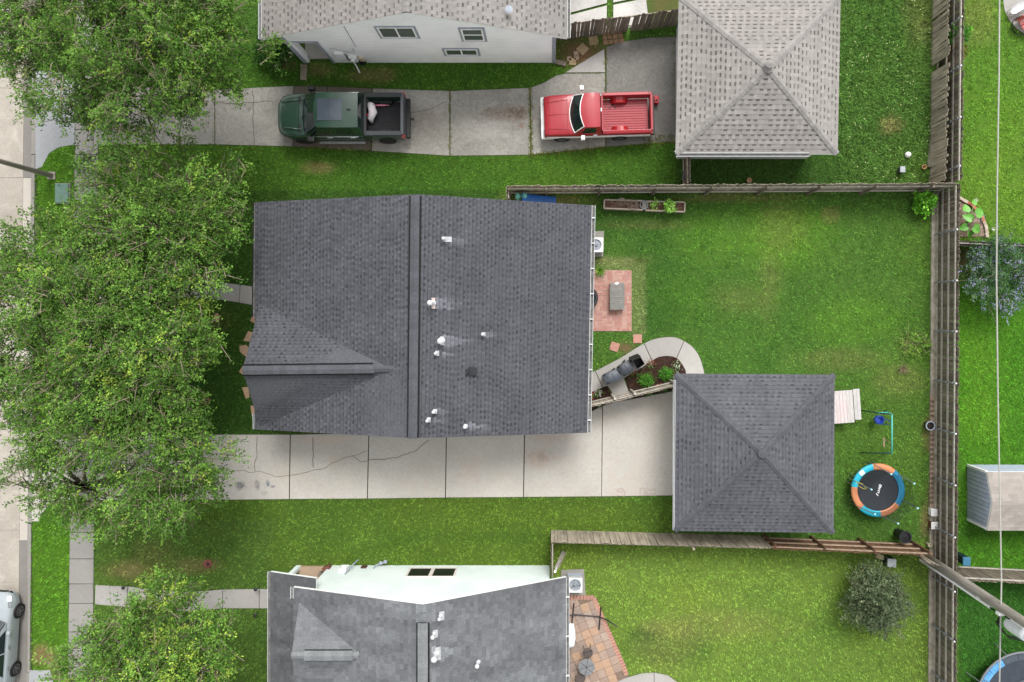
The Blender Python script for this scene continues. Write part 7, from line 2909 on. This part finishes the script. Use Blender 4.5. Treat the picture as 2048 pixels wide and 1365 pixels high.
m.build('trough', MT['wood_grey'], ds)
p = Vector((*g2(728, 123), 0))
hs = thing('hose_coil', 'black hose coiled on the white house wall', 'hose', p)
m = MB()
for k in range(3):
    m.tube([(p.x + math.cos(a) * (.17 - .02 * k), WY - .08 - .03 * k, .3 + math.sin(a) * (.17 - .02 * k)) for a in [2 * math.pi * i / 18 for i in range(19)]], .022, 6, caps=False)
m.build('loop', MT['black'], hs)

# junk on the mint house porch
for (px, py, sx_, sy_, h_, rz_, lab, mt_) in ((652, 1140, .3, .22, .4, 20, 'brown crate on the porch of the mint house', brownbox), (641, 1150, .2, .16, .25, -30, 'dark small crate on the porch of the mint house', MT['wood_dark'])):
    box_thing('crate', lab, 'crate', px, py, sx_, sy_, h_, mt_, rz_, z=.12)

# loose paving near the white house corner, brick landing by the driveway
for i, (px, py) in enumerate([(1208 + 10.5 * (k % 4) + (k // 4) * 1.5, 67 + 9.5 * (k // 4) - (k % 4) * 1.2) for k in range(12)]):
    if i == 0:
        landing = struct('brick_landing', 'brown brick landing at the upper fence gap')
        bl_m = MB()
        bl_m.bx(-.105, .105, -.095, .095, -.02, .05)
        bl_mesh = bl_m.mesh('brick', pm('tan_brick', S(176, 142, 112), S(150, 116, 90), 12, .9, bump=.003, rnd=.1))
    x, y = g2(px, py)
    place('brick', bl_mesh, (x, y, 0), (0, 0, random.uniform(-.08, .08) + .12), landing)
NOGRASS.append([(1203, 62), (1252, 58), (1252, 90), (1203, 95)])
for (px, py, rz_, s_, lab) in ((1165, 99, 45, .21, 'tan square slab turned on its corner in the bare bed'), (1152, 108, 4, .11, 'small tan paver in the bare bed, upper of two'), (1153, 116, 0, .11, 'small tan paver in the bare bed, lower of two'),
                               (1138, 118, 5, .1, 'small tan paver close to the white wall corner'), (1145, 124, 0, .16, 'tan paver above the lawn edge in the bare bed'), (1187, 82, 8, .2, 'mossy tan slab beside the brick landing')):
    m = MB()
    x, y = g2(px, py)
    m.bx(-s_, s_, -s_, s_, -.02, .045, M=Matrix.Translation((x, y, 0)) @ Matrix.Rotation(R(rz_), 4, 'Z'))
    tag(m.build('paver', pm('loose_slab', S(186, 164, 128), S(162, 138, 106), 9, .9) if s_ > .15 else MT['wood_tan'], bevel=.01), lab, 'paver', 'loose pavers in the bare bed')
m = MB()
m.bar(Vector((*g2(1108, 124), .06)), Vector((*g2(1132, 130), .06)), .2, .1)
tag(m.build('sleeper', MT['wood_dark']), 'dark timber sleeper at the corner of the white house', 'timber')

# row of edging blocks at the foot of the back fence
blk = MB()
blk.bx(-.1, .1, -.17, .17, -.02, .1)
blk = blk.mesh('edging_block', pm('edging_block', S(182, 162, 140), S(156, 136, 116), 9, .9, bump=.004, rnd=.1))
edg = struct('garden_edging', 'row of tan edging blocks along the back fence')
for i in range(23):
    py = 798 + i * 9.6
    if abs(py - 852) < 10:
        continue
    x, y = g2(1863 - (py - 800) * .006, py)
    place('edging_block', blk, (x, y, 0), (0, 0, random.uniform(-.06, .06)), edg)

# chairs on the upper right patio
wc = at(2043, 11, .4)
lc = thing('lounge_chair', 'white plastic lounge chair on the upper right patio', 'chair', (wc.x, wc.y, .03), R(35))
m = MB()
rows = []
for (x, z, w_) in ((-.5, .28, .1), (-.4, .32, .17), (-.1, .34, .19), (.3, .36, .2), (.5, .62, .19), (.72, .95, .17)):
    rows.append([(x, -w_, z + .04), (x, -w_ * .8, z), (x, w_ * .8, z), (x, w_, z + .04)])
m.grid(rows)
m.build('seat_shell', MT['pipe'], lc, smooth=True, world=False)
for (x, y) in ((-.36, -.13), (-.36, .13), (.35, -.16), (.35, .16)):
    m = MB()
    m.tube([(x, y, .32), (x * 1.05, y * 1.1, 0)], .025, 6)
    m.build('leg', whitebox, lc, world=False)
redc = pm('red_frame', S(206, 106, 96), S(186, 84, 76), 6, .5)
rc = at(2052, 46, .4)
rch = thing('garden_chair', 'red framed garden chair with dark round base on the upper right patio', 'chair', (rc.x, rc.y, .03), R(-60))
m = MB()
for i in range(4):
    m.bx(-.3 + i * .16, -.3 + i * .16 + .13, -.3, .3, .4, .43)
m.build('seat', redc, rch, world=False)
m = MB()
m.bx(-.36, -.3, -.34, .34, .3, .85)
m.build('backrest', redc, rch, world=False)
m = MB()
m.tube([(math.cos(a) * .42, math.sin(a) * .42, .05) for a in [2 * math.pi * i / 20 for i in range(21)]], .022, 6, caps=False)
m.build('base_ring', MT['black'], rch, world=False)
m = MB()
m.tube([(0, 0, .05), (0, 0, .4)], .03, 8)
m.bar((-.42, 0, .05), (.42, 0, .05), .03, .03)
m.build('pedestal', MT['black'], rch, world=False)


# ------------------------------------------------------------------ turf blades
def turf(name, label, n_per_m2, region, K, size, width, colk, seed, flowers=0):
    rg = np.random.default_rng(seed)
    x0_, x1_, y0_, y1_ = region
    (xa, yb_), (xb_, ya) = g2(x0_, y0_), g2(x1_, y1_)
    n_ = int((xb_ - xa) * (yb_ - ya) * n_per_m2)
    X_ = rg.uniform(xa, xb_, n_)
    Y_ = rg.uniform(ya, yb_, n_)
    px, py = NX + X_ * PPM, NY - Y_ * PPM
    keep = np.ones(n_, bool)
    for poly in NOGRASS:
        keep &= ~inside(poly, px, py)
    if region[0] < 1600:
        keep &= ~((px > 1680) & (px < 1860) & (py < 372))
    X_, Y_ = X_[keep], Y_[keep]
    c_ = lawn_color(X_, Y_) * colk
    dens = fbm(X_, Y_, .9, seed + 3)
    # bare places carry fewer blades
    g_ratio = c_[:, 1] / (c_[:, 0] + 1e-6)
    k2 = rg.random(len(X_)) < np.clip((g_ratio - .75) * 1.6, .12, 1.0)
    X_, Y_, c_, dens = X_[k2], Y_[k2], c_[k2], dens[k2]
    n_ = len(X_)
    a = rg.uniform(0, 6.283, (n_, K))
    ln = size * rg.uniform(.55, 1.35, (n_, K)) * (.8 + .4 * dens)[:, None]
    lean = rg.uniform(.35, 1.25, (n_, K))
    ox, oy = rg.normal(0, size * .35, (n_, K)), rg.normal(0, size * .35, (n_, K))
    bx0, by0 = X_[:, None] + ox, Y_[:, None] + oy
    tx, ty, tz = bx0 + np.cos(a) * ln * np.sin(lean), by0 + np.sin(a) * ln * np.sin(lean), ln * np.cos(lean) + .012
    w_ = width * rg.uniform(.6, 1.4, (n_, K))
    sx_, sy_ = -np.sin(a) * w_ / 2, np.cos(a) * w_ / 2
    z0 = np.zeros_like(bx0)
    V = np.stack([np.stack([bx0 - sx_, by0 - sy_, z0], -1), np.stack([bx0 + sx_, by0 + sy_, z0], -1), np.stack([tx, ty, tz], -1)], 2).reshape(-1, 3)
    nf = n_ * K
    me_ = bpy.data.meshes.new(name)
    me_.vertices.add(len(V))
    me_.vertices.foreach_set('co', V.astype(np.float32).ravel())
    me_.loops.add(nf * 3)
    me_.loops.foreach_set('vertex_index', np.arange(nf * 3, dtype=np.int32))
    me_.polygons.add(nf)
    me_.polygons.foreach_set('loop_start', np.arange(0, nf * 3, 3, dtype=np.int32))
    me_.polygons.foreach_set('loop_total', np.full(nf, 3, np.int32))
    me_.materials.append(MT['grass'])
    me_.update(calc_edges=True)
    tint = c_[:, None, :] * rg.uniform(.55, 1.5, (n_, 1, 1)) * rg.uniform(.7, 1.35, (n_, K, 1))
    tint = np.repeat(tint.reshape(-1, 3), 3, 0)
    ca_ = me_.color_attributes.new('Col', 'FLOAT_COLOR', 'POINT')
    ca_.data.foreach_set('color', np.concatenate([tint, np.ones((len(tint), 1))], 1).astype(np.float32).ravel())
    o_ = bpy.data.objects.new(name, me_)
    COL.objects.link(o_)
    return tag(o_, label, None, kind='stuff')


turf('grass', 'short mown grass of all the lawns', 95, (30, 2090, -40, 1410), 5, .095, .024, 1.6, 81)
turf('grass', 'long weedy grass behind the tan garage', 90, (1676, 1864, -40, 376), 6, .2, .036, 1.7, 82)
# weeds rooted in the joints of the old driveway
rg = np.random.default_rng(6)
m = MB()
for (xa, ya, xb_, yb_, n_, sp) in ((1060, 176, 1062, 311, 230, 2.2), (900, 182, 900, 313, 60, 1.2), (1211, 96, 1212, 295, 70, 1.5), (430, 180, 430, 290, 30, 1.5), (1062, 311, 1212, 295, 160, 2.5), (1352, 80, 1354, 284, 200, 4), (745, 178, 743, 303, 40, 1.3), (1085, 262, 1205, 280, 30, 9), (1290, 288, 1352, 276, 160, 6), (590, 296, 740, 301, 80, 2)):
    for i in range(n_):
        t = rg.random()
        x, y = g2(xa + (xb_ - xa) * t + rg.normal(0, sp), ya + (yb_ - ya) * t + rg.normal(0, sp))
        col = tuple(np.array(S(*((104, 120, 50) if rg.random() < .6 else (150, 146, 78)))) * rg.uniform(.7, 1.4))
        for k in range(3):
            a = rg.uniform(0, 6.28)
            l_, w_ = rg.uniform(.05, .11), .012
            m.add([(x - math.sin(a) * w_, y + math.cos(a) * w_, .02), (x + math.sin(a) * w_, y - math.cos(a) * w_, .02), (x + math.cos(a) * l_, y + math.sin(a) * l_, rg.uniform(.05, .1))], [(0, 1, 2)], 0, col)
tag(m.build('joint_weeds', MT['grass']), 'weeds growing in the joints of the old driveway', None, kind='stuff')
# tiny pale weed flowers
rg = np.random.default_rng(5)
m = MB()
for i in range(260):
    px, py = rg.uniform(1690, 1856), rg.uniform(0, 365)
    if fbm(np.array([px / 60]), np.array([py / 60]), 1.0, 4)[0] < .5:
        continue
    x, y = g2(px, py)
    s_ = rg.uniform(.012, .026)
    m.lathe([(s_ * .5, .15), (s_, .165), (s_ * .3, .172)], 6, (x, y, rg.uniform(0, .05)))
tag(m.build('weed_flowers', pm('pale_flower', S(226, 230, 170), S(206, 210, 140), 9, .7)), 'tiny pale flowers dotted over the weedy grass', None, kind='stuff')
